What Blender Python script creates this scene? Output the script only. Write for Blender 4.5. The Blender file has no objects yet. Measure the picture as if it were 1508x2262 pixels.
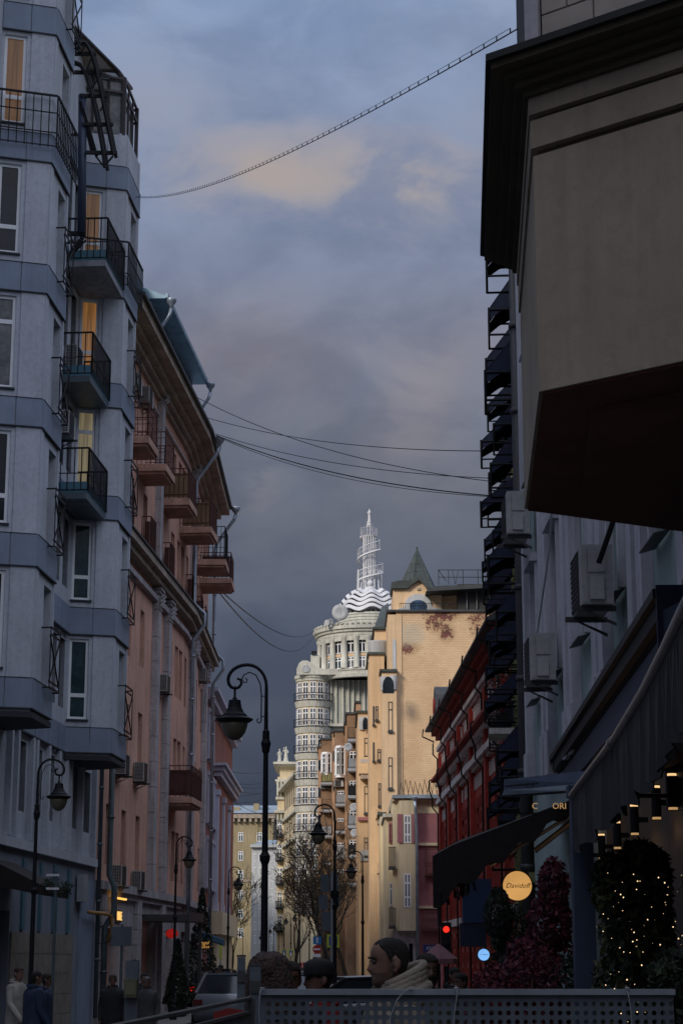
import bpy, bmesh, math, random
from math import sin, cos, tan, atan, atan2, pi, radians, sqrt, exp
from mathutils import Vector, Matrix, Euler
random.seed(7)
S = bpy.context.scene
COL = S.collection
# ------------------------------------------------------------------ camera
CAMZ = 1.85; FPX = 4200.0; PIT = atan(987/FPX)
cd = bpy.data.cameras.new('camera'); cam = bpy.data.objects.new('camera', cd); COL.objects.link(cam)
cam.location = (0, 0, CAMZ); cam.rotation_euler = (pi/2+PIT, 0, 0)
cd.sensor_fit = 'VERTICAL'; cd.sensor_height = 36; cd.sensor_width = 24; cd.lens = FPX/2262*36
cd.clip_start = 0.1; cd.clip_end = 3000
S.camera = cam
# ------------------------------------------------------------------ world: dusk cloud deck over a Nishita sky
SUN_EL = radians(30); SUN_AZ = radians(38)        # light travels towards +Y and a little +X
W = bpy.data.worlds.new('World'); S.world = W; W.use_nodes = True
nt = W.node_tree; nt.nodes.clear()
def N(t, **k):
    n = nt.nodes.new(t)
    for a, b in k.items(): setattr(n, a, b)
    return n
def L(a, b): nt.links.new(a, b)
def M2(op, a, b=None, clamp=False):
    n = N('ShaderNodeMath', operation=op); n.use_clamp = clamp
    for i, v in enumerate((a, b)):
        if v is None: continue
        if isinstance(v, (int, float)): n.inputs[i].default_value = v
        else: L(v, n.inputs[i])
    return n.outputs[0]
def ramp(fac, stops, interp='EASE'):
    r = N('ShaderNodeValToRGB'); r.color_ramp.interpolation = interp
    e = r.color_ramp.elements
    while len(e) < len(stops): e.new(0.5)
    for i, (p, c) in enumerate(stops):
        e[i].position = p; e[i].color = (*c, 1) if len(c) == 3 else c
    L(fac, r.inputs[0]); return r.outputs[0]
def mixc(f, a, b, mode='MIX'):
    m = N('ShaderNodeMix', data_type='RGBA', blend_type=mode)
    for s, v in ((0, f), (6, a), (7, b)):
        if isinstance(v, (int, float)): m.inputs[s].default_value = v
        elif isinstance(v, tuple): m.inputs[s].default_value = (*v, 1)
        else: L(v, m.inputs[s])
    return m.outputs[2]
tc = N('ShaderNodeTexCoord'); sep = N('ShaderNodeSeparateXYZ'); L(tc.outputs['Generated'], sep.inputs[0])
# noise stretched sideways, sampled on the direction
mp = N('ShaderNodeMapping'); mp.inputs['Scale'].default_value = (3.2, 3.2, 5.5); mp.inputs['Location'].default_value = (.3, .1, .7)
L(tc.outputs['Generated'], mp.inputs[0])
n1 = N('ShaderNodeTexNoise'); n1.inputs['Scale'].default_value = 1.3; n1.inputs['Detail'].default_value = 6; n1.inputs['Roughness'].default_value = .52; n1.inputs['Distortion'].default_value = .35
L(mp.outputs[0], n1.inputs[0])
n2 = N('ShaderNodeTexNoise'); n2.inputs['Scale'].default_value = 4.5; n2.inputs['Detail'].default_value = 7; n2.inputs['Roughness'].default_value = .55; n2.inputs['Distortion'].default_value = .3
L(mp.outputs[0], n2.inputs[0])
zz = M2('ADD', sep.outputs[2], M2('MULTIPLY', M2('SUBTRACT', n1.outputs[0], .5), .07))
base = ramp(zz, [(0.0, (.040,.055,.095)), (.10, (.048,.066,.112)), (.19, (.072,.100,.165)), (.25, (.130,.158,.225)), (.31, (.190,.205,.275)),
                 (.36, (.205,.250,.370)), (.42, (.225,.285,.43)), (.48, (.235,.325,.51)), (.75, (.66,.80,1.08)), (1.0, (.80,.94,1.24))], 'LINEAR')
# greyer mauve veil patches
veil = ramp(n1.outputs[0], [(.42, (0,0,0)), (.62, (1,1,1))])
base = mixc(M2('MULTIPLY', veil, .7), base, mixc(1.0, base, (1.16, .98, .84), 'MULTIPLY'))
fine = ramp(n2.outputs[0], [(.33, (.86,.87,.89)), (.66, (1.14,1.12,1.09))])
base = mixc(1.0, base, fine, 'MULTIPLY')
def blob(px, py, rx, rz, dist=.16):
    d = Vector(((px-754)/FPX, cos(PIT)-(1131-py)/FPX*sin(PIT), sin(PIT)+(1131-py)/FPX*cos(PIT))).normalized()
    dx = M2('SUBTRACT', M2('DIVIDE', sep.outputs[0], M2('MAXIMUM', sep.outputs[1], .05)), d.x/d.y)
    dz = M2('SUBTRACT', M2('DIVIDE', sep.outputs[2], M2('MAXIMUM', sep.outputs[1], .05)), d.z/d.y)
    dx = M2('ADD', dx, M2('MULTIPLY', M2('SUBTRACT', n2.outputs[0], .5), dist))
    dz = M2('ADD', dz, M2('MULTIPLY', M2('SUBTRACT', n1.outputs[0], .5), dist*.6))
    a = M2('DIVIDE', dx, rx); b = M2('DIVIDE', dz, rz)
    r = M2('SQRT', M2('ADD', M2('MULTIPLY', a, a), M2('MULTIPLY', b, b)))
    return M2('MULTIPLY', ramp(M2('SUBTRACT', 1.0, r, True), [(0, (0,0,0)), (.45, (.35,.35,.35)), (1.0, (1,1,1))]), ramp(n2.outputs[0], [(.38, (.12,.12,.12)), (.62, (1.15,1.15,1.15))]))
WARM = (.415, .36, .34)
for px, py, rx, rz, k in ((660,420,.080,.048,.78), (910,440,.085,.050,.85), (780,410,.13,.045,.5), (400,250,.09,.06,.22), (1010,830,.05,.05,.22), (580,1045,.03,.018,.28)):
    base = mixc(M2('MULTIPLY', blob(px, py, rx, rz), k), base, WARM)
# brighter dusk glow in the west, behind the camera, a smooth cloudy half of the sky
west = ramp(M2('MULTIPLY', sep.outputs[1], -1.0), [(-.0, (0,0,0)), (.9, (1,1,1))])
west = M2('MULTIPLY', west, ramp(sep.outputs[2], [(.12, (.05,.05,.05)), (.55, (1,1,1))]))
base = mixc(M2('MULTIPLY', west, .9), base, (1.05, 1.10, 1.28))
low = ramp(sep.outputs[2], [(-.0, (1,1,1)), (.02, (0,0,0))])
base = mixc(low, base, (.05,.055,.07))
sky = N('ShaderNodeTexSky', sky_type='NISHITA'); sky.sun_disc = False; sky.sun_elevation = SUN_EL
sky.sun_rotation = pi+SUN_AZ; sky.air_density = 1.5; sky.dust_density = 3
bg1 = N('ShaderNodeBackground'); bg1.inputs[1].default_value = .1
L(mixc(.985, sky.outputs[0], mixc(1.0, base, (10.0,10.0,10.0), 'MULTIPLY')), bg1.inputs[0])
wo = N('ShaderNodeOutputWorld'); L(bg1.outputs[0], wo.inputs[0])
# ------------------------------------------------------------------ sun: low, broad, veiled by cloud
sd = bpy.data.lights.new('sun', 'SUN'); sd.energy = 2.7; sd.angle = radians(14); sd.color = (1.0, .89, .75)
sun = bpy.data.objects.new('sun', sd); COL.objects.link(sun)
dv = Vector((sin(SUN_AZ)*cos(SUN_EL), cos(SUN_AZ)*cos(SUN_EL), -sin(SUN_EL)))
sun.rotation_euler = dv.to_track_quat('-Z', 'Y').to_euler()
S.view_settings.view_transform = 'Standard'; S.view_settings.look = 'None'
S.view_settings.exposure = 0; S.view_settings.gamma = 1; S.view_settings.use_curve_mapping = False
# ------------------------------------------------------------------ measuring helpers
def ray(px, py):
    a = (px-754)/FPX; b = (1131-py)/FPX
    return Vector((a, cos(PIT)-b*sin(PIT), sin(PIT)+b*cos(PIT)))
def at(px, py, Y):
    r = ray(px, py); t = Y/r.y
    return Vector((r.x*t, Y, CAMZ+r.z*t))
def zat(py, Y): return at(754, py, Y).z
def xat(px, py, Y): return at(px, py, Y).x
# ------------------------------------------------------------------ materials
MATS = {}
def mat(name, col, rough=.8, metal=0, var=.18, scale=1.5, bump=.0, bscale=40, emit=0, streak=0, coat=0, col2=None, spec=.5, dirt=0):
    if name in MATS: return MATS[name]
    m = bpy.data.materials.new(name); m.use_nodes = True; MATS[name] = m
    t = m.node_tree; n = t.nodes; b = n['Principled BSDF']
    b.inputs['Roughness'].default_value = rough; b.inputs['Metallic'].default_value = metal
    b.inputs['Specular IOR Level'].default_value = spec
    if coat: b.inputs['Coat Weight'].default_value = coat
    if emit:
        b.inputs['Base Color'].default_value = (*[c*.3 for c in col], 1)
        b.inputs['Emission Color'].default_value = (*col, 1); b.inputs['Emission Strength'].default_value = emit
        tcn = n.new('ShaderNodeTexCoord'); mpn = n.new('ShaderNodeMapping'); mpn.inputs['Scale'].default_value = (22, 22, .7) if 'curtain' in name or 'blind' in name else (3, 3, 3)
        ns = n.new('ShaderNodeTexNoise'); ns.inputs['Scale'].default_value = 1; ns.inputs['Detail'].default_value = 4
        t.links.new(tcn.outputs['Object'], mpn.inputs[0]); t.links.new(mpn.outputs[0], ns.inputs[0])
        rr = n.new('ShaderNodeValToRGB'); ee = rr.color_ramp.elements; k = .45 if mpn.inputs['Scale'].default_value[0] > 9 else .75
        ee[0].position = .35; ee[0].color = (*[c*k for c in col], 1); ee[1].position = .62; ee[1].color = (*col, 1)
        t.links.new(ns.outputs[0], rr.inputs[0]); t.links.new(rr.outputs[0], b.inputs['Emission Color'])
        return m
    tcn = n.new('ShaderNodeTexCoord'); crd = tcn.outputs['Object']
    ns = n.new('ShaderNodeTexNoise'); ns.inputs['Scale'].default_value = scale; ns.inputs['Detail'].default_value = 8; ns.inputs['Roughness'].default_value = .62
    t.links.new(crd, ns.inputs[0])
    r = n.new('ShaderNodeValToRGB'); e = r.color_ramp.elements
    c2 = col2 or tuple(c*(1-var*1.6) for c in col)
    e[0].position = .34; e[0].color = (*c2, 1); e[1].position = .66; e[1].color = (*[min(1, c*(1+var*.6)) for c in col], 1)
    t.links.new(ns.outputs[0], r.inputs[0]); out = r.outputs[0]
    def mul(out, fac_out, lo, p0, p1):
        rr = n.new('ShaderNodeValToRGB'); ee = rr.color_ramp.elements
        ee[0].position = p0; ee[0].color = (lo, lo, lo*1.02, 1); ee[1].position = p1; ee[1].color = (1,1,1,1)
        t.links.new(fac_out, rr.inputs[0])
        mx = n.new('ShaderNodeMix'); mx.data_type = 'RGBA'; mx.blend_type = 'MULTIPLY'; mx.inputs[0].default_value = 1
        t.links.new(out, mx.inputs[6]); t.links.new(rr.outputs[0], mx.inputs[7]); return mx.outputs[2]
    if streak:
        mpn = n.new('ShaderNodeMapping'); mpn.inputs['Scale'].default_value = (3.0, 3.0, .22)
        t.links.new(crd, mpn.inputs[0])
        n3 = n.new('ShaderNodeTexNoise'); n3.inputs['Scale'].default_value = 1.6; n3.inputs['Detail'].default_value = 7; n3.inputs['Roughness'].default_value = .65
        t.links.new(mpn.outputs[0], n3.inputs[0]); out = mul(out, n3.outputs[0], 1-streak, .36, .58)
    if dirt:
        n4 = n.new('ShaderNodeTexNoise'); n4.inputs['Scale'].default_value = 9; n4.inputs['Detail'].default_value = 9; n4.inputs['Roughness'].default_value = .7
        t.links.new(crd, n4.inputs[0]); out = mul(out, n4.outputs[0], 1-dirt, .36, .52)
    t.links.new(out, b.inputs['Base Color'])
    if bump:
        nb = n.new('ShaderNodeTexNoise'); nb.inputs['Scale'].default_value = bscale; nb.inputs['Detail'].default_value = 5
        t.links.new(crd, nb.inputs[0])
        bp = n.new('ShaderNodeBump'); bp.inputs['Strength'].default_value = bump; bp.inputs['Distance'].default_value = .02
        t.links.new(nb.outputs[0], bp.inputs['Height']); t.links.new(bp.outputs[0], b.inputs['Normal'])
    return m
G = {}
G['grey'] = mat('grey_plaster', (.50,.53,.60), .85, var=.08, scale=.9, bump=.2, streak=.12, dirt=.16)
G['greyd'] = mat('grey_plaster_dark', (.33,.345,.39), .85, var=.14, scale=.9, bump=.3, streak=.3, dirt=.15)  # darker, streakier grey for the cores and the top balcony slab
G['blue'] = mat('slate_blue_panel', (.225,.275,.37), .7, var=.10, scale=1.2, bump=.15, streak=.10)
G['teal'] = mat('teal_panel', (.06,.16,.22), .6, var=.15, scale=1.2)
G['joint'] = mat('dark_joint', (.03,.035,.045), .8)
G['bronze'] = mat('bronze_frame', (.045,.035,.038), .5, var=.1)
G['iron'] = mat('black_iron', (.007,.008,.011), .6, var=.1, spec=.25)
G['navy'] = mat('navy_steel', (.03,.045,.09), .5, var=.1)
G['white'] = mat('white_frame', (.78,.80,.84), .5, var=.06)
G['frameg'] = mat('grey_frame', (.30,.32,.35), .5, var=.08)
G['framed'] = mat('dark_frame', (.05,.05,.055), .5, var=.08)
def glass(name, c, c2, rough=.06, scale=.8):
    return mat(name, c, rough, var=.4, scale=scale, col2=c2, spec=.32)
G['glass'] = glass('dark_glass', (.020,.026,.034), (.006,.009,.012))
G['glass2'] = glass('curtained_glass', (.17,.175,.18), (.05,.06,.07), scale=2.5)
G['glass3'] = glass('teal_glass', (.04,.07,.08), (.012,.03,.032), scale=1.5)
G['glasswarm'] = mat('lit_curtain_glass', (.40,.18,.055), .3, emit=.52)
G['glassamb'] = mat('dim_amber_blind_glass', (.30,.15,.06), .3, emit=.30)  # curtained panes; their reflected sunset is put in as faint emission
G['glasswarm2'] = mat('lit_curtain_glass_pale', (.34,.28,.16), .3, emit=.5)
G['pink'] = mat('salmon_plaster', (.72,.405,.305), .88, var=.12, scale=.7, bump=.3, streak=.28, dirt=.16)
G['pinkw'] = mat('pale_stone_trim', (.46,.43,.45), .85, var=.14, scale=1.1, bump=.3, streak=.35, dirt=.2)
G['soffit'] = mat('brown_soffit', (.42,.355,.29), .9, var=.22, scale=1.2, bump=.3, streak=.25, dirt=.25)
G['slab'] = mat('balcony_slab', (.52,.31,.24), .9, var=.2, scale=2, dirt=.25)
G['rustred'] = mat('dark_red_railing', (.085,.022,.018), .6, var=.25, scale=5)
G['zinc'] = mat('zinc_pipe', (.30,.35,.42), .4, metal=.6, var=.2, scale=3)
G['pipe_g'] = mat('green_grey_pipe', (.09,.12,.14), .5, metal=.2, var=.2, scale=3)
G['roofblue'] = mat('blue_sheet_roof', (.20,.31,.39), .45, metal=.35, var=.2, scale=1.5)
G['roofdark'] = mat('dark_sheet_roof', (.035,.04,.045), .6, var=.2, scale=1.5)
G['roofgreen'] = mat('green_copper_roof', (.045,.062,.058), .6, var=.3, scale=1.2, streak=.3)
G['roofgrey'] = mat('grey_sheet_roof', (.26,.32,.38), .5, metal=.2, var=.2, scale=.6)
G['acw'] = mat('ac_casing', (.42,.42,.41), .5, var=.12, scale=3, dirt=.2)
G['acd'] = mat('ac_grille', (.03,.032,.035), .6)
G['orange'] = mat('apricot_plaster', (.66,.475,.29), .88, var=.08, scale=.35, bump=.2, streak=.14, dirt=.08)
G['cream'] = mat('cream_plaster', (.66,.56,.38), .88, var=.08, scale=.4, bump=.2, streak=.2)
G['creamw'] = mat('pale_cream_stone', (.56,.56,.50), .85, var=.14, scale=.5, streak=.3)
G['creamg'] = mat('sage_cream_wall', (.41,.43,.38), .88, var=.1, scale=.4, streak=.2)
G['mauve'] = mat('mauve_brick', (.33,.14,.155), .9, var=.15, scale=1, bump=.6, bscale=12)
G['brown'] = mat('brown_brick', (.24,.15,.09), .9, var=.2, scale=.8, bump=.6, bscale=8, dirt=.2)
G['brownl'] = mat('tan_brick', (.42,.25,.15), .9, var=.15, scale=.8, bump=.5, bscale=8)
G['redb'] = mat('red_brick', (.40,.042,.026), .85, var=.25, scale=1.2, bump=.5, bscale=10, dirt=.2)
G['redd'] = mat('deep_red_brick', (.32,.03,.02), .85, var=.3, scale=2, bump=.5, bscale=10)
G['stonew'] = mat('white_stone_trim', (.78,.75,.74), .85, var=.2, scale=1.5, streak=.35)
G['yellow'] = mat('yellow_plaster_far', (.33,.275,.165), .9, var=.1, scale=.2, streak=.25)
G['whitef'] = mat('white_plaster_far', (.46,.48,.50), .9, var=.1, scale=.2, streak=.2)
G['purew'] = mat('white_painted_metal', (.56,.57,.60), .5, var=.05)
G['brick2'] = mat('brick_red_plaster', (.27,.095,.075), .88, var=.15, scale=.8, streak=.2)
G['lilac'] = mat('lilac_white_pilaster', (.50,.50,.60), .85, var=.1, scale=.8, streak=.15)
G['beige'] = mat('beige_render', (.43,.36,.275), .9, var=.10, scale=.9, bump=.08, bscale=60, streak=.13, dirt=.10)
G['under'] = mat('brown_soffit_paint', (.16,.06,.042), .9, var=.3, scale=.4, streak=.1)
G['olive'] = mat('olive_cornice', (.085,.07,.045), .85, var=.2, scale=1)
G['tilew'] = mat('beige_wall_tile', (.42,.37,.32), .7, var=.15, scale=2)
G['mint'] = mat('mint_plaster', (.40,.50,.485), .88, var=.12, scale=.8, streak=.2)
G['greyw'] = mat('lilac_grey_plaster', (.60,.585,.64), .88, var=.1, scale=.8, streak=.2, dirt=.12)
G['oliveb'] = mat('yellow_green_rustication', (.30,.29,.13), .88, var=.2, scale=.9, streak=.3)
G['awnblue'] = mat('navy_canvas', (.014,.024,.06), .8, var=.25, scale=4)
G['awnblack'] = mat('black_canvas', (.012,.007,.008), .85, var=.3, scale=6)
G['awngrey'] = mat('charcoal_striped_canvas', (.026,.025,.030), .8, var=.3, scale=5)
G['char'] = mat('charcoal_moulding', (.018,.017,.017), .6, var=.2, scale=3)
G['shopblue'] = mat('blue_grey_paint', (.05,.072,.125), .6, var=.12, scale=2)
G['steel'] = mat('brushed_tube', (.35,.34,.36), .35, metal=.8, var=.15, scale=6)
G['barrier'] = mat('barrier_grey_paint', (.11,.135,.17), .5, var=.12, scale=4, dirt=.18, bump=.15)
G['barrierd'] = mat('barrier_dark_steel', (.07,.075,.08), .5, metal=.3, var=.2, scale=5, dirt=.2)
G['tile'] = mat('beige_stone_tile', (.24,.22,.19), .6, var=.2, scale=2.5, dirt=.15)
G['asphalt'] = mat('asphalt', (.05,.05,.055), .85, var=.2, scale=3, bump=.4)
G['paving'] = mat('paving_stone', (.16,.155,.15), .85, var=.2, scale=3)
G['paint'] = mat('white_road_paint', (.7,.7,.7), .7)
G['globe'] = mat('opal_globe', (.135,.12,.08), .35, var=.08, scale=3)
G['signback'] = mat('sign_back_grey', (.085,.105,.135), .5, var=.1, scale=3)
G['shopgrey'] = mat('blue_grey_shop_wall', (.20,.23,.29), .8, var=.12, scale=1, streak=.2)
G['hole'] = mat('dark_interior', (.006,.006,.008), .9)
G['cable'] = mat('cable_black', (.012,.012,.014), .6)
G['tie'] = mat('white_cable_tie', (.35,.36,.38), .5)
# brick side wall of the apricot house: painted brick, spalled patches near the top
def brickwall():
    m = bpy.data.materials.new('painted_brick_side_wall'); m.use_nodes = True; t = m.node_tree; n = t.nodes; b = n['Principled BSDF']
    b.inputs['Roughness'].default_value = .9
    def nn(ty, **k):
        q = n.new(ty)
        for a, c in k.items(): setattr(q, a, c)
        return q
    tcn = nn('ShaderNodeTexCoord'); mpn = nn('ShaderNodeMapping'); mpn.inputs['Rotation'].default_value = (pi/2, 0, 0)
    t.links.new(tcn.outputs['Object'], mpn.inputs[0])
    br = nn('ShaderNodeTexBrick'); br.inputs['Scale'].default_value = 1; br.inputs['Brick Width'].default_value = .30; br.inputs['Row Height'].default_value = .10
    br.inputs['Mortar Size'].default_value = .012; br.inputs['Mortar Smooth'].default_value = .5
    br.inputs['Color1'].default_value = (.68,.50,.315,1); br.inputs['Color2'].default_value = (.63,.455,.28,1); br.inputs['Mortar'].default_value = (.56,.39,.235,1)
    t.links.new(mpn.outputs[0], br.inputs[0])
    def noise(s, d=8, r=.65):
        q = nn('ShaderNodeTexNoise'); q.inputs['Scale'].default_value = s; q.inputs['Detail'].default_value = d; q.inputs['Roughness'].default_value = r
        t.links.new(tcn.outputs['Object'], q.inputs[0]); return q.outputs[0]
    def rmp(f, st):
        q = nn('ShaderNodeValToRGB'); e = q.color_ramp.elements
        while len(e) < len(st): e.new(.5)
        for i, (p, c) in enumerate(st): e[i].position = p; e[i].color = (*c, 1)
        t.links.new(f, q.inputs[0]); return q.outputs[0]
    def mx(f, a, c, mode='MIX'):
        q = nn('ShaderNodeMix'); q.data_type = 'RGBA'; q.blend_type = mode
        for s, v in ((0, f), (6, a), (7, c)):
            if isinstance(v, (int, float)): q.inputs[s].default_value = v
            elif isinstance(v, tuple): q.inputs[s].default_value = (*v, 1)
            else: t.links.new(v, q.inputs[s])
        return q.outputs[2]
    def ma(op, a, c, cl=False):
        q = nn('ShaderNodeMath', operation=op); q.use_clamp = cl
        for i, v in enumerate((a, c)):
            if isinstance(v, (int, float)): q.inputs[i].default_value = v
            else: t.links.new(v, q.inputs[i])
        return q.outputs[0]
    out = mx(.8, br.outputs[0], rmp(noise(.35), [(.3, (.72,.66,.60)), (.62, (1,1,1))]), 'MULTIPLY')
    sp = nn('ShaderNodeSeparateXYZ'); t.links.new(tcn.outputs['Object'], sp.inputs[0])
    big = noise(1.3); sm = noise(4.2, 10, .75)
    def patch(x, z, rx, rz):
        a = ma('DIVIDE', ma('SUBTRACT', sp.outputs[0], x), rx); c = ma('DIVIDE', ma('SUBTRACT', sp.outputs[2], z), rz)
        return ma('SUBTRACT', 1.0, ma('SQRT', ma('ADD', ma('MULTIPLY', a, a), ma('MULTIPLY', c, c)), 0), True)
    tot = None
    for x, z, rx, rz in PATCHES:
        p = patch(x, z, rx, rz); tot = p if tot is None else ma('MAXIMUM', tot, p)
    f = ma('MULTIPLY', tot, 1.0)
    f2 = ma('ADD', ma('MULTIPLY', f, .26), ma('ADD', ma('MULTIPLY', sm, .95), ma('MULTIPLY', big, .25)))
    grime = rmp(ma('ADD', ma('MULTIPLY', f, .8), ma('MULTIPLY', big, .5)), [(.35, (1,1,1)), (.9, (.62,.56,.50))])
    out = mx(1.0, out, grime, 'MULTIPLY')
    spall = rmp(f2, [(.76, (0,0,0)), (.79, (1,1,1))])
    out = mx(spall, out, rmp(sm, [(.4, (.05,.03,.025)), (.6, (.20,.07,.06))]))
    gp = patch(GPATCH[0], GPATCH[1], 1.5, 1.3)
    gm = rmp(ma('ADD', ma('MULTIPLY', gp, .9), ma('MULTIPLY', big, .6)), [(.62, (0,0,0)), (.85, (.55,.55,.55))])
    out = mx(gm, out, (.42,.40,.33))
    t.links.new(out, b.inputs['Base Color'])
    bp = nn('ShaderNodeBump'); bp.inputs['Strength'].default_value = .6; bp.inputs['Distance'].default_value = .03
    t.links.new(ma('ADD', br.outputs[1], ma('MULTIPLY', spall, 1.5)), bp.inputs['Height']); bp.invert = True
    t.links.new(bp.outputs[0], b.inputs['Normal'])
    return m
# ------------------------------------------------------------------ mesh builder
class MB:
    def __init__(s, T=None): s.v = []; s.f = []; s.m = []; s.T = T
    def add(s, pts):
        i = len(s.v); s.v += [tuple(s.T(*p)) if s.T else tuple(p) for p in pts]; return i
    def face(s, ix, m=0): s.f.append(tuple(ix)); s.m.append(m)
    def quad(s, a, b, c, d, m=0): i = s.add([a, b, c, d]); s.face((i, i+1, i+2, i+3), m)
    def hexa(s, p, m=0):
        i = s.add(p)
        for q in ((0,3,2,1),(4,5,6,7),(0,1,5,4),(1,2,6,5),(2,3,7,6),(3,0,4,7)): s.face([i+k for k in q], m)
        return s
    def box(s, x0, x1, y0, y1, z0, z1, m=0):
        return s.hexa([(x0,y0,z0),(x1,y0,z0),(x1,y1,z0),(x0,y1,z0),(x0,y0,z1),(x1,y0,z1),(x1,y1,z1),(x0,y1,z1)], m)
    def prism(s, pts, vec, m=0):
        k = len(pts); v = Vector(vec); i = s.add(list(pts)+[tuple(Vector(p)+v) for p in pts])
        s.face(range(i, i+k), m); s.face(range(i+2*k-1, i+k-1, -1), m)
        for j in range(k): s.face((i+j, i+(j+1) % k, i+k+(j+1) % k, i+k+j), m)
        return s
    def zprism(s, poly, z0, z1, m=0): return s.prism([(x, y, z0) for x, y in poly], (0, 0, z1-z0), m)
    def tube(s, pts, r, n=6, m=0):
        pts = [Vector(p) for p in pts]
        if len(pts) < 2: return s
        rr = r if isinstance(r, (list, tuple)) else [r]*len(pts)
        t0 = (pts[1]-pts[0]).normalized(); up = Vector((0,0,1)) if abs(t0.z) < .9 else Vector((1,0,0))
        nx = t0.cross(up).normalized(); i0 = None; first = None
        for k, p in enumerate(pts):
            t = ((pts[min(k+1, len(pts)-1)]-pts[max(k-1, 0)])).normalized()
            nx = (nx - t*nx.dot(t)).normalized(); ny = t.cross(nx)
            i = s.add([tuple(p+(nx*cos(2*pi*(j+.5)/n)+ny*sin(2*pi*(j+.5)/n))*rr[k]) for j in range(n)])
            if i0 is not None:
                for j in range(n): s.face((i0+j, i0+(j+1) % n, i+(j+1) % n, i+j), m)
            else: first = i
            i0 = i
        s.face(range(first+n-1, first-1, -1), m); s.face(range(i0, i0+n), m)
        return s
    def lathe(s, prof, c=(0,0,0), n=12, m=0):
        i0 = None
        for r, z in prof:
            r = max(r, .0005)
            i = s.add([(c[0]+r*cos(2*pi*j/n), c[1]+r*sin(2*pi*j/n), c[2]+z) for j in range(n)])
            if i0 is not None:
                for j in range(n): s.face((i0+j, i0+(j+1) % n, i+(j+1) % n, i+j), m)
            else: s.face(range(i+n-1, i-1, -1), m)
            i0 = i
        s.face(range(i0, i0+n), m); return s
    def ball(s, c, r, n=10, m=0, sz=1):
        k = max(4, n//2)
        return s.lathe([(r*sin(pi*j/k), -r*sz*cos(pi*j/k)) for j in range(k+1)], c, n, m)
    def mesh(s, name, mats, smooth=False, fix=True):
        me = bpy.data.meshes.new(name); me.from_pydata(s.v, [], s.f)
        for q in (mats if isinstance(mats, (list, tuple)) else [mats]): me.materials.append(q)
        me.polygons.foreach_set('material_index', s.m)
        if fix:
            b = bmesh.new(); b.from_mesh(me); bmesh.ops.recalc_face_normals(b, faces=b.faces); b.to_mesh(me); b.free()
        if smooth: me.shade_smooth()
        me.update(); return me
def link(name, me, parent=None, loc=(0,0,0), rz=0):
    o = bpy.data.objects.new(name, me); COL.objects.link(o); o.parent = parent; o.location = loc; o.rotation_euler = (0,0,rz)
    return o
def tag(o, label=None, cat=None, group=None, kind=None):
    for k, v in (('label', label), ('category', cat), ('group', group), ('kind', kind)):
        if v: o[k] = v
    return o
def thing(name, label, cat, loc=(0,0,0), rz=0, group=None):
    return tag(link(name, None, None, loc, rz), label, cat, group)
def struct(name, mb, m): return tag(link(name, mb.mesh(name, m)), kind='structure')
def copy_tree(o, parent=None):
    c = o.copy(); COL.objects.link(c); c.parent = parent
    for ch in list(o.children): copy_tree(ch, c)
    return c
class Bld:
    """a building: an Empty at its base; frame x along the facade, -y outward, or plain world axes"""
    def __init__(s, name, label, cat, loc, rz=0, world=False, group=None):
        s.root = thing(name, label, cat, loc, rz, group); s.loc = Vector(loc); s.rz = rz; s.world = world
        s.off = -s.loc if world else Vector((0,0,0))
    def put(s, name, mb, m, parent=None, smooth=False, label=None):
        me = mb.mesh(name, m, smooth)
        o = link(name, me, parent or s.root, s.off if parent is None else (0,0,0))
        if label: o['label'] = label
        return o
    def hit(s, px, py, w=0):      # pixel -> (u, z) on the facade plane at outward offset w
        r = ray(px, py); e = Vector((cos(s.rz), sin(s.rz), 0)); nn_ = Vector((sin(s.rz), -cos(s.rz), 0))
        p0 = Vector((s.loc.x, s.loc.y, 0))+nn_*w; c = Vector((0,0,CAMZ))
        t = (p0-c).dot(nn_)/r.dot(nn_); p = c+r*t
        return (p-p0).dot(e), p.z
class Face:
    """a vertical wall plane inside a building: origin, direction angle; d is depth inward"""
    def __init__(s, b, ox, oy, ang=0):
        s.b = b; s.o = Vector((ox, oy, 0)); s.ang = ang; s.e = Vector((cos(ang), sin(ang), 0)); s.n = Vector((-sin(ang), cos(ang), 0))
    def T(s, a, d, z): return s.o+s.e*a+s.n*d+Vector((0,0,z))
    def mb(s): return MB(s.T)
def wallh(mb, a0, a1, z0, z1, holes, depth=.22, m=0, mr=None, d0=0):
    mr = m if mr is None else mr
    xs = sorted({a0, a1} | {max(a0, min(a1, h[k])) for h in holes for k in (0, 1)})
    zs = sorted({z0, z1} | {max(z0, min(z1, h[k])) for h in holes for k in (2, 3)})
    for i in range(len(xs)-1):
        for j in range(len(zs)-1):
            cx = (xs[i]+xs[i+1])/2; cz = (zs[j]+zs[j+1])/2
            if any(h[0] < cx < h[1] and h[2] < cz < h[3] for h in holes): continue
            mb.quad((xs[i],d0,zs[j]), (xs[i+1],d0,zs[j]), (xs[i+1],d0,zs[j+1]), (xs[i],d0,zs[j+1]), m)
    for h in holes:
        A, B, C, D = h[:4]
        mb.quad((A,d0,C),(A,d0,D),(A,d0+depth,D),(A,d0+depth,C), mr); mb.quad((B,d0,C),(B,d0+depth,C),(B,d0+depth,D),(B,d0,D), mr)
        mb.quad((A,d0,C),(A,d0+depth,C),(B,d0+depth,C),(B,d0,C), mr); mb.quad((A,d0,D),(B,d0,D),(B,d0+depth,D),(A,d0+depth,D), mr)
CACHE = {}
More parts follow.
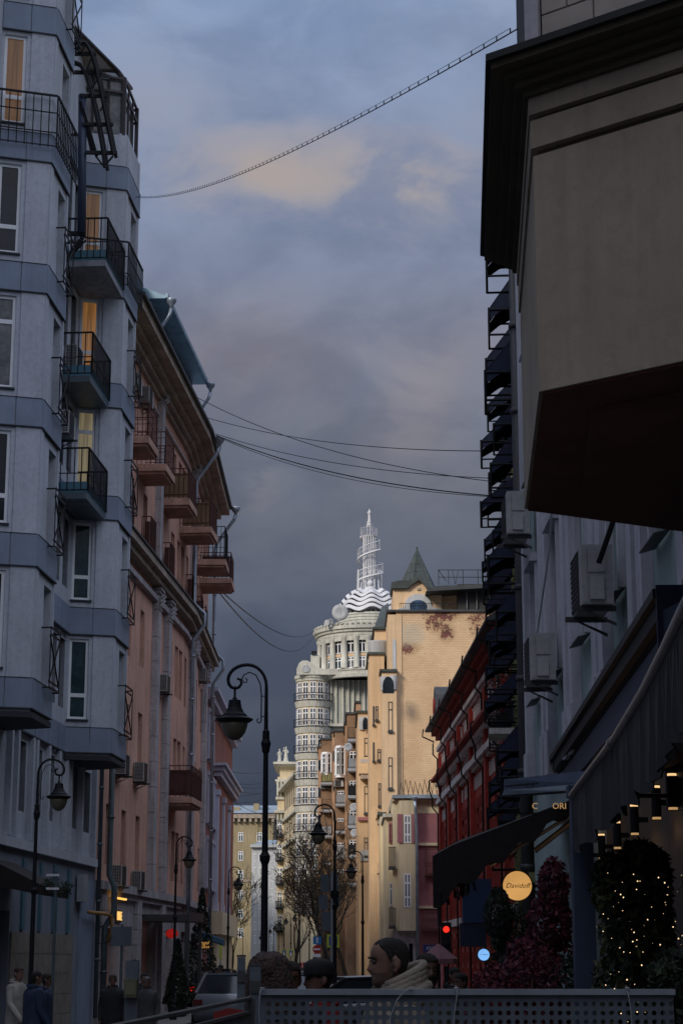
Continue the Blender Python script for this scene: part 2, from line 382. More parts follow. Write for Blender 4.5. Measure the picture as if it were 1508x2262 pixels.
def win_mesh(w, h, style, fm, t=.055):
    k = ('f', round(w, 2), round(h, 2), style, fm, t)
    if k in CACHE: return CACHE[k]
    mb = MB(); x = w/2
    mb.box(-x, -x+t, 0, .06, 0, h); mb.box(x-t, x, 0, .06, 0, h); mb.box(-x+t, x-t, 0, .06, 0, t); mb.box(-x+t, x-t, 0, .06, h-t, h)
    q = t*.7
    if 'l' in style: mb.box(-x+t, x-t, .005, .055, h*.30-q, h*.30+q)
    if 'u' in style: mb.box(-x+t, x-t, .005, .055, h*.72-q, h*.72+q)
    if 'v' in style: mb.box(-q, q, .01, .05, t, h-t)
    if 'w' in style:
        for k2 in (-1, 1): mb.box(k2*w/6-q, k2*w/6+q, .01, .05, t, h-t)
    if 's' in style: mb.box(-x-.06, x+.06, -.12, -.002, -.06, 0)
    me = mb.mesh('window', [G[fm]]); CACHE[k] = me; return me
def pane_mesh(w, h, g, t=.055):
    k = ('p', round(w, 2), round(h, 2), g)
    if k in CACHE: return CACHE[k]
    mb = MB(); mb.box(-w/2+t*.6, w/2-t*.6, .028, .036, t*.6, h-t*.6); me = mb.mesh('pane', [G[g]]); CACHE[k] = me; return me
def window(f, a, z0, w, h, style='l', fm='white', g='glass', depth=.16, name='window', t=.055):
    p = f.T(a, depth, z0)+f.b.off
    o = link(name, win_mesh(w, h, style, fm, t), f.b.root, p, f.ang); link('pane', pane_mesh(w, h, g, t), o); return o
def railing(mb, f, a0, a1, z, h, dep, step=.12, r=.012, sides=True, r2=.02, mids=(.12,), thick=None):
    """bars in face coordinates (mb.T must be f.T)"""
    pts = [(a0, 0, z), (a0, -dep, z), (a1, -dep, z), (a1, 0, z)] if sides else [(a0, -dep, z), (a1, -dep, z)]
    for p, q in zip(pts, pts[1:]):
        p = Vector(p); q = Vector(q); Ln = (q-p).length; n = max(1, int(Ln/step))
        for zz_ in (h,)+tuple(mids): mb.tube([p+Vector((0,0,zz_)), q+Vector((0,0,zz_))], r2 if zz_ == h else r, 4)
        for k in range(n+1):
            c = p.lerp(q, k/n); mb.tube([c+Vector((0,0,.0)), c+Vector((0,0,h))], r*(1.5 if k in (0, n) else 1), 4)
def balcony(f, a0, a1, z, dep, h=1.0, ms='slab', mr='rustred', step=.13, th=.2, panel=None, r=.012, mids=(.12,)):
    mb = f.mb(); mb.box(a0, a1, -dep, -.002, z-th, z); mb.box(a0+.08, a1-.08, -dep+.08, -.002, z-th-.08, z-th-.002)
    o = f.b.put('balcony', mb, G[ms])
    mb = f.mb(); railing(mb, f, a0+.04, a1-.04, z, h, dep-.05, step, r, mids=mids)
    if panel:
        mb.box(a0+.06, a1-.06, -dep+.06, -dep+.08, z+.05, z+h*.86, 1); mb.box(a0+.06, a0+.08, -dep+.09, -.1, z+.05, z+h*.86, 1)
    link('railing', mb.mesh('railing', [G[mr], G[panel or mr]]), o)
    return o
def ac_mesh():
    if 'ac' in CACHE: return CACHE['ac']
    a = MB(); a.box(-.4, .4, -.32, -.03, 0, .56); m1 = a.mesh('casing', G['acw'])
    b = MB(); b.lathe([(.24, 0), (.24, .02), (.2, .022)], (0,0,0), 16)
    for k in range(9): b.box(-.36, .16, 0, .012, -.24+k*.058, -.215+k*.058)
    b2 = MB(lambda x, y, z: Vector((x-.06, -.325-y, z+.28)))
    for k in range(11): b2.box(-.26, .24, 0, .012, -.25+k*.048, -.228+k*.048)
    b2.box(-.27, .25, -.004, .004, -.26, .26); m2 = b2.mesh('grille', G['acd'])
    c = MB(); c.box(-.02, .02, -.4, .0, -.05, -.001); c.prism([(-.012, -.28, -.05), (-.012, -.25, -.05), (-.012, -.0, -.16), (-.012, -.0, -.19)], (.024, 0, 0))
    m3 = c.mesh('bracket', G['framed'])
    d = MB(); d.box(.402, .415, -.26, -.1, .30, .50); d.box(.402, .44, -.25, -.12, .04, .24); d.box(.402, .41, -.30, -.27, .02, .54); m4 = d.mesh('side_cover', G['acw'])
    e = MB(); e.box(-.404, -.4005, -.30, -.05, .03, .53)
    for k in range(12): e.box(-.412, -.4045, -.30, -.05, .045+k*.04, .055+k*.04, 1)
    for k in range(5): e.box(-.413, -.4045, -.30+k*.061, -.294+k*.061, .03, .53, 1)
    CACHE['coil'] = e.mesh('coil_grille', [G['acd'], G['acw']])
    CACHE['ac'] = (m1, m2, m3, m4); return CACHE['ac']
def ac(f, a, z, label, s=1.0, group='air conditioners hung on the facades', d=0):
    m1, m2, m3, m4 = ac_mesh(); p = f.b.root.matrix_basis @ (f.T(a, d, z)+f.b.off)
    r = thing('air_conditioner', label, 'air conditioner', p, f.ang+f.b.rz, group); r.scale = (s, s, s)
    link('casing', m1, r); link('grille', m2, r); link('bracket', m3, r, (-.3,0,0)); link('bracket', m3, r, (.3,0,0)); link('side_cover', m4, r); link('coil_grille', CACHE['coil'], r); return r
def dpipe(f, pts, r=.06, mt='zinc', name='drainpipe', collars=True, n=8):
    mb = f.mb(); mb.tube(pts, r, n)
    if collars:
        for p, q in zip(pts, pts[1:]):
            p = Vector(p); q = Vector(q)
            if abs(p.z-q.z) > 2 and (p-q).xy.length < .1:
                k = int(abs(p.z-q.z)/1.6)
                for j in range(1, k+1):
                    c = p.lerp(q, j/(k+1)); mb.tube([c-Vector((0,0,.04)), c+Vector((0,0,.04))], r*1.25, n)
    return f.b.put(name, mb, G[mt], smooth=True)
def funnel(mb, c, s=1):
    mb.lathe([(.06*s, -.3*s), (.07*s, -.12*s), (.17*s, .0), (.2*s, .12*s), (.19*s, .16*s)], c, 8)
# ================================================================== SETTING: ground
mb = MB(); mb.quad((-600,-200,0), (600,-200,0), (600,1500,0), (-600,1500,0)); struct('ground', mb, G['asphalt'])
def lx(Y): return -10.38+.0686*Y
LRZ = atan2(1, .0686); KU = sqrt(1+.0686**2)
mb = MB(); mb.zprism([(lx(-60)+2.9, -60), (lx(68)+2.4, 68), (-3.3, 130), (-9, 330), (-30, 330), (-30, -60)], .004, .13); struct('pavement', mb, G['paving'])
mb = MB(); mb.zprism([(30, -60), (.55, 4), (.75, 30), (1.6, 62), (.9, 90), (-2.2, 140), (-9.5, 330), (30, 330)], .004, .13); struct('pavement', mb, G['paving'])
# ================================================================== LEFT: grey-blue house with bays
Y0 = 38.0
gb = Bld('apartment_building', 'tall grey and slate blue apartment house with stacked bays, nearest on the left', 'building', (lx(Y0), Y0, 0), LRZ)
uY = lambda Y: (Y-Y0)*KU
UE = uY(53)
mb = MB(); mb.box(-.0, uY(46.1), .3, 14, 0, 31); mb.box(uY(46.1), UE, .3, 14, 0, 26.6)
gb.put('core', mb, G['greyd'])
F0 = Face(gb, 0, 0)
BANDS = [(6.98,7.6), (10.02,10.7), (13.1,13.72), (16.17,16.82), (19.27,19.92), (22.4,23.05), (25.5,26.15)]
mb = F0.mb(); holes = []
for k in range(5):
    for c, hw in ((uY(44.6), .32), (uY(46.9), .34), (uY(47.9), .30)):
        z0 = BANDS[k][1]+.45; holes.append((c-hw, c+hw, z0, z0+1.75))
for k, (c, hw) in enumerate(((uY(43.9), .5), (uY(45.6), .5), (uY(47.0), .45), (uY(48.1), .28), (uY(49.7), .6), (uY(51.6), .4))):
    holes.append((c-hw, c+hw, 5.15, 6.75))
wallh(mb, 0, uY(46.1), 4.4, 31, holes, .25); wallh(mb, uY(46.1), UE, 4.4, 26.6, holes, .25)
mb.box(UE-.002, UE+.01, .0, .3, 0, 26.6)
mb.box(0, UE, -.12, .0, 4.28, 4.5)
gb.put('wall', mb, G['grey'])
for h in holes: window(F0, (h[0]+h[1])/2, h[2], h[1]-h[0], h[3]-h[2], 's', 'frameg', 'glass', .2)
# vertical grey ribs under the bays, between the small shop floor windows
for Y in (42.6, 43.2, 44.7, 45.1, 46.4, 47.6, 48.6, 49.05, 50.5, 52.3):
    mb = F0.mb(); mb.box(uY(Y)-.09, uY(Y)+.09, -.13, -.002, 4.52, 6.9); gb.put('rib', mb, G['grey'])
for k, (b0, b1) in enumerate(BANDS):                     # slate band panels on the recessed wall
    for Ya, Yb in ((42.2,43.6), (43.64,45.0), (45.04,46.4), (46.44,47.5), (47.54,48.35)):
        if b0 > 25 and Yb > 46.1: continue
        mb = F0.mb(); mb.box(uY(Ya), uY(Yb), -.05, -.002, b0-.03, b1+.03); gb.put('panel', mb, G['blue'])
    mb = F0.mb(); mb.box(uY(42.2), uY(min(48.35, 46.1 if b0 > 25 else 99)), -.12, -.052, b0-.07, b0-.03); gb.put('ledge', mb, G['joint'])
def bay(Ya, Yb, top, fr):
    ua, ub = uY(Ya), uY(Yb); wv = 1.1; ch = .42
    FN = Face(gb, ua-ch, 0, atan2(-wv, ch)); ln = sqrt(wv*wv+ch*ch)
    FF = Face(gb, ua, -wv, 0); lf = ub-ua
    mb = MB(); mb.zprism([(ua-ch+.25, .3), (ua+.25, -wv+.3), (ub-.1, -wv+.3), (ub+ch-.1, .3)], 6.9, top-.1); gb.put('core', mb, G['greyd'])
    zs = [b[1] for b in BANDS]
    hn = []; hf = []
    for k in range(len(BANDS)-1):
        z0 = BANDS[k][1]+.22; z1 = BANDS[k+1][0]-.12
        if z1 > top: break
        hn.append((.06, .56, z0, z1)); hf.append((.95, lf-.18, BANDS[k][1]+.02, z1-.1))
    mb = FN.mb(); wallh(mb, 0, ln, 6.9, top, hn, .14); gb.put('wall', mb, G['grey'])
    mb = FN.mb(); mb.box(.66, ln+.0, -.035, -.002, 6.98, top); gb.put('pilaster', mb, G['grey'])
    mb = FF.mb(); wallh(mb, 0, lf, 6.9, top, hf, .25); mb.box(0, .28, -.035, -.002, 6.98, top); mb.box(lf-.12, lf, -.035, -.002, 6.98, top)
    gb.put('wall', mb, G['grey'])
    mb = MB(); mb.quad((ub, -wv, 6.9), (ub+ch, 0, 6.9), (ub+ch, 0, top), (ub, -wv, top)); gb.put('wall', mb, G['grey'])
    mb = MB(); mb.zprism([(ua-ch-.05, .0), (ua-.03, -wv-.05), (ub+.03, -wv-.05), (ub+ch+.05, 0)], 6.78, 6.9); gb.put('soffit', mb, G['joint'])
    for k, (b0, b1) in enumerate(BANDS):
        if b0 > top: break
        for F, A, B in ((FN, 0, .62), (FN, .64, ln+.03), (FF, -.03, lf*.5), (FF, lf*.5+.02, lf+.03)):
            mb = F.mb(); mb.box(A, B, -.06, -.037, b0, b1); gb.put('panel', mb, G['blue'] if (k+(B > 1)) % 3 else G['blue'])
        for F, B in ((FN, ln+.02), (FF, lf+.03)):
            mb = F.mb(); mb.box(0, B, -.072, -.004, b0-.03, b0-.002); gb.put('ledge', mb, G['joint']); mb = F.mb(); mb.box(0, B, -.068, -.004, b1+.002, b1+.02); gb.put('ledge', mb, G['joint'])
    for i, h in enumerate(hn):
        g = fr[i % len(fr)]
        window(FN, (h[0]+h[1])/2, h[2], h[1]-h[0], h[3]-h[2], 'l' if i % 4 != 2 else 'u', 'white', g, .06, t=.07)
        mb = FN.mb(); mb.box(h[0]-.03, h[1]+.03, -.05, .06, h[2]-.05, h[2]-.003); gb.put('sill', mb, G['joint'])
    for i, h in enumerate(hf):
        window(FF, (h[0]+h[1])/2, h[2], h[1]-h[0], h[3]-h[2], 'v', 'frameg', 'glass', .2)
        if i == 4: continue
        mb = FF.mb(); a0, a1 = h[0]-.12, h[1]+.14; z = h[2]-.1; d = -.2
        for zz_ in (z, z+.12, z+1.15, z+1.3): mb.box(a0, a1, d-.02, d, zz_, zz_+.045)
        for a in (a0, a1-.03): mb.box(a, a+.03, d-.02, d, z, z+1.3); mb.box(a, a+.03, d, -.0, z, z+.03); mb.box(a, a+.03, d, -.0, z+1.3, z+1.33)
        mb.tube([(a0, d, z+.13), (a1, d, z+1.15)], .02, 4); mb.tube([(a1, d, z+.13), (a0, d, z+1.15)], .02, 4)
        gb.put('french_railing', mb, G['iron'])
    # wrap-round mesh railing at the sixth level
    z = 19.62
    for F, A, B in ((FN, -.15, ln+.1), (FF, -.08, lf+.15)):
        mb = F.mb(); d = -.16
        for zz_ in (z, z+.32, z+.8, z+1.22): mb.tube([(A, d, zz_), (B, d, zz_)], .016 if zz_ < z+1 else .03, 4)
        n = int((B-A)/.17)
        for q in range(n+1): mb.tube([(A+(B-A)*q/n, d, z-.04), (A+(B-A)*q/n, d, z+1.22)], .016, 4)
        gb.put('railing', mb, G['iron'])
    return FN, FF, ln, lf, ua, ub
bay(39.9, 41.75, 31, ['glass', 'glass', 'glass2', 'glass', 'glassamb', 'glass'])
FN2, FF2, ln2, lf2, ua2, ub2 = bay(48.9, 50.85, 24.0, ['glass3', 'glass3', 'glasswarm2', 'glasswarm', 'glassamb', 'glass'])
# glazed roof loggia over the second bay
lg = link('loggia', None, gb.root)
mb = MB(); P = [(ua2-.5, .2), (ua2-.0, -1.0), (ub2+.0, -1.0), (ub2+.4, .2)]
zb, zt = 24.0, 25.75
for (x, y) in P[:3]: mb.box(x-.05, x+.05, y-.05, y+.05, zb, zt)
for p, q in zip(P, P[1:]):
    p, q = Vector((*p, 0)), Vector((*q, 0))
    for zz_ in (zb+.02, zb+1.3, zt-.04): mb.tube([p+Vector((0,0,zz_)), q+Vector((0,0,zz_))], .045, 4)
    for k in (1, 2): c = p.lerp(q, k/3); mb.tube([c+Vector((0,0,zb)), c+Vector((0,0,zt))], .035, 4)
link('loggia_frame', mb.mesh('loggia_frame', G['bronze']), lg)
mb = MB(); mb.zprism([(x*1+(.06 if i < 2 else -.06), y+.07) for i, (x, y) in enumerate(P)], zb+.05, zt-.05); link('pane', mb.mesh('pane', G['glass2']), lg)
gi = gb.root.matrix_basis.inverted()
Lc = lambda px, py, Y: tuple(gi @ at(px, py, Y))
Ra, Rb, Rc, Rd = Lc(152, 46, 46.4), Lc(263, 158, 48.75), Lc(291, 196, 51.0), Lc(160, 150, 48.0)
Re = (Rc[0]+.3, .5, Rc[2]+.9)
am = mat('amber_roof_glazing', (.30,.24,.17), .35, var=.25, scale=1.5); am.node_tree.nodes['Principled BSDF'].inputs['Alpha'].default_value = .55
for k, q in enumerate(((Ra, Rb, Rd), (Ra, Rc, Rb), (Ra, Re, Rc))):
    mb = MB(); mb.prism(q, (0, .01, .03)); link('glass_roof', mb.mesh('glass_roof', am), lg)
for p, q in ((Ra, Rb), (Ra, Rc), (Ra, Rd), (Rd, Rb), (Rb, Rc), (Rc, Re)):
    mb = MB(); mb.tube([p, q], .05, 5); link('roof_rib', mb.mesh('roof_rib', G['bronze']), lg)
mb = MB(); mb.zprism([(ua2-.42, 0), (ua2, -1.1), (ub2, -1.1), (ub2+.42, 0)], 24.0, 24.06); gb.put('coping', mb, G['grey'])
# balconies standing between the bays
for i, z in enumerate((13.2, 16.25, 19.35)):
    top = i == 2
    f = F0; A, B, dp = uY(46.2), uY(48.62), (.85 if not top else 1.15)
    mb = f.mb(); mb.box(A, B, -dp, -.06, z-.16, z); mb.box(A+.0, B, -dp, -.06, z, z+.28, 1)
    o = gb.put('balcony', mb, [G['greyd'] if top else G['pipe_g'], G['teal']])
    mb = f.mb(); railing(mb, f, A, B, z+.05, 1.1, dp+.03, .15, .016, r2=.028, mids=(.02, .45))
    link('railing', mb.mesh('railing', G['iron']), o)
ac(F0, uY(46.9), 16.6, 'air conditioner on the grey house balcony beside the warmly lit window', 1.05, d=-.1)
ac(F0, uY(46.55), 14.75, 'air conditioner on the grey wall under the second balcony', 1.05, d=-.02)
# ground floor: dark fascia, stone tiles one by one, blue-grey panels
mb = F0.mb(); wallh(mb, 0, UE, 0, 4.28, [(uY(38.5), uY(41.6), .1, 3.4), (uY(42.5), uY(43.4), .1, 2.9)], .5); gb.put('shop_wall', mb, G['shopgrey'])
mb = MB(); mb.box(uY(38.5), uY(41.6), .45, .5, .1, 3.4); gb.put('shop_window', mb, G['glass'])
mb = MB(); mb.box(uY(42.5), uY(43.4), .45, .5, .1, 2.9); gb.put('door', mb, G['framed'])
for j in range(5):
    for k in range(12):
        a = uY(43.5)+k*.56
        if a > uY(50.6): break
        mb = F0.mb(); mb.box(a, a+.545, -.035-.01*((j*7+k*3) % 3)/3, -.002, .05+j*.48, .05+j*.48+.47); gb.put('tile', mb, G['tile'])
for Y, w_ in ((44.4, .3), (46.2, .22), (47.7, .45), (49.4, .25)):
    mb = F0.mb(); mb.box(uY(Y), uY(Y)+w_, -.05, -.003, 2.5, 4.1); gb.put('panel', mb, G['teal'])
mb = F0.mb(); mb.box(uY(50.9), uY(52.9), -.04, -.002, 0, 3.9); gb.put('panel', mb, G['blue'])
mb = F0.mb(); mb.box(uY(50.4), uY(51.0), -.22, -.05, 3.3, 4.0); gb.put('fuse_box', mb, G['frameg'])
dpipe(F0, [(uY(52.8), -.15, 26.4), (uY(52.8), -.15, .3)], .06, 'pipe_g')
# shop awning with garland at the frame edge
aw = thing('shop_awning', 'black awning with a fir garland over the shop, left edge of the photo', 'awning', gb.root.matrix_basis @ Vector((uY(40.9), 0, 0)), LRZ)
mb = MB(); mb.prism([(0, -.05, 3.95), (0, -1.3, 3.35), (0, -1.3, 3.15), (0, -.05, 3.4)], (2.6, 0, 0)); link('canopy', mb.mesh('canopy', G['awnblack']), aw)
mb = MB()
for k in range(240):
    t = random.random(); x = t*2.6; p = Vector((x, -1.33+random.uniform(-.07, .07), 3.33+random.uniform(-.1, .12)+.05*sin(t*9)))
    q = p+Vector((random.uniform(-.09,.09), random.uniform(-.09,.09), random.uniform(-.09,.09))); mb.tube([p, q], .012, 3)
link('garland', mb.mesh('garland', mat('fir_needles', (.03,.045,.028), .8)), aw)
# black steel arch frame hung between the bays
sa = thing('steel_arch_frame', 'black curved steel lattice arch on a round post, hung high on the grey house', 'steel frame', (lx(45.4)+.6, 45.4, 19.6))
def W2(px, py, Y): return at(px, py, Y)-Vector(sa.location)
for Y, dx, dy in ((45.3, 0, 0), (46.0, 6, 6)):
    for pts in ([(140,165),(146,130),(158,108),(175,92),(190,95),(203,118),(212,150),(222,195),(233,250),(243,300),(251,342)],
                [(140,150),(150,140),(163,135),(178,142),(190,165),(200,200),(210,240),(219,285),(227,330),(232,370)],):
        mb = MB(); mb.tube([W2(x+dx, y+dy, Y) for x, y in pts], .05, 5); link('arch_rib', mb.mesh('arch_rib', G['iron']), sa)
mb = MB()
for x0, y0, x1, y1 in ((141,83,182,82),(150,93,198,93),(150,119,212,119),(140,160,226,160),(178,212,238,212),(182,275,250,275),(190,337,259,338),(178,225,205,340),(183,240,214,345)):
    mb.tube([W2(x0, y0, 45.3), W2(x1, y1, 45.5)], .06, 4)
for x0, y0, x1, y1 in ((165,100,180,120),(190,95,178,120),(205,122,190,160),(222,165,204,195),(238,215,222,245),(212,345,230,368),(250,345,230,368)): mb.tube([W2(x0, y0, 45.3), W2(x1, y1, 45.3)], .03, 4)
link('lattice', mb.mesh('lattice', G['iron']), sa)
mb = MB(); mb.tube([W2(183, 210, 45.4), W2(181, 515, 45.4)], .11, 12); link('post', mb.mesh('post', G['navy'], True), sa)
mb = MB()
for x0, y0, x1, y1, r_ in ((133,515,190,517,.07),(183,525,135,590,.06),(190,530,150,575,.03),(146,515,146,585,.03),(158,515,158,570,.03),(140,298,176,298,.04)): mb.tube([W2(x0, y0, 45.4), W2(x1, y1, 45.4)], r_, 4)
link('bracket', mb.mesh('bracket', G['iron']), sa)
# left front run on unseen past the camera, added for its shade
sb = Bld('apartment_building', 'unseen grey block added for shade, continuing the left row behind the camera', 'building', (lx(-60), -60, 0), LRZ)
mb = MB(); mb.box(0, 98*KU-.3, .1, 12, 0, 28); sb.put('wall', mb, G['grey'])
# ================================================================== LEFT: salmon house
Y0p = 53.05
pk = Bld('apartment_building', 'salmon pink house with a deep brown eave and dark red balconies', 'building', (lx(Y0p), Y0p, 0), LRZ)
uP = lambda Y: (Y-Y0p)*KU
F1 = Face(pk, 0, 0); UB = uP(68.0)
bend = .0685; F2 = Face(pk, UB, 0, bend); L2 = 12.2
e2 = F2.T(L2, 0, 0)
mb = MB(); mb.zprism([(0.0, .3), (UB+.02, .3), (e2.x-.02, e2.y+.3), (e2.x-.5, 12), (0, 12)], 0, 20.9); pk.put('core', mb, G['pink'])
rows = [(4.45,6.15), (7.55,9.35), (10.8,12.6), (14.75,16.4), (17.75,19.3)]
cols1 = [54.7, 57.1, 59.5, 62.7, 65.2, 66.6, 67.5]
h1 = []; h2 = []
for (z0, z1) in rows:
    for c in cols1: h1.append((uP(c)-.38, uP(c)+.38, z0, z1))
    for c in (1.2, 4.4, 6.6, 9.2, 11.2): h2.append((c-.42, c+.42, z0, z1))
mb = F1.mb(); wallh(mb, 0, UB, 3.9, 20.8, h1, .24); pk.put('wall', mb, G['pink'])
mb = F2.mb(); wallh(mb, 0, L2, 3.9, 20.8, h2, .24); mb.box(L2-.002, L2+.02, 0, .3, 0, 20.8); pk.put('wall', mb, G['pink'])
gls = ['glass', 'glass2', 'glass', 'glass3']
for F, hs in ((F1, h1), (F2, h2)):
    for i, h in enumerate(hs): window(F, (h[0]+h[1])/2, h[2], h[1]-h[0], h[3]-h[2], 'vus', 'frameg', gls[(i*7) % 4], .16)
# ground floor: pale rusticated stone, blocks one by one on the piers
mb = F1.mb(); wallh(mb, 0, UB, 0, 3.9, [(uP(54.6), uP(56.9), .1, 2.7), (uP(57.3), uP(58.6), .1, 2.7), (uP(60.5), uP(63.4), .1, 3.2), (uP(65), uP(66.8), .1, 2.8)], .45); pk.put('shop_wall', mb, G['pinkw'])
mb = F2.mb(); wallh(mb, 0, L2, 0, 3.9, [(1.5, 4, .1, 2.8), (6, 9, .1, 2.8)], .45); pk.put('shop_wall', mb, G['pinkw'])
for a, b_ in ((54.6,56.9), (57.3,58.6), (60.5,63.4), (65,66.8)):
    mb = MB(); mb.box(uP(a), uP(b_), .4, .44, .1, 3.2); o = pk.put('shop_window', mb, G['glass'])
    mb = MB()
    for k in range(4): x = uP(a)+(uP(b_)-uP(a))*k/3; mb.box(x-.04, x+.04, .34, .395, .1, 2.7)
    link('frame', mb.mesh('frame', G['framed']), o)
for Y in (53.9, 59.5, 64.2):
    for j in range(8):
        mb = F1.mb(); mb.box(uP(Y)-.38, uP(Y)+.38, -.14, -.002, .02+j*.45, .02+j*.45+.425); pk.put('stone', mb, G['pinkw'])
mb = F1.mb(); mb.box(-.0, UB, -.22, -.0, 3.72, 3.95); mb.box(0, UB, -.12, -.0, 3.55, 3.72); pk.put('cornice', mb, G['pinkw'])
mb = F2.mb(); mb.box(0, L2, -.22, -.0, 3.72, 3.95); pk.put('cornice', mb, G['pinkw'])
mb = F1.mb(); mb.box(uP(54.3), uP(56.3), -.3, -.23, 3.50, 3.55); pk.put('light_strip', mb, mat('amber_light_strip', (1,.50,.10), emit=1.6))
# pilasters with carved capitals
def capital(mb, F, a, z, s=1.0, w_=.3):
    for k, (e, zz0, zz1) in enumerate(((.0, 0, .1), (.03, .1, .16), (-.01, .16, .62), (.05, .62, .72), (.1, .72, .8))): mb.box(a-w_-e, a+w_+e, -.2-e, -.002, z+zz0*s, z+zz1*s)
    for j in range(3):
        for q in (-1, 0, 1):
            x = a+q*w_*.62; mb.tube([(x-.06, -.24, z+(.2+j*.14)*s), (x, -.32-.02*j, z+(.3+j*.14)*s), (x+.06, -.24, z+(.22+j*.14)*s)], .035, 4)
for F, a, z0, z1, ww in ((F1, uP(61.6), 3.97, 12.9, .3), (F1, uP(63.9), 3.97, 12.9, .3), (F2, 2.9, 3.97, 12.9, .3), (F2, 3.7, 3.97, 12.9, .3), (F1, uP(61.6), 14.3, 19.9, .27), (F2, 2.9, 14.3, 19.9, .25), (F2, 9.9, 3.97, 12.9, .3)):
    mb = F.mb(); n = int((z1-z0)/.75)
    for k in range(n): mb.box(a-ww, a+ww, -.2, -.002, z0+(z1-z0)*k/n+.008, z0+(z1-z0)*(k+1)/n-.008)
    o = pk.put('pilaster', mb, G['pinkw']); mb = F.mb(); capital(mb, F, a, z1, 1, ww); o2 = pk.put('capital', mb, G['pinkw'])
# middle cornice and upper string
for F, l in ((F1, UB), (F2, L2)):
    for (w_, z0, z1, mm) in ((.18, 13.25, 13.42, 'pinkw'), (.32, 13.75, 13.95, 'soffit'), (.5, 13.95, 14.18, 'soffit'), (.56, 14.18, 14.24, 'roofdark'), (.1, 18.95+.6, 19.62, 'pinkw'), (.14, 20.1, 20.25, 'soffit'), (.30, 20.25, 20.42, 'soffit'), (.5, 20.42, 20.6, 'soffit'), (.86, 20.6, 20.86, 'soffit'), (.98, 20.86, 20.96, 'roofdark')):
        mb = F.mb(); mb.box(0, l+(.25 if F is F2 else 0), -w_, -.001 if w_ < .55 or w_ == .56 else .3, z0+.002, z1); pk.put('cornice', mb, G[mm])
mb = F1.mb(); mb.prism([(0, -.98, 20.97), (0, 2.4, 22.6), (0, 2.4, 20.97)], (UB, 0, 0)); pk.put('roof', mb, G['roofblue'])
mb = F2.mb(); mb.prism([(0, -.98, 20.97), (0, 2.4, 22.6), (0, 2.4, 20.97)], (L2+.2, 0, 0)); pk.put('roof', mb, G['roofblue'])
# long dormer with its own eave
a0, a1 = uP(60.6), uP(70.2)
mb = F1.mb(); mb.box(a0, a1-.1, .15, 3, 21.3, 23.4); 
for k in range(26): mb.box(a0+.1+k*.36, a0+.14+k*.36, .12, .149, 21.5, 23.35)
d = pk.put('dormer', mb, G['roofblue'])
mb = MB(); mb.box(a0-.15, a1+.1, -.34, .6, 23.42, 23.5); mb.prism([(a0-.15, -.38, 23.5), (a0-.15, 3.2, 24.9), (a0-.15, 3.2, 23.5)], (a1-a0+.25, 0, 0)); mb.box(a0-.15, a1+.1, -.42, -.34, 23.44, 23.6)
link('dormer_eave', mb.mesh('dormer_eave', G['roofblue']), d)
mb = MB(); mb.prism([(a0-4.5, .6, 21.7), (a0-.2, .4, 21.5), (a0-.2, .4, 23.9), (a0-4.5, .9, 23.9)], (0, 3, 0)); link('dormer_cheek', mb.mesh('dormer_cheek', G['roofblue']), d)
# downpipes with funnels
for F, a, w_, zt in ((F1, a0+.0, -.75, 23.3), (F1, a1+.05, -.75, 23.3)):
    mb = F.mb(); c = F.T(a, -.52, zt); mb.T = None; funnel(mb, c, .9); mb.tube([F.T(a, -.52, zt-.2), F.T(a, -.46, zt-.45), F.T(a, -.2, zt-.85), F.T(a, -.15, zt-1.2), F.T(a, -.15, zt-2.2)], .065, 7)
    pk.put('drainpipe', mb, G['zinc'], smooth=True)
for F, a, zlo in ((F2, .9, .4), (F2, L2-.05, .4)):
    mb = MB(); funnel(mb, F.T(a, -1.14, 20.75), 1); mb.tube([F.T(a, -1.14, 20.55), F.T(a, -1.08, 20.35), F.T(a, -.35, 19.3), F.T(a, -.28, 19.0), F.T(a, -.28, 14.6), F.T(a, -.7, 14.2), F.T(a, -.7, 13.8), F.T(a, -.28, 13.2), F.T(a, -.28, zlo)], .075, 7)
    for z in (5, 7, 9, 11, 12.6, 15.3, 17): mb.tube([F.T(a, -.28, z), F.T(a, -.28, z+.07)], .095, 7)
    pk.put('drainpipe', mb, G['zinc'], smooth=True)
dpipe(F1, [(.45, -.3, 20), (.45, -.3, 4.1), (.45, -.45, 3.8), (.5, -.45, 3.1), (.45, -.22, 2.7), (.45, -.22, .3)], .085, 'pipe_g')
mb = F1.mb(); mb.tube([(-1.8, -.2, 3.05), (.2, -.25, 3.05), (.35, -.4, 3.0), (.38, -.42, 2.6), (.38, -.3, 2.3)], .05, 7); pk.put('gas_pipe', mb, mat('ochre_gas_pipe', (.33,.17,.05), .5), smooth=True)
# big balconies, one storey under the eave
for Y in (54.4, 57.7): balcony(F1, uP(Y), uP(Y+1.75), 16.95, .95, 1.05, 'slab', 'rustred', .14, mids=(.15, .5, .85), th=.22)
balcony(F1, uP(62.3), uP(64.1), 16.95, 1.0, 1.05, 'slab', 'rustred', .14, mids=(.15, .85), panel='brown', th=.22)
balcony(F1, uP(66.6), uP(68.4), 16.95, 1.15, 1.05, 'slab', 'rustred', .14, mids=(.15, .85), panel='brown', th=.22)
balcony(F2, 4.0, 5.9, 16.9, 1.25, 1.3, 'slab', 'iron', .14, mids=(.15, .85), th=.22)
balcony(F2, 7.2, 9.2, 16.8, 1.3, 1.05, 'slab', 'rustred', .14, mids=(.15, .85), panel='rustred', th=.22)
balcony(F1, uP(64.4), uP(67.0), 7.15, .95, 1.05, 'slab', 'rustred', .15, mids=(.15, .85), panel='rustred', th=.2)
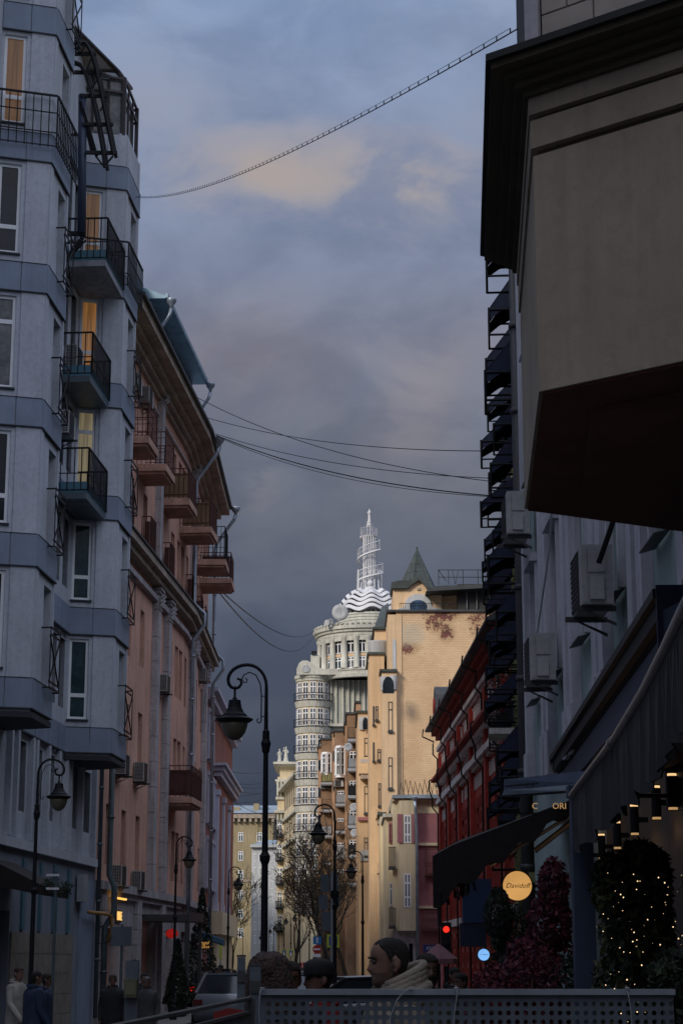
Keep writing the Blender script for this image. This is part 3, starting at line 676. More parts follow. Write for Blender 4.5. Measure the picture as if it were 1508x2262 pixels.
for F, a in ((F1, uP(54.9)), (F1, uP(58.9)), (F1, uP(62.8)), (F2, .3), (F2, 4.6), (F2, 7)):
    balcony(F, a, a+1.05, 14.45, .34, 1.1, 'slab', 'rustred', .12, th=.1, panel='rustred')
# flower box with a shrub on the low balcony
for nm, a, z, lab, s in (('p', uP(56.3), 5.0+.6, '', 1),): pass
ACS = [(F1, 372, 1530, 'air conditioner between the pale pilasters high on the salmon house', 1.0), (F1, 320, 1728, 'right-hand air conditioner of the middle pair on the salmon house', 1.05),
       (F1, 280, 1712, 'left-hand air conditioner of the middle pair on the salmon house', 1.05), (F1, 272, 1958, 'left-hand air conditioner just above the amber light strip', 1.05),
       (F1, 315, 1966, 'right-hand air conditioner just above the pale shop cornice', 1.0), (F1, 333, 897, 'air conditioner above the top salmon balcony, nearer the lintel', 1.0), (F1, 308, 868, 'air conditioner half hidden behind the grey house, under the brown eave', 1.0)]
for F, px, py, lab, s in ACS:
    u, z = pk.hit(px, py, .3); ac(F, u, z, lab, s)
u, z = pk.hit(462, 1420, .6); ac(F2, 8.0, 12.7, 'small air conditioner by the downpipe at the far corner of the salmon house', .9)
# entrance canopy, red lantern, lit letters
cp = thing('entrance_canopy', 'flat black entrance canopy on the salmon house', 'canopy', pk.root.matrix_basis @ Vector((uP(60.6), 0, 0)), LRZ)
mb = MB(); mb.box(0, 3.2, -1.5, -.05, 3.0, 3.2); mb.box(0, 3.2, -1.5, -1.45, 3.2, 3.28); link('roof', mb.mesh('roof', G['framed']), cp)
for x in (.1, 3.1): mb = MB(); mb.box(x-.05, x+.05, -1.45, -1.35, .13, 3.0); link('post', mb.mesh('post', G['framed']), cp)
rl = thing('red_lantern', 'glowing red lantern under the black entrance canopy', 'lantern', pk.root.matrix_basis @ Vector((uP(61.0), -.9, 2.62)), 0)
mb = MB(); mb.ball((0,0,0), .2, 12, 0, .75); link('shade', mb.mesh('shade', mat('red_lantern_paper', (.42,.012,.01), emit=.55)), rl)
mb = MB(); mb.tube([(0,0,.14), (0,0,.38)], .012, 5); link('cord', mb.mesh('cord', G['iron']), rl)
def text_mesh(s, size, m, depth=.01, font=None):
    c = bpy.data.curves.new('text', 'FONT'); c.body = s; c.size = size; c.extrude = depth; c.align_x = 'CENTER'; c.align_y = 'CENTER'; c.resolution_u = 2
    if font == 'i': c.shear = .35
    o = bpy.data.objects.new('text', c); COL.objects.link(o); dg = bpy.context.evaluated_depsgraph_get(); dg.update()
    me = bpy.data.meshes.new_from_object(o.evaluated_get(dg)); bpy.data.objects.remove(o); me.materials.clear(); me.materials.append(m); return me
def put_text(s, size, m, parent, loc, rz=0, depth=.01, font=None, name='lettering', tilt=pi/2):
    o = link(name, text_mesh(s, size, m, depth, font), parent, loc); o.rotation_euler = (tilt, 0, rz); return o
sg = thing('shop_sign', 'small lit amber letters on the pale stone shop front', 'sign', pk.root.matrix_basis @ Vector((uP(56.5), -.05, 3.05)), LRZ)
mb = MB(); mb.box(-.42, .42, .0, .048, -.17, .17); link('plate', mb.mesh('plate', G['framed']), sg)
put_text('LINE', .36, mat('amber_letters', (1,.55,.16), emit=1.3), sg, (0, -.015, 0))
# ================================================================== LEFT: brick red house with lilac pilasters, beyond the salmon one
X3 = F2.b.root.matrix_basis @ F2.T(L2, 0, 0)
b3 = Bld('apartment_building', 'brick red house with lilac white pilasters behind the salmon house', 'building', (X3.x, 80.3, 0), 0, True)
xa = X3.x
def pxX(px, py, Y): return at(px, py, Y).x
mb = MB(); mb.box(xa-9, xa+.0, 80.35, 100, 0, 12.6); mb.box(xa-4, pxX(479,1650,86)-.15, 84, 100, 10.5, 12.0); b3.put('wall', mb, G['brick2'])
xp = pxX(483, 1800, 86)
mb = MB(); mb.box(xa, xp-.12, 86, 100, 3.9, 9.6); mb.box(xa, xp-.15, 86.02, 100, 9.6, 10.3); b3.put('wall', mb, G['brick2'])
for k, Y in enumerate((86, 90.5, 95)):
    mb = MB(); mb.box(xp-.36, xp, Y-.15, Y+.45, 3.9, 9.0); mb.box(xp-.42, xp+.06, Y-.22, Y+.5, 9.0, 9.25); mb.box(xp-.40, xp+.04, Y-.2, Y+.5, 3.9, 4.3); b3.put('pilaster', mb, G['lilac'])
mb = MB(); mb.box(xa-.0, xp+.35, 85.5, 100, 10.3, 10.42); mb.box(xa, xp+.22, 85.7, 100, 10.08, 10.3); mb.box(xa, xp+.1, 85.85, 100, 9.85, 10.08); b3.put('cornice', mb, G['lilac'])
mb = MB(); mb.box(xa-.1, xa+.28, 80.4, 100, 12.6, 12.95); mb.box(xa-.1, xa+.5, 80.4, 100, 12.95, 13.1); b3.put('cornice', mb, G['lilac'])
fc = Face(b3, xa, 80.3, pi/2)
for j, z in enumerate((4.8, 7.5, 10.2)):
    for k in range(4 if j < 2 else 3):
        a = 1.0+k*1.35; window(fc, a, z, .7, 1.8, 'vs', 'lilac', 'glass', -.03)
        mb = fc.mb(); mb.box(a-.5, a-.37, -.1, -.003, z-.1, z+1.95); mb.box(a+.37, a+.5, -.1, -.003, z-.1, z+1.95); mb.box(a-.5, a+.5, -.12, -.003, z+1.95, z+2.1); b3.put('surround', mb, G['lilac'])
ff = Face(b3, xa, 86, 0); wd = xp-.36-xa
for z in (4.6, 7.1):
    if wd > .5: window(ff, wd/2+.02, z, min(.6, wd-.15), 1.6, 'us', 'lilac', 'glass', -.08)
mb = MB()
for k in range(3): mb.tube([(xa+.2+.3*math.cos(t*.5), 84.0+k*.02, 12.0+.35*abs(math.sin(t*.5+k))) for t in range(8)], .03, 4)
b3.put('ironwork', mb, G['iron'])
mb = MB(); mb.box(xa, xp+.25, 85.6, 98, 2.9, 3.88); mb.box(xa, xp+.0, 86.2, 98, 0, 2.9); b3.put('shop_wall', mb, G['cream'])
# ================================================================== FAR: street end
def X(px, py, Y): return at(px, py, Y).x
def Z(py, Y): return zat(py, Y)
def wbox(mb, px0, px1, py0, py1, Y, D, m=0, ref=None):
    r = ref or (py0+py1)/2
    return mb.box(X(px0, r, Y), X(px1, r, Y), Y, Y+D, Z(py1, Y), Z(py0, Y), m)
def wpart(b, name, px0, px1, py0, py1, Y, D, m, to0=False, ref=None):
    mb = MB(); r = ref or (py0+py1)/2; z0 = 0 if to0 else Z(py1, Y)
    mb.box(X(px0, r, Y), X(px1, r, Y), Y, Y+D, z0, Z(py0, Y)); return b.put(name, mb, G[m])
def wwin(b, px0, px1, py0, py1, Y, style='v', fm='white', g='glass', proud=.05, t=.05, ref=None):
    r = ref or (py0+py1)/2; x0, x1 = X(px0, r, Y), X(px1, r, Y); f = Face(b, 0, Y-proud, 0)
    return window(f, (x0+x1)/2, Z(py1, Y), x1-x0, Z(py0, Y)-Z(py1, Y), style, fm, g, 0, t=t)
yb = Bld('apartment_building', 'dull yellow block with a grey sheet roof closing the far end of the street', 'building', (-22, 320, 0), 0, True)
mb = MB(); mb.box(-52, X(603,1900,320), 320, 334, 0, Z(1808,320)); yb.put('wall', mb, G['yellow'])
mb = MB(); mb.box(-52, X(607,1900,320), 319.2, 334, Z(1808,320)+.01, Z(1798,320)); yb.put('cornice', mb, G['soffit'])
mb = MB()
for k in range(44): x = -52+k*.94; mb.box(x, x+.4, 319.3, 319.95, Z(1808,320)-.6, Z(1808,320)+.01)
tag(yb.put('bracket', mb, G['soffit']), kind='stuff')
mb = MB(); mb.prism([(-53, 319, Z(1797,320)), (-53, 327, Z(1772,320)), (-53, 335, Z(1797,320))], (53-10.8, 0, 0)); yb.put('roof', mb, G['roofgrey'])
for px0, px1, y0 in ((505,530,1783), (560,572,1775), (582,590,1778)): wpart(yb, 'roof_hut', px0, px1, y0, 1800, 322, 3, 'yellow')
wpart(yb, 'belt', 470, 604, 1943, 1948, 319.85, .15, 'soffit')
for py in (1849, 1891, 1933, 1977, 2020, 2061):
    for px in (500, 532, 573):
        wwin(yb, px-5.5, px+5.5, py-10, py+10, 320, 'uv', 'white', 'glass3', t=.09)
wf = Bld('apartment_building', 'narrow white house with rows of small windows beside the dull yellow block', 'building', (-15, 290, 0), 0, True)
mb = MB(); mb.box(X(556,1900,292), X(612,1900,292), 292, 304, 0, Z(1872,292)); wf.put('wall', mb, G['whitef'])
mb = MB(); mb.box(X(553,1900,292), X(612,1900,292), 291.4, 304, Z(1872,292), Z(1866,292)); wf.put('cornice', mb, G['whitef'])
mb = MB(); mb.prism([(X(554,1860,292), 292, Z(1866,292)), (X(585,1860,292), 296, Z(1852,292)), (X(612,1860,292), 296, Z(1852,292)), (X(612,1860,292), 292, Z(1866,292))], (0, 6, 0)); wf.put('roof', mb, G['roofgrey'])
for py in (1895, 1925, 1955, 1985, 2015, 2045, 2075):
    for px in (563, 575, 588, 600): wwin(wf, px-3, px+3, py-9, py+9, 292, 'v', 'white', 'glass3', t=.07)
fr_ = Bld('apartment_building', 'unseen row of plain houses behind the brick red house, added to shade the far street', 'building', (-12, 180, 0), 0, True)  # hidden left row, added so its shadow dims the lower far street
mb = MB(); mb.zprism([(-7.4, 104), (-19.8, 300), (-34, 300), (-20, 104)], 0, 17); fr_.put('wall', mb, G['cream'])
# ------------------------------------------------------------------ cream corner house with statues
sh = Bld('apartment_building', 'cream corner house with two rooftop statues and rows of shutters', 'building', (-8, 262, 0), 0, True)
mb = MB(); xl = X(612,1850,262); xr = X(664,1850,262); mb.box(xl, xr, 262, 275, 0, Z(1716,262)); mb.box(X(618,1700,262), xr, 262.3, 274, Z(1716,262), Z(1690,262)); sh.put('wall', mb, G['cream'])
for y0, y1, dx, dy in ((1684,1689,8,.9), (1689,1693,5,.5), (1722,1727,4,.4), (1760,1766,3,.3), (1790,1796,6,.7)):
    mb = MB(); mb.box(X(612-dx,y0,262), xr, 262-dy, 274, Z(y1,262), Z(y0,262)); sh.put('cornice', mb, G['creamw'])
for px in (613.5, 621, 629):
    for y0, y1 in ((1727,1758), (1796,1812)):
        mb = MB(); mb.box(X(px-2,y0,262), X(px+2,y0,262), 261.6, 262, Z(y1,262), Z(y0,262)); sh.put('pilaster', mb, G['creamw'])
for py in (1829, 1882, 1934, 1987, 2038):
    wwin(sh, 612, 623, py-17, py+17, 262, 'vul', 'white', 'glass3', t=.1)
    mb = MB(); x0, x1 = X(609,py,262), X(625,py,262); z = Z(py+18,262); mb.box(x0, x1, 261.2, 262, z-.25, z)
    for k in range(12): mb.box(x0+(x1-x0)*k/11-.03, x0+(x1-x0)*k/11+.03, 261.2, 261.26, z, z+.8)
    mb.box(x0, x1, 261.18, 261.28, z+.8, z+.88); sh.put('balcony', mb, G['iron'])
A_ = (X(627,1850,262), 262.0); B_ = (X(664,1850,236), 236.0)
fs = Face(sh, A_[0], A_[1], atan2(B_[1]-A_[1], B_[0]-A_[0])); fl = sqrt((B_[0]-A_[0])**2+(B_[1]-A_[1])**2)
mb = fs.mb(); mb.box(0, fl, 0, 8, 0, Z(1745,262)); sh.put('wall', mb, G['cream'])
for zz_, w_ in ((Z(1745,262), .9), (Z(1812,262), .35), (Z(1868,262), .3), (Z(1920,262), .3)):
    mb = fs.mb(); mb.box(0, fl, -w_, -.01, zz_-.35, zz_); sh.put('cornice', mb, G['creamw'])
for py in (1778, 1832, 1885, 1938, 1990):
    for k in range(9):
        a = 1.6+k*2.85; o = window(fs, a, Z(py+16,262), 1.0, 2.0, 'v', 'framed', 'glass', -.03)
st0 = None
for px, py, lab in ((617, 1681, 'left-hand pale stone statue on the cream house roof'), (631, 1680, 'right-hand, taller pale stone statue on the cream house roof')):
    b_ = at(px, py, 262); st = thing('statue', lab, 'statue', (b_.x, 263, b_.z+.0), .3 if px < 620 else -.2, 'statues on the cream roof')
    s = 1.0 if px < 620 else 1.15
    mb = MB(); mb.lathe([(.42,0), (.40,.1), (.34,.3), (.30,.7), (.27,1.05), (.21,1.25), (.27,1.5), (.29,1.65), (.13,1.76), (.09,1.82), (.14,1.9), (.15,2.02), (.10,2.15), (.02,2.2)], (0,0,0), 10)
    mb.tube([(.25,0,1.62), (.38,-.08,1.3), (.15,-.3,1.15)], [.08,.07,.05], 6); mb.tube([(-.25,0,1.62), (-.40,-.05,1.35), (-.42 if s == 1 else -.3,-.1,1.0 if s == 1 else 2.1)], [.08,.07,.05], 6)
    link('figure', mb.mesh('figure', G['creamw'], True), st)
    mb = MB(); mb.box(-.45,.45,-.45,.45,-.35,.0); link('plinth', mb.mesh('plinth', G['creamw']), st); st.scale = (s*.8, s*.8, s*.8)
# ------------------------------------------------------------------ round tower house
YT = 232.0
tw = Bld('tower_building', 'pale round tower house with colonnade, wavy white dome and white spiral spire', 'building', (X(812,2000,YT), YT, 0), 0, True)
CX = X(812, 1400, YT)
def zt(py): return Z(py, YT-5)
def ring(mb, cx, cy, r, z0, z1, n=36, m=0, a0=0, a1=2*pi):
    mb.lathe([(r, z0), (r, z1)], (cx, cy, 0), n, m)
mb = MB(); mb.lathe([(5.6, zt(1497)), (5.6, zt(1395))], (CX, YT, 0), 40); tw.put('wall', mb, G['creamg'])
for (r, a, b_) in ((6.35,1497,1490), (6.15,1490,1482), (6.3,1482,1478), (6.2,1405,1397), (6.45,1397,1391), (6.7,1391,1384), (6.3,1384,1378), (6.1,1416,1405)):
    mb = MB(); mb.lathe([(r, zt(a)), (r+.05, zt(b_))], (CX, YT, 0), 40); tw.put('cornice', mb, G['creamw'])
mb = MB()
for k in range(60):
    t = 2*pi*k/60; mb.box(CX+6.55*cos(t)-.12, CX+6.55*cos(t)+.12, YT+6.55*sin(t)-.12, YT+6.55*sin(t)+.12, zt(1381), zt(1376.5))
tag(tw.put('baluster', mb, G['creamw']), kind='stuff')
cols_px = (703, 713, 732, 758, 785, 812)
for px in cols_px:
    sx = (px-812)/FPX*.975*YT; sx = max(-6.0, sx); ang = math.acos(max(-1, min(1, sx/6.0))); cx, cy = CX+6.0*cos(ang), YT-6.0*sin(ang)
    mb = MB(); z0, z1 = zt(1478), zt(1407); mb.lathe([(.46, z0), (.46, z0+.2), (.36, z0+.25), (.33, z1-.5), (.36, z1-.45), (.48, z1-.05), (.48, z1)], (cx, cy, 0), 10); tw.put('column', mb, G['creamw'], smooth=True)
for px0, px1 in ((717,727), (737,752), (764,782), (790,806), (815,830)):
    for y0, y1, g in ((1413,1442,'glass'), (1451,1476,'glass2' if px0 > 760 else 'glass3')):
        pm = (px0+px1)/2; sx = (pm-812)/FPX*.975*YT; ang = math.acos(max(-1, min(1, sx/5.6))); wv = (px1-px0)/FPX*.975*YT/max(.35, sin(ang))
        f = Face(tw, CX+5.66*cos(ang), YT-5.66*sin(ang), pi/2-ang); window(f, 0, zt(y1), wv, zt(y0)-zt(y1), 'uv', 'white', g, 0, t=.09)
    mb = f.mb(); mb.box(-wv/2, wv/2, -.05, .05, zt(1450), zt(1444)); tw.put('panel', mb, G['orange'])
# lower body: flat front with tall pilasters, bow with glazed bays on the left corner
mb = MB(); mb.box(X(700,1700,229), X(840,1700,229), 229, 246, 0, Z(1500,229)); mb.box(X(690,1700,228.5), X(840,1700,228.5), 228.4, 229, Z(1500,228.5), Z(1493,228.5)); tw.put('wall', mb, G['creamg'])
for px in (731, 742, 757, 769, 780, 792, 804):
    wpart(tw, 'pilaster', px-1.8, px+1.8, 1502, 1600, 228.7, .29, 'creamw')
wpart(tw, 'belt', 722, 830, 1598, 1604, 228.5, .49, 'creamw')
BX = X(691,1700,229); BR = 1.95; BY = 229.3
mb = MB(); mb.lathe([(BR, 0), (BR, Z(1500,227.5))], (BX, BY, 0), 26); tw.put('bow', mb, G['cream'])
zb_ = lambda py: Z(py, 227.4)
for r, a, b_ in ((2.1,1503,1497), (2.25,1497,1490), (1.9,1490,1482)):
    mb = MB(); mb.lathe([(r, zb_(a)), (r+.05, zb_(b_))], (BX, BY, 0), 26); tw.put('cornice', mb, G['creamw'])
mb = MB(); mb.T = None
mb.prism([(X(px,1470,226.9), 226.9, Z(py,226.9)) for px, py in ((655,1490),(655,1478),(660,1465),(668,1459),(679,1459),(690,1466),(700,1474),(718,1478),(812,1480),(812,1490))], (0, .4, 0)); tw.put('parapet', mb, G['creamw'])
c_ = at(676, 1477, 226.85); mb = MB(lambda x, y, z: Vector((c_.x+x, 226.88-z, c_.z+y))); mb.lathe([(.46, 0), (.46, .08), (.36, .09), (.34, .05)], (0,0,0), 20); tw.put('medallion', mb, G['whitef'])
for py in (1525, 1583, 1641, 1699, 1757, 1815, 1872, 1928, 1984):
    z0 = zb_(py+19); z1 = zb_(py-19)
    for k in range(7):
        t = -pi/2+(k-3)*.46; f = Face(tw, BX+(BR+.02)*cos(t), BY+(BR+.02)*sin(t), t+pi/2); window(f, 0, z0, .72, z1-z0, 'ulv', 'white', 'glass2' if k in (3, 5) else 'glass', -.04, t=.07)
    mb = MB(); mb.lathe([(BR+.12, z0-.9), (BR+.3, z0-.25), (BR+.3, z0-.1), (BR+.1, z0-.05)], (BX, BY, 0), 26); tw.put('bay_apron', mb, G['creamw'])
    mb = MB(); pts = []
    for q in range(19):
        t = -pi/2+(q-9)*.18; x, y = BX+(BR+.38)*cos(t), BY+(BR+.38)*sin(t); pts.append((x, y, z0-.1)); mb.tube([(x, y, z0-.1), (x, y, z0+.75)], .025, 3)
    mb.tube([(x, y, z+.85) for x, y, z in pts], .05, 4); mb.tube(pts, .05, 4); tw.put('balcony_rail', mb, G['iron'])
wpart(tw, 'terrace_rail', 688, 700, 1438, 1446, 229, .1, 'iron'); wpart(tw, 'terrace', 686, 706, 1447, 1500, 229.2, 4, 'creamw')
# dome
DX = CX+.30
mb = MB(); mb.lathe([(4.0, zt(1384)), (4.0, zt(1350)), (3.9, zt(1347))], (DX, YT, 0), 40); tw.put('drum', mb, G['creamw'])
for k in range(5):
    mb = MB(); mb.lathe([(4.04, zt(1378)+k*.36), (4.07, zt(1378)+k*.36+.05), (4.04, zt(1378)+k*.36+.1)], (DX, YT, 0), 40); tw.put('course', mb, G['creamg'])
mb = MB(); mb.lathe([(3.6, zt(1350)), (3.3, zt(1330)), (2.6, zt(1311)), (1.3, zt(1297)), (.2, zt(1290))], (DX, YT, 0), 32); tw.put('dome_core', mb, mat('dark_dome_inside', (.05,.05,.055), .8))
for k in range(36):
    t0, t1 = 2*pi*k/36, 2*pi*(k+1)/36; mb = MB() if k == 0 else mb
    r0, r1 = 3.85, 3.75; za, zb2 = zt(1349), zt(1332)
    mb.tube([(DX+r0*cos(t0), YT+r0*sin(t0), za), (DX+r1*cos((t0+t1)/2), YT+r1*sin((t0+t1)/2), zb2), (DX+r0*cos(t1), YT+r0*sin(t1), za)], .035, 3)
tw.put('lattice', mb, G['frameg'])
def wave(mb, r0, z0, r1, z1, amp, ph, n=112, k=8):
    i0 = None; th = .09; fr = mb.add
    for j in range(n):
        t = 2*pi*j/n; w = amp*sin(k*t+ph); w2 = amp*.9*sin(k*t+ph+.15)
        i = mb.add([(DX+r0*cos(t), YT+r0*sin(t), z0+w), (DX+r1*cos(t), YT+r1*sin(t), z1+w2), (DX+(r1-.05)*cos(t), YT+(r1-.05)*sin(t), z1+w2+th), (DX+r0*cos(t), YT+r0*sin(t), z0+w+th)])
        if j == 0: first = i
        else:
            for q in range(4): mb.face((i0+q, i0+(q+1) % 4, i+(q+1) % 4, i+q))
        i0 = i
    for q in range(4): mb.face((i0+q, i0+(q+1) % 4, first+(q+1) % 4, first+q))
for r0, y0, r1, y1 in ((4.3,1341,4.15,1334), (3.95,1329,3.75,1322), (3.55,1317.5,3.3,1311), (3.05,1306,2.7,1300), (2.4,1296.5,1.9,1291)):
    mb = MB(); wave(mb, r0, zt(y0), r1, zt(y1), .26, 1.15); tw.put('wave_louvre', mb, G['purew'], smooth=False)
mb = MB(); mb.lathe([(2.0, zt(1300)), (1.6, zt(1292)), (.75, zt(1285)), (.62, zt(1283)), (.62, zt(1280))], (DX, YT, 0), 28); mb.ball((DX, YT, zt(1272)), .42, 14); tw.put('ball_finial', mb, G['purew'], smooth=True)
sp = thing('spiral_spire', 'white openwork spiral spire above the wavy dome', 'spire', (X(816,1285,YT+3), YT+3, zt(1296)))
mbc = MB(); mbc.tube([(0,0,0), (0,0,6.6)], [.30,.2], 10); link('core_tube', mbc.mesh('core_tube', G['purew'], True), sp)
SPX = 0; z_ = lambda py: zat(py, YT+3)-zt(1296)
mb = MB()
for k in range(16):
    t = 2*pi*k/16; mb.tube([(1.62*cos(t), 1.62*sin(t), 0), (1.45*cos(t), 1.45*sin(t), z_(1250+16*(k % 12)/12-25*((k+3) % 12)/12+20))], .095, 4)
    t += .2; mb.tube([(.82*cos(t), .82*sin(t), 0), (.78*cos(t), .78*sin(t), z_(1186))], .09, 4)
    if k % 3 == 0: mb.tube([(.42*cos(t), .42*sin(t), z_(1190)), (.34*cos(t), .34*sin(t), z_(1157))], .05, 4)
link('post', mb.mesh('post', G['purew']), sp)
mb = MB(); pts = []
for k in range(61):
    u = k/60; t = -2.4+u*2*pi*1.9; r = 1.85-.75*u; z = z_(1285)+u*(z_(1186)-z_(1285)); pts.append((r*cos(t), r*sin(t), z)); mb.tube([(r*cos(t), r*sin(t), z-.02), (r*cos(t), r*sin(t), z+1.15)], .026, 3)
mb.tube(pts, .14, 4); mb.tube([(x, y, z+1.15) for x, y, z in pts], .055, 4); mb.tube([(x, y, z+.6) for x, y, z in pts], .02, 3)
link('spiral_ramp', mb.mesh('spiral_ramp', G['purew']), sp)
mb = MB(); mb.lathe([(.85, z_(1187)), (.9, z_(1184)), (.5, z_(1184))], (0,0,0), 16)
for k in range(26): t = 2*pi*k/26; mb.tube([(.95*cos(t), .95*sin(t), z_(1186)), (.95*cos(t), .95*sin(t), z_(1167))], .016, 3)
mb.tube([(.95*cos(t*.25), .95*sin(t*.25), z_(1167)) for t in range(26)], .03, 4); link('gallery', mb.mesh('gallery', G['purew']), sp)
mb = MB(); mb.lathe([(.35, z_(1163)), (.38, z_(1160)), (.3, z_(1156)), (.36, z_(1155)), (.16, z_(1149)), (.2, z_(1146)), (.14, z_(1143)), (.17, z_(1140)), (.12, z_(1138)), (.25, z_(1134)), (.27, z_(1131)), (.1, z_(1129)), (.03, z_(1124))], (0,0,0), 12); link('needle', mb.mesh('needle', G['purew'], True), sp)
def dish(label, px, py, Y, r, rz=0, group='satellite dishes'):
    p = at(px, py, Y); t = thing('satellite_dish', label, 'satellite dish', (p.x, p.y, p.z), rz, group)
    mb = MB(lambda x, y, z: Vector((x, -z, y))); mb.lathe([(.02, -r*.18), (r*.5, -r*.12), (r*.85, -.02), (r, .03), (r, .06), (r*.5, -.05), (.02, -r*.12)], (0,0,0), 22); link('reflector', mb.mesh('reflector', G['whitef'], True), t)
    mb = MB(); mb.tube([(0, r*.2, 0), (0, r*.9, -r*.4), (0, r*.9, -r*1.2)], .05, 5); mb.tube([(0, -.02, -r*.9), (0, -r*.7, 0)], .02, 4); link('arm', mb.mesh('arm', G['frameg']), t)
dish('big pale satellite dish at the foot of the wavy dome', 751, 1353, 226, 1.0, .15)
dish('low pale satellite dish left of the big one, on the tower cornice', 731, 1374, 226.5, .42, .5)
dish('smallest pale dish at the left rim of the tower cornice', 722, 1376, 226.5, .38, -.6)
# ------------------------------------------------------------------ brown brick house
bb = Bld('apartment_building', 'brown brick house with stacked and glazed balconies between the tower and the apricot house', 'building', (0, 185, 0), 0, True)
blocks = [(703,737,1652,194,'brownl',12), (709,733,1634,190,'brown',4), (733,742,1618,186,'brownl',10), (739,764,1616,180,'brown',5), (762,770,1600,172,'brownl',10), (766,797,1578,166,'brown',8), (786,797,1553,164.5,'brownl',8)]
for px0, px1, py, Y, m, D in blocks:
    mb = MB(); mb.box(X(px0,1750,Y), X(px1,1750,Y), Y, Y+D, 0, Z(py,Y)); bb.put('wall', mb, G[m]); mb = MB(); mb.box(X(px0,1750,Y)-.15, X(px1,1750,Y)+.05, Y-.15, Y+D, Z(py,Y), Z(py,Y)+.18); bb.put('coping', mb, G['roofdark'])
def bwb(px0, px1, py, Y, D, slab='frameg', panel='frameg', h=1.0, glaz=None):
    x0, x1 = X(px0,py,Y), X(px1,py,Y); z = Z(py, Y-D); f = Face(bb, 0, Y, 0)
    if glaz:
        zt2 = Z(glaz, Y-D); mb = MB(); mb.zprism([(x0, Y), (x0+.1, Y-D*.7), (x0+.45, Y-D), (x1-.45, Y-D), (x1-.1, Y-D*.7), (x1, Y)], z-.2, z-.0); mb.zprism([(x0, Y), (x0+.1, Y-D*.7), (x0+.45, Y-D), (x1-.45, Y-D), (x1-.1, Y-D*.7), (x1, Y)], zt2, zt2+.15)
        o = bb.put('balcony', mb, G['white']); P2 = [(x0, Y), (x0+.1, Y-D*.7), (x0+.45, Y-D), ((x0+x1)/2, Y-D), (x1-.45, Y-D), (x1-.1, Y-D*.7)]
        mb = MB()
        for (x, y) in P2: mb.box(x-.055+bb.off.x*0, x+.055, y-.05, y+.05, z, zt2)
        for p, q in zip(P2, P2[1:]):
            for zz_ in (z+.05, z+.95, zt2-.45, zt2-.05): mb.tube([(*p, zz_), (*q, zz_)], .05, 4)
        bb.put('balcony_glazing_bars', mb, G['white']); mb = MB(); mb.zprism([(x0+.05, Y-.02), (x0+.15, Y-D*.68), (x0+.48, Y-D+.06), (x1-.48, Y-D+.06), (x1-.15, Y-D*.68), (x1-.05, Y-.02)], z, zt2-.0); bb.put('pane', mb, G['glass2'])
        return
    balcony(f, x0, x1, z, D, h, slab, 'iron', .16, th=.22, panel=panel, r=.02)
bwb(709.5, 733, 1707, 190, .9, glaz=1664); bwb(709.5, 733, 1728, 190, .9, panel='oliveb')
bwb(740, 763, 1712, 180, .9, glaz=1650)
for py, p in ((1775,'frameg'), (1835,'brown'), (1890,'frameg'), (1950,'brown')): bwb(741, 763, py, 180, .8, panel=p)
for py, p in ((1788,'brown'), (1845,'frameg'), (1905,'brown')): bwb(710, 733, py, 190, .8, panel=p)
for py, p in ((1632,'brown'), (1697,'frameg'), (1757,'iron'), (1823,'frameg'), (1888,'iron'), (1950,'brown')): bwb(768, 792, py, 166, 1.0, panel=p)
for px0, px1, Y, ys in ((735,739,185.9,(1670,1735,1800,1860)), (764,768,171.9,(1650,1715,1780,1845,1910)), (703,708,193.9,(1690,1750,1810))):
    for py in ys: wwin(bb, px0, px1, py-11, py+11, Y, 'u', 'framed', 'glass', t=.05)
for px0, px1, Y, ys in ((772,788,165.9,(1670,1735,1800,1865,1925)), (745,759,179.9,(1757,1818,1872,1930))):
    for py in ys: wwin(bb, px0, px1, py-10, py+12, Y, 'uv', 'white', 'glass', t=.06)
dish('round pale satellite dish at the top of the brown brick balconies', 769, 1650, 163.8, .36, .3)
dish('pale satellite dish in the middle of the brown brick balcony stack', 781, 1783, 164.5, .36, .2)
dish('lower pale satellite dish on the brown brick balcony stack', 782, 1840, 164.5, .34, .2)
fb = Face(bb, 0, 180, 0); ac(fb, X(748,1733,180), Z(1738,180), 'air conditioner below the glazed bay of the brown brick house', 1.1); fb = Face(bb, 0, 190, 0)
ac(fb, X(716,1735,190), Z(1743,190), 'left air conditioner under the yellow balcony of the brown brick house', 1.0); ac(fb, X(728,1735,190), Z(1743,190), 'right air conditioner under the yellow balcony of the brown brick house', 1.0)
# ================================================================== apricot house with a blank brick side wall
YO = 108.0
xA = X(875, 1500, YO)
PO = Vector((xA+3, YO, 0))
PATCHES = [(X(px,py,YO), Z(py,YO), rx, rz) for px, py, rx, rz in ((962,1378,.9,.8), (985,1395,.8,.8), (1072,1390,1.2,1.2), (1055,1370,.8,.7), (905,1430,.8,.6), (975,1360,1.6,.6))]
GPATCH = (X(905,1400,YO), Z(1400,YO))
G['brickwall'] = brickwall()
ob = Bld('apartment_building', 'tall apricot house with a blank painted brick side wall and green pyramid turret', 'building', tuple(PO), 0, True)
mb = MB(); mb.box(xA, xA+14, YO, YO+12, 0, Z(1352,YO)); ob.put('brick_side_wall', mb, G['brickwall'])
mb = MB(); mb.box(X(857,1500,YO), xA-.004, YO-.06, YO+11.9, 0, Z(1358,YO)); mb.box(xA-.0, xA+.32, YO-.06, YO-.002, 0, Z(1358,YO)); ob.put('corner_pier', mb, G['orange'])
mb = MB(); mb.box(X(855,1350,YO)-.05, xA+14, YO-.16, YO+12, Z(1351.8,YO), Z(1347.5,YO)); ob.put('coping', mb, G['roofdark'])
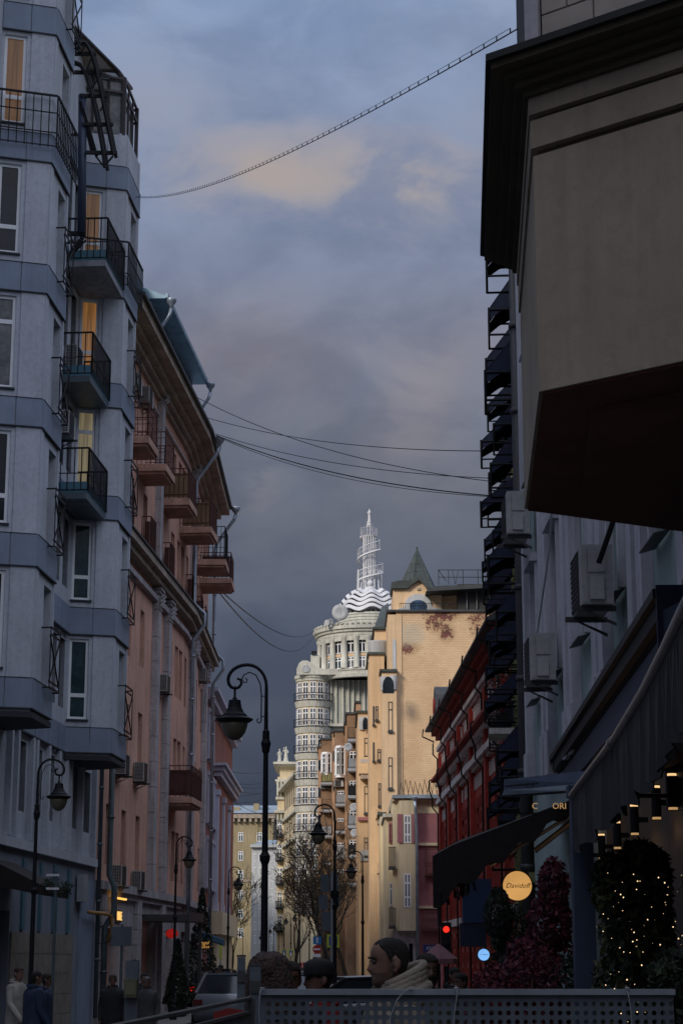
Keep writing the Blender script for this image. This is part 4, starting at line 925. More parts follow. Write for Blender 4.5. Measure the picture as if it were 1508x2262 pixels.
def oblk(px0, px1, py, Y, D, m='orange', cap=True, zb=0, nm='bay'):
    mb = MB(); x0, x1 = X(px0,1600,Y), X(px1,1600,Y); zt3 = Z(py,Y); mb.box(x0, x1, Y, Y+D, zb, zt3); o = ob.put(nm, mb, G[m])
    if cap: mb = MB(); mb.box(x0-.12, x1+.05, Y-.14, Y+D, zt3, zt3+.14); ob.put('coping', mb, G['roofgreen'])
    return o
oblk(843, 876, 1484, 107.55, 2.0); oblk(828, 858, 1390, 113, 8); oblk(815, 849, 1446, 111, 6); oblk(790, 822, 1575, 117, 8); oblk(800, 822, 1600, 118, 8, cap=False)
oblk(838, 850, 1800, 104.8, 3, 'cream')
# arched niche
mb = MB(); x0, x1 = X(866.5,1440,YO), X(874,1440,YO); zn0, zn1 = Z(1478,YO), Z(1420,YO)
pts = [(x0, YO-.1, zn0), (x1, YO-.1, zn0)]+[((x0+x1)/2+(x1-x0)/2*cos(t*pi/8), YO-.1, zn1+(x1-x0)/2*2.2*sin(t*pi/8)) for t in range(9)]
mb.prism(pts, (0, .035, 0)); ob.put('arched_niche', mb, G['whitef'])
# windows
for px0, px1, y0, y1, Y in ((857,867,1550,1614,107.55), (857,867,1673,1741,107.55), (857,867,1796,1850,107.55), (804,813,1630,1671,117), (804,813,1737,1796,117), (833,841,1655,1679,111), (835,841,1730,1780,111), (804,812,1850,1890,117), (823,827,1560,1600,111), (823,827,1640,1680,111), (829,835,1560,1590,111)):
    o = wwin(ob, px0, px1, y0, y1, Y, 'u', 'framed', 'glass', .02, t=.05); 
    mb = MB(); mb.box(X(px0-1,y1,Y), X(px1+1,y1,Y), Y-.15, Y-.002, Z(y1,Y)-.12, Z(y1,Y)-.0); ob.put('sill', mb, G['roofdark'])
for k, (px, py, Y) in enumerate(((848,1510,107.55), (868,1508,107.55), (800,1598,117), (815,1598,117))):
    mb = MB(); c = at(px, py, Y); mb.lathe([(.2, -.4), (.24, .1), (.22, .4)], (c.x, Y+.05, c.z), 12); ob.put('urn_balcony', mb, G['whitef'])
for px, py, Y, w_ in ((857,1520,106.6,.32), (807,1600,117,.17), (862,1600,108,0)):
    if not w_: continue
    mb = MB(); c = at(px, py, Y); mb.prism([(c.x-w_, Y-.35, c.z-.35), (c.x+w_, Y-.35, c.z-.35)]+[(c.x+w_*cos(t*pi/6), Y-.35, c.z+.1+w_*1.6*sin(t*pi/6)) for t in range(7)], (0, .045, 0)); ob.put('arched_opening', mb, G['glass'])
mb = MB(); c = at(841, 1432, 111); mb.lathe([(.62,-.65), (.66,-.6), (.62,.55), (.66,.62)], (c.x-.1, 112.4, c.z), 16); mb.lathe([(.4,-.65), (.42,.6)], (c.x+.65, 112.6, c.z), 12); ob.put('white_balcony', mb, G['whitef'], smooth=True)
mb = MB(); mb.prism([(X(828,1388,113)-.1, 112.85, Z(1392,113)), (X(861,1388,113), 112.85, Z(1392,113)), (X(861,1330,113), 117, Z(1325,116)), (X(845,1330,113), 117, Z(1335,116))], (0, 1.0, 0)); ob.put('mansard', mb, G['roofgreen'])
for px0, px1, y0, y1, Y, D in ((792,827,1676,1712,117,1.0), (829,842,1790,1810,111,.8), (832,845,1905,1930,111,.8)):
    mb = MB(); mb.box(X(px0,y0,Y), X(px1,y0,Y), Y-D, Y, Z(y1,Y), Z(y0,Y)); ob.put('box_balcony', mb, G['orange'])
    mb = MB(); mb.box(X(px0,y0,Y)+.1, X(px1,y0,Y)-.1, Y-D+.1, Y, Z(y1,Y)-.3, Z(y1,Y)-.002); ob.put('balcony_base', mb, G['soffit'])
    for k in range(7):
        xx = X(px0,y0,Y)+.1+k*(X(px1,y0,Y)-X(px0,y0,Y)-.3)/6.5; mb = MB(); mb.box(xx, xx+.07, Y-D-.02, Y-D-.002, Z(y0,Y)-.35, Z(y0,Y)-.12); ob.put('stud', mb, G['whitef'])
wpart(ob, 'belt', 790, 822, 1805, 1812, 116.8, .19, 'mauve'); wpart(ob, 'panel', 796, 818, 1878, 1902, 116.9, .09, 'whitef')
# attic storey with gable
YA = 112.0
mb = MB(); mb.prism([(X(px,1320,YA), YA, Z(py,YA)) for px, py in ((868,1350),(868,1301),(900,1301),(913,1290),(925,1283),(937,1290),(950,1306),(975,1306),(975,1350))], (0, 5, 0)); ob.put('attic', mb, G['orange'])
mb = MB()
gp = [(X(px,1300,YA), YA-.25, Z(py,YA)) for px, py in ((864,1301),(864,1288),(880,1284),(900,1284),(925,1276),(952,1300),(944,1306),(937,1294),(925,1283),(913,1290),(900,1301))]
mb.prism(gp, (0, 3, 0)); ob.put('attic_roof', mb, G['roofgreen'])
wpart(ob, 'attic', 975, 1014, 1296, 1350, 112.4, 4, 'orange'); wpart(ob, 'attic_cabin', 1010, 1150, 1290, 1349, 111.5, 5, 'char')
mb = MB(); mb.prism([(X(940,1300,110.5), 110.5, Z(1306,110.5)), (X(965,1300,110.5), 110.5, Z(1294,110.5)), (X(1150,1290,110.5), 110.5, Z(1288,110.5)), (X(1150,1290,110.5), 110.5, Z(1294,110.5))], (0, 7, 0)); ob.put('flat_roof', mb, G['roofdark'])
for px in (1030, 1052, 1080, 1100): wpart(ob, 'panel', px, px+.8, 1296, 1345, 111.3, .15, 'frameg')
zx = X(923,1300,116); zy0, zy1 = Z(1300,116), Z(1203,116)
for k in range(6):
    t0, t1 = pi*2*k/6+.28, pi*2*(k+1)/6+.28; R = 1.32
    for j in range(5):
        u0, u1 = j/5+.006, (j+1)/5
        q = [(zx+R*(1-u)*cos(t), 117+R*(1-u)*sin(t), zy0+(zy1-zy0)*u) for u, t in ((u0, t0+.02), (u0, t1-.02), (u1, t1-.02), (u1, t0+.02))]
        mb = MB(); n_ = Vector((cos((t0+t1)/2), sin((t0+t1)/2), .3))*-.06; mb.prism(q, tuple(n_)); ob.put('turret_roof_panel', mb, G['roofgreen'])
mb = MB(); mb.lathe([(R-.05, zy0-.8), (R-.08, zy0), (.01, zy1-.05)], (zx, 117, 0), 6); ob.put('turret_core', mb, G['roofdark']); mb = MB(); mb.ball((zx, 117, zy1+.03), .06, 8); ob.put('finial', mb, G['roofdark'])
f = Face(ob, 0, YA-.03, 0)
c = at(923, 1350, YA); r_ = X(943,1340,YA)-c.x
mb = MB(); z0 = Z(1350,YA); zc = Z(1338,YA)
o_ = [(c.x+1.55, z0), (c.x+1.55, zc-.25), (c.x+.85, zc-.1)]+[(c.x+.78*cos(t*pi/10), zc+.08+.62*sin(t*pi/10)) for t in range(11)]+[(c.x-.85, zc-.1), (c.x-1.25, zc-.25), (c.x-1.25, z0)]
mb.prism([(x, YA-.12, z) for x, z in o_], (0, .115, 0)); ob.put('arch_surround', mb, G['whitef'])
mb = MB(); o_ = [(c.x+.5, z0), (c.x+.5, zc)]+[(c.x+.5*cos(t*pi/10), zc+.32*sin(t*pi/10)) for t in range(1, 10)]+[(c.x-.5, zc), (c.x-.5, z0)]
mb.prism([(x, YA-.16, z) for x, z in o_], (0, .035, 0)); ob.put('arched_window', mb, mat('blue_window_glass', (.03,.07,.14), .15, var=.5, spec=.8))
mb = MB()
for x in (-.27, 0, .27): mb.box(c.x+x-.02, c.x+x+.02, YA-.2, YA-.165, z0, zc+.2)
mb.box(c.x-.5, c.x+.5, YA-.2, YA-.165, zc-.02, zc+.02); ob.put('window_bars', mb, G['navy'])
wpart(ob, 'vent', 921, 928, 1298, 1303, YA-.08, .078, 'soffit')
mb = MB()
xs_, xe_ = X(882,1345,YO), X(1010,1345,YO); zr = Z(1347,YO)
mb.tube([(xs_, YO+.2, zr+.42), (xe_, YO+.2, zr+.42)], .02, 4)
for k in range(34): x = xs_+(xe_-xs_)*k/33; mb.tube([(x, YO+.2, zr), (x, YO+.2, zr+.42)], .012, 3)
ob.put('parapet_rail', mb, G['iron'])
mb = MB(); Yr = 112; za, zb3 = Z(1291,Yr), Z(1259,Yr)
for z in (zb3, (za+zb3)/2): mb.tube([(X(968,1270,Yr), Yr, z), (X(1150,1270,Yr), Yr, z)], .025, 4)
for px in (968, 990, 1022, 1055, 1085, 1118): mb.tube([(X(px,1270,Yr), Yr, za), (X(px,1270,Yr), Yr, zb3)], .025, 4)
for a_, b_ in ((1005,998), (1005,1012), (1068,1063), (1068,1077), (1130,1124), (1130,1136)): mb.tube([(X(a_,1270,Yr), Yr, za), (X(b_,1270,Yr), Yr, zb3)], .02, 4)
mb.tube([(X(968,1259,Yr), Yr, zb3), (X(985,1290,Yr), Yr, za+.2)], .025, 4); ob.put('roof_rail', mb, G['iron'])
# ================================================================== low cream and mauve house
YM = 98.0
mv = Bld('apartment_building', 'low cream and mauve brick corner house with a grey tin roof', 'building', (X(940,2000,YM), YM, 0), 0, True)
xm0, xm1 = X(917,1900,YM), X(1000,1900,YM)+2
mb = MB(); mb.box(xm0, xm1, YM, YM+9, 0, Z(1797,YM)); mv.put('brick_wall', mb, G['mauve'])
mb = MB(); mb.box(xm0, xm1, YM-.01, YM+9, Z(1796.5,YM), Z(1770,YM)); mv.put('frieze', mb, G['cream'])
for y0, y1, w_, m in ((1765,1770,.3,'cream'), (1758,1765,.55,'roofgrey'), (1862,1868,.15,'cream'), (2001,2007,.15,'cream')):
    mb = MB(); mb.box(X(866,y0,YM) if y0 < 1800 else xm0, xm1, YM-w_, YM+9, Z(y1,YM), Z(y0,YM)); mv.put('belt', mb, G[m])
mb = MB(); mb.prism([(X(862,1757,YM), YM-.5, Z(1757.5,YM)), (xm1, YM-.5, Z(1757.5,YM)), (xm1, YM+4, Z(1738,YM)), (X(900,1757,YM), YM+4, Z(1742,YM))], (0, .6, .05)); mv.put('roof', mb, G['roofgrey'])
mb = MB(); mb.prism([(X(870,1900,YM), YM+.6), (X(885,1900,YM), YM-.5), (xm0+.02, YM-.5), (xm0+.02, YM+4), (X(870,1900,YM), YM+4)][:] and [(x, y, Z(2056,YM)) for x, y in ((X(868,1900,YM), YM+.8), (X(882,1900,YM), YM-.5), (xm0+.02, YM-.5), (xm0+.02, YM+4), (X(868,1900,YM), YM+4))], (0, 0, Z(1770,YM)-Z(2056,YM))); mv.put('bay', mb, G['cream'])
mb = MB(); mb.box(X(850,1900,YM+1.5), X(870,1900,YM+1.5), YM+1.2, YM+8, 0, Z(1800,YM)); mv.put('wall', mb, G['cream'])
mb = MB(); mb.box(X(845,1800,YM+1.5), X(872,1800,YM+1.5), YM+.9, YM+8, Z(1802,YM), Z(1794,YM)); mv.put('cornice', mb, G['creamw'])
wpart(mv, 'brick_panel', 858, 868, 1817, 1862, YM+1.1, .095, 'mauve'); wpart(mv, 'brick_panel', 877, 889, 1798, 1862, YM-.56, .055, 'mauve'); wpart(mv, 'brick_panel', 909, 915, 1798, 1862, YM-.56, .055, 'mauve')
for y0, y1 in ((1801,1862), (1930,2004)): wwin(mv, 892, 907, y0, y1, YM-.5, 'ulv', 'white', 'glass2', .03, t=.055)
for y0, y1 in ((1822,1860), (1950,2000)): wwin(mv, 860, 866, y0, y1, YM+1.15, 'u', 'white', 'glass', .05, t=.04)
for y0, y1, px0, px1, Y in ((1872,1930,936,978,YM), (2012,2052,930,985,YM)):
    mb = MB(); x0, x1 = X(px0,y0,Y), X(px1,y0,Y)+.6; z0, z1 = Z(y1,Y), Z(y0,Y); nb = 22
    for z in (z0, z1-.12, z1): mb.tube([(x0, Y-.45, z), (x1, Y-.45, z)], .022, 4)
    for k in range(nb):
        x = x0+(x1-x0)*k/(nb-1); mb.tube([(x, Y-.45, z0), (x, Y-.5, z0+.3), (x, Y-.45, z1)], .013, 3)
        mb.tube([(x+.0, Y-.46, z0+.3), (x+.07, Y-.46, z0+.42), (x, Y-.46, z0+.55)], .012, 3)
    mb.box(x0, x1, Y-.5, Y, z0-.12, z0-.02); mv.put('balcony', mb, G['rustred'])
for y0, y1 in ((1872,1915), (2006,2046)):
    mb = MB(); x0, x1 = X(858,y0,YM), X(873,y0,YM); z0, z1 = Z(y1,YM), Z(y0,YM)
    for z in (z0, z1): mb.tube([(x0, YM+.0, z), (x0+.1, YM-.35, z), (x1, YM-.2, z)], .025, 4)
    for k in range(9): q = k/8; mb.tube([(x0+(x1-x0)*q, YM-.3, z0), (x0+(x1-x0)*q, YM-.3, z1)], .016, 3)
    mb.box(x0, x1, YM-.35, YM+.9, z0-.12, z0-.02); mv.put('balcony', mb, G['framed'])
mb = MB(); xd = X(915,1900,YM); funnel(mb, (xd, YM-.72, Z(1768,YM)), .8); mb.tube([(xd, YM-.72, Z(1772,YM)), (xd+.05, YM-.62, Z(1790,YM)), (xd+.1, YM-.6, 8), (xd+.1, YM-.6, .3)], .085, 8); mv.put('drainpipe', mb, G['zinc'], smooth=True)
mb = MB(); wallh(mb, X(868,2090,YM), xm0, 0, Z(2056,YM), [(X(874,2090,YM), X(884,2090,YM), .1, 2.6), (X(890,2090,YM), X(898,2090,YM), .1, 2.6), (X(903,2090,YM), X(912,2090,YM), .1, 2.6)], .3, d0=YM+.1); mv.put('shop_wall', mb, G['pinkw'])
wpart(mv, 'shop_glass', 870, 914, 2060, 2118, YM+.4, .05, 'glass')
sn = thing('street_name_plate', 'dark blue street name plate on the mauve brick wall', 'sign', tuple(at(966, 2095, YM-.08)), 0)
mb = MB(); mb.box(-.72, .72, 0, .04, -.17, .17); link('plate', mb.mesh('plate', mat('enamel_blue', (.02,.05,.22), .4)), sn)
put_text('КУЗНЕЦКИЙ', .2, G['white'], sn, (.05, -.008, 0), depth=.003)
# thin wire hoops on the tin roof
mb = MB()
for k in range(9):
    px = 880+k*10.5; a_ = at(px, 1757, YM+1); mb.tube([(a_.x, YM+1, a_.z), (a_.x+.12, YM+1.1, a_.z+.65+.25*((k*3) % 4)/4), (a_.x+.3, YM+1.2, a_.z)], .02, 4)
mv.put('roof_hoops', mb, G['iron'])
# ================================================================== RIGHT: red brick house
def frame_of(pf, pn):         # frame running from the far point towards the camera; outward = street side
    return atan2(pn[1]-pf[1], pn[0]-pf[0]), sqrt((pn[0]-pf[0])**2+(pn[1]-pf[1])**2)
pf = (X(976,1900,91), 91.0); pn = (X(1132,1700,60), 60.0)
rz, RL = frame_of(pf, pn)
rb = Bld('apartment_building', 'dark red brick house with white stone cornices and black hooked downpipes', 'building', (*pf, 0), rz)
FR = Face(rb, 0, 0)
mb = MB(); mb.box(0, RL, .3, 12, 0, 12.4); rb.put('core', mb, G['redd'])
hs = []; nW = 14
for k in range(nW):
    c = 1.1+k*(RL-2.2)/(nW-1)
    hs += [(c-.42, c+.42, .5, 2.9), (c-.42, c+.42, 4.9, 7.6)]
mb = FR.mb(); wallh(mb, 0, RL, 0, 12.4, hs, .25); mb.box(-.01, 0, 0, .3, 0, 12.4); rb.put('wall', mb, G['redb'])
for i, h in enumerate(hs): window(FR, (h[0]+h[1])/2, h[2], h[1]-h[0], h[3]-h[2], 'vu', 'rustred', 'glass', .2)
for w_, z0, z1, m in ((.12,11.35,11.45,'stonew'), (.22,11.47,11.66,'stonew'), (.1,9.35,9.4,'stonew'), (.26,9.78,9.96,'stonew'), (.5,10.0,10.12,'redd'), (.14,8.78,8.88,'stonew'), (.28,8.92,9.14,'stonew'), (.25,12.0,12.2,'redd'), (.45,12.2,12.4,'redd'), (.75,12.4,12.5,'roofdark'), (.1,3.2,3.5,'stonew')):
    mb = FR.mb(); mb.box(-.05, RL, -w_, -.002, z0, z1); rb.put('cornice', mb, G[m])
for k in range(42):
    a = .5+k*(RL-.9)/41
    if k % 6 == 5: continue
    mb = FR.mb(); mb.box(a-.11, a+.11, -.05, -.003, 10.75, 11.2); mb.box(a-.15, a+.15, -.07, -.051, 11.12, 11.2); rb.put('lintel_block', mb, G['stonew'])
    mb = FR.mb(); mb.box(a-.09, a+.09, -.06, -.003, 9.42, 9.7); rb.put('dentil', mb, G['stonew'])
    mb = FR.mb(); mb.box(a-.12, a+.12, -.05, -.003, 8.1, 8.6); rb.put('lintel_block', mb, G['stonew'])
mb = FR.mb()      # relief brickwork: raised vertical ribs and little arches
for k in range(int(RL/.4)):
    a = .2+k*.4
    mb.box(a-.07, a+.07, -.05, -.002, 10.15, 10.74); mb.box(a-.06, a+.06, -.05, -.002, 3.5, 4.8)
    for j in range(5): mb.box(a-.12+.2*(j % 2), a+.0+.2*(j % 2), -.045, -.002, 4.95+j*.6, 5.35+j*.6)
    for j in range(4): mb.box(a-.12+.2*(j % 2), a+.0+.2*(j % 2), -.045, -.002, .5+j*.6, .9+j*.6)
tag(rb.put('relief_brickwork', mb, G['redd']), kind='stuff')
for a in (0.35, 5.6, 11.2, 17, 23, 29):
    if a > RL: break
    mb = FR.mb(); mb.box(a+.15, a+.75, -.18, -.003, 3.5, 11.3); rb.put('pilaster', mb, G['redb'])
    dpipe(FR, [(a, -.85, 12.5), (a, -.9, 12.15), (a, -.35, 11.9), (a, -.4, 11.8), (a, -.4, 11.3), (a, -.2, 11.1), (a, -.2, 10.3), (a, -.6, 10.05), (a, -.6, 9.6), (a, -.45, 9.2), (a, -.45, 8.8), (a, -.2, 8.5), (a, -.2, .3)], .038, 'iron', n=6)
mb = FR.mb(); mb.prism([(0, -.75, 12.5), (0, 3.5, 14.6), (0, 3.5, 12.5)], (RL, 0, 0)); rb.put('roof', mb, G['roofdark'])
mb = MB(); 
for a, s in ((3.2, 1.0),):
    mb = FR.mb(); mb.prism([(a+x*s, -.5, 12.5+z*s) for x, z in ((-1.1,0),(-1.1,.5),(-.8,.75),(-.7,1.2),(-.35,1.55),(0,1.65),(.35,1.55),(.7,1.2),(.8,.75),(1.1,.5),(1.1,0))], (0, 2.4, 0)); rb.put('attic_gable', mb, G['roofdark'])
    mb = FR.mb(); mb.prism([(a+.42*cos(t*pi/6)*s, -.56, 13.2+.42*sin(t*pi/6)) for t in range(12)], (0, .055, 0)); rb.put('round_window', mb, G['redd'])
mb = FR.mb()
for k in range(int(RL/.55)): a = 6+k*.55; mb.tube([(a, -.2, 12.75), (a, -.2, 13.35)], .016, 3) if a < RL else None
mb.tube([(6, -.2, 13.35), (RL, -.2, 13.35)], .022, 4); mb.tube([(6, -.2, 13.05), (RL, -.2, 13.05)], .016, 4); rb.put('roof_rail', mb, G['iron'])
# ================================================================== RIGHT: olive rusticated house with navy window awnings
pf = (X(1131,1500,57.5), 57.5); pn = (X(1186,1500,29.8), 29.8); rz, DL = frame_of(pf, pn)
db = Bld('apartment_building', 'olive yellow rusticated house with rows of navy canvas window awnings', 'building', (*pf, 0), rz)
FD = Face(db, 0, 0)
cols = [1.5+k*3.1 for k in range(9)]; rowsz = [(3.9,5.7), (7.1,8.9), (10.3,12.1), (12.9,14.3)]
hs = [(c-.5, c+.5, a, b_) for c in cols for a, b_ in rowsz]
mb = FD.mb(); wallh(mb, 0, DL, 0, 15.2, hs, .25); mb.box(0, DL, .3, 12, 0, 15.2); mb.box(DL, DL+.02, 0, .3, 0, 15.2); db.put('wall', mb, G['oliveb'])
for h in hs: window(FD, (h[0]+h[1])/2, h[2], 1.0, h[3]-h[2], 'vu', 'framed', 'glass', .2)
for k in range(10):       # rusticated piers, block by block
    a = (cols[k-1]+cols[k])/2 if 0 < k < 9 else (.35 if k == 0 else DL-.4)
    for j in range(24):
        z = 3.2+j*.48
        mb = FD.mb(); mb.box(a-.36, a+.36, -.06, -.002, z, z+.42); db.put('stone', mb, G['oliveb'])
mb = FD.mb(); mb.box(-.1, DL+.05, -.08, -.003, 15.0, 15.2); mb.box(-.1, DL+.05, -.1, 12, 15.202, 15.3); mb.box(0, DL, -.2, -.003, 3.0, 3.15); db.put('cornice', mb, G['oliveb'])
mA = MB(); mB = MB()
mA.hexa([(-.62,0,.95),(.62,0,.95),(.62,0,.98),(-.62,0,.98),(-.62,-.62,.18),(.62,-.62,.18),(.62,-.60,.22),(-.62,-.60,.22)])
mA.box(-.62, .62, -.625, -.61, -.30, .18)
for s in (-1, 1): mA.prism([(s*.62, -.0, .95), (s*.62, -.61, .18), (s*.62, -.61, -.02), (s*.62, -.42, .12), (s*.62, -.2, .22), (s*.62, -.0, .55)], (-.012*s, 0, 0))
for s in (-1, 1):
    mB.tube([(s*.63, 0, .16), (s*.63, -.63, .16)], .022, 5); mB.tube([(s*.63, 0, -.30), (s*.63, -.63, -.30)], .022, 5); mB.tube([(s*.63, -.63, .18), (s*.63, -.63, -.30)], .024, 5)
mB.tube([(-.64, -.63, .18), (.64, -.63, .18)], .026, 5); mB.tube([(-.64, -.63, -.30), (.64, -.63, -.30)], .02, 5)
meA = mA.mesh('awning', G['awnblue']); meB = mB.mesh('awning_frame', G['iron'])
rr = random.Random(3)
def awn(F, a, z, s=1.0, d=0):
    o = link('awning', meA, F.b.root, F.T(a, -.04+d, z), F.ang); link('awning_frame', meB, o); o.scale = (s*.60, s*rr.uniform(.7, 1.15), s*rr.uniform(.68, .98)); return o
for ci, c in enumerate(cols):
    for ri, (a_, b_) in enumerate(rowsz):
        awn(FD, c, b_-.72-(.35 if rr.random() < .25 else 0), 1.12)
dpipe(FD, [(DL-.18, -.22, 15), (DL-.18, -.22, .3)], .10, 'framed')
dpipe(FD, [(DL-.55, -.15, 15), (DL-.55, -.15, .3)], .05, 'iron')

mb = FD.mb(); mb.box(6.5, 8.1, -.75, -.02, 7.55, 7.7); o = db.put('balcony', mb, G['stonew']); mb = FD.mb(); railing(mb, FD, 6.55, 8.05, 7.7, 1.0, .7, .14, .012); link('railing', mb.mesh('railing', G['iron']), o)
mb = FD.mb()
for k in range(160): a = rr.uniform(6.5, 8.1); z = rr.uniform(7.8, 9.6); mb.tube([(a, -.4+rr.uniform(-.3,.3), z), (a+rr.uniform(-.3,.3), -.4+rr.uniform(-.3,.3), z+rr.uniform(-.3,.3))], .012, 3)
db.put('climbing_plant', mb, mat('bare_vine', (.04,.028,.02), .9))
# ================================================================== RIGHT: lilac grey and mint house
pf = (2.95, 29.5); pn = (2.95, 12.2); rz, WL = frame_of(pf, pn)
wb = Bld('apartment_building', 'lilac grey house with mint window bays behind the two air conditioners', 'building', (*pf, 0), rz)
FW = Face(wb, 0, 0); uW = lambda Y: 29.5-Y
hs = [(uW(Y)-.36, uW(Y)+.36, z, z+1.9) for Y in (28.2, 25.4, 22.6, 19.8, 17.0, 14.4) for z in (5.6, 9.0, 12.4)]
mb = FW.mb(); wallh(mb, 0, WL, 0, 16, hs, .3); mb.box(0, WL, .35, 10, 0, 16); mb.box(-.02, 0, 0, .35, 0, 16); wb.put('wall', mb, G['mint'])
for h in hs:
    window(FW, (h[0]+h[1])/2, h[2], .72, 1.9, 'v', 'white', 'glass3', .22)
    mb = FW.mb(); c = (h[0]+h[1])/2; mb.box(c-.5, c+.5, -.16, -.003, h[3]+.12, h[3]+.24); mb.box(c-.45, c-.36, -.08, -.003, h[2], h[3]+.11); mb.box(c+.36, c+.45, -.08, -.003, h[2], h[3]+.11); wb.put('surround', mb, G['greyw'])
    mb = FW.mb(); mb.prism([(c-.42, -.17, h[2]-.06), (c+.42, -.17, h[2]-.06), (c+.42, -.02, h[2]-.02), (c-.42, -.02, h[2]-.02)], (0, 0, .015)); wb.put('sill', mb, G['framed'])
for Y in (29.2, 26.8, 26.2, 24.0, 23.4, 21.2, 20.6, 18.4, 17.8, 15.6, 15.0):
    mb = FW.mb(); mb.box(uW(Y)-.17, uW(Y)+.17, -.12, -.002, 4.3, 16); mb.box(uW(Y)-.2, uW(Y)+.2, -.15, -.121, 4.3, 4.9); wb.put('pilaster', mb, G['greyw'])
ac(FW, uW(28.0), 8.0, 'air conditioner tucked under the beige oriel, half hidden', 1.15, d=-.12); r1 = ac(FW, uW(19.4), 5.35, 'upper air conditioner seen from its side, on the lilac grey wall under the oriel', 1.1, d=-.16); r2 = ac(FW, uW(25.1), 5.4, 'lower air conditioner with loose cables on the lilac grey wall', 1.1, d=-.12)
mb = FW.mb(); mb.tube([(uW(19.0), -.2, 8.4), (uW(18.7), -.16, 7.0), (uW(18.6), -.2, 6.2), (uW(18.85), -.35, 5.75)], .03, 6); wb.put('pipe_lagging', mb, G['iron'])
mb = FW.mb(); mb.tube([(uW(24.5), -.14, 8), (uW(25.0), -.16, 7.2), (uW(25.8), -.25, 6.3), (uW(26.1), -.4, 5.65)], .014, 5); wb.put('cable', mb, G['tie'])
# stepped dark shop cornice with blue end board
pf = at(1196, 1703, 28); pn = at(1446, 1300, 13.9); rz2, CL = frame_of(pf, pn)
sc_ = thing('shop_cornice', 'stepped charcoal shop cornice with a blue grey fascia under the lilac grey house', 'cornice', (pf.x, pf.y, 0), rz2)
zc = pf.z; zn = pn.z; kz = (zn-zc)/CL
def sheared(u, y, z): return Vector((u, y, z+kz*u))
for y0, y1, z0, z1, m in ((-.02,.6,-.07,0,'char'), (.03,.6,-.2,-.071,'char'), (.10,.6,-.24,-.201,'hole'), (.12,.6,-.52,-.241,'shopblue'), (.16,.6,-.60,-.521,'char'), (.24,.6,-.78,-.601,'char'), (.32,.6,-.98,-.781,'char'), (.40,.6,-1.3,-.981,'hole')):
    mb = MB(sheared); mb.box(0, CL, y0, y1, zc+z0, zc+z1); link('moulding', mb.mesh('moulding', G[m]), sc_)
mb = MB(sheared); mb.box(CL+.0, CL+.04, .0, .62, zc-1.1, zc+.02); link('end_board', mb.mesh('end_board', G['shopblue']), sc_)
# ================================================================== RIGHT: beige oriel house, nearest
nb = Bld('apartment_building', 'beige rendered oriel corner with a dark underside, nearest on the right', 'building', (2.5, 11, 0), 0, True)
A = Vector((1.125, 10.4)); C = Vector((1.315, 13.3)); dAB = Vector((.69, -.55)).normalized(); B = A+dAB*3.6; D = Vector((2.55, 14.0)); E = Vector((5.5, 15.6))
def off(p, q, r, w):     # offset corner q outward by w for polygon ...p,q,r...
    d1 = (q-p).normalized(); d2 = (r-q).normalized(); n1 = Vector((-d1.y, d1.x)); n2 = Vector((-d2.y, d2.x)); m = (n1+n2).normalized(); return q+m*(w/max(.3, m.dot(n1)))
def poly(w):
    return [B+Vector((-dAB.y*-1, dAB.x*-1))*w*0+Vector((dAB.y, -dAB.x))*w*1.0 if False else B+Vector((-.623, -.783))*w, off(B, A, C, -w) if False else A+Vector((-.84, -.56))*w*1.25, C+Vector((-.95, .25))*w*1.1, D+Vector((-.3, .95))*w, E, Vector((6, 9))]
def ring_(z0, z1, w, m, nm):
    mb = MB(); mb.zprism([(p.x, p.y) for p in poly(w)], z0, z1); return nb.put(nm, mb, G[m])
ring_(5.0, 6.44, .0, 'beige', 'wall')
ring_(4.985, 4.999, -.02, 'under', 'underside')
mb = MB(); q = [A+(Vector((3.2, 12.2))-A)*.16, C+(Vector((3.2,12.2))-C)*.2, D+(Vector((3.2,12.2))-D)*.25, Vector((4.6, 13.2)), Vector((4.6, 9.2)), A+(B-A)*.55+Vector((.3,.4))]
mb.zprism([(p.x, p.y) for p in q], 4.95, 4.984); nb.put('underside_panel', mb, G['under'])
ring_(6.45, 6.48, -.03, 'olive', 'groove'); ring_(6.485, 6.66, .012, 'beige', 'band'); ring_(6.665, 6.69, -.02, 'olive', 'groove'); ring_(6.695, 6.80, .02, 'beige', 'band')
ring_(6.801, 6.84, .05, 'olive', 'cornice'); ring_(6.841, 6.88, .10, 'olive', 'cornice'); ring_(6.881, 6.915, .16, 'olive', 'cornice'); ring_(6.916, 6.955, .24, 'olive', 'cornice'); ring_(6.956, 7.0, .27, 'char', 'cornice')
mb = MB(); Pp = poly(-.02); mb.zprism([(p.x, p.y) for p in Pp], 7.0, 13); nb.put('upper_core', mb, G['joint'])
nrm = Vector((-.623, -.783))
for j in range(6):           # tiles of the upper wall, one by one
    for k in range(7):
        a = .09+k*.36-(.18 if j % 2 else 0); a2 = min(a+.348, 3.5); a = max(a, .09)
        z = 7.02+j*.30; p0 = A+dAB*a+nrm*-.02; p1 = A+dAB*a2+nrm*-.02
        mb = MB(); mb.prism([(p0.x, p0.y, z), (p1.x, p1.y, z), (p1.x, p1.y, z+.288), (p0.x, p0.y, z+.288)], (nrm.x*.03, nrm.y*.03, 0)); nb.put('tile', mb, G['tilew'])
mb = MB(); p0 = A-dAB*.02; p1 = A+dAB*.075; mb.prism([(p0.x, p0.y, 7.0), (p1.x, p1.y, 7.0), (p1.x, p1.y, 13), (p0.x, p0.y, 13)], (nrm.x*.03, nrm.y*.03, 0)); nb.put('corner_strip', mb, G['greyw'])
mb = MB(); mb.zprism([(2.62, 9.0), (2.62, 12.6), (2.9, 14.6), (6, 15.4), (6, 9)], 0, 5.0-.02); nb.put('lower_wall', mb, G['beige'])
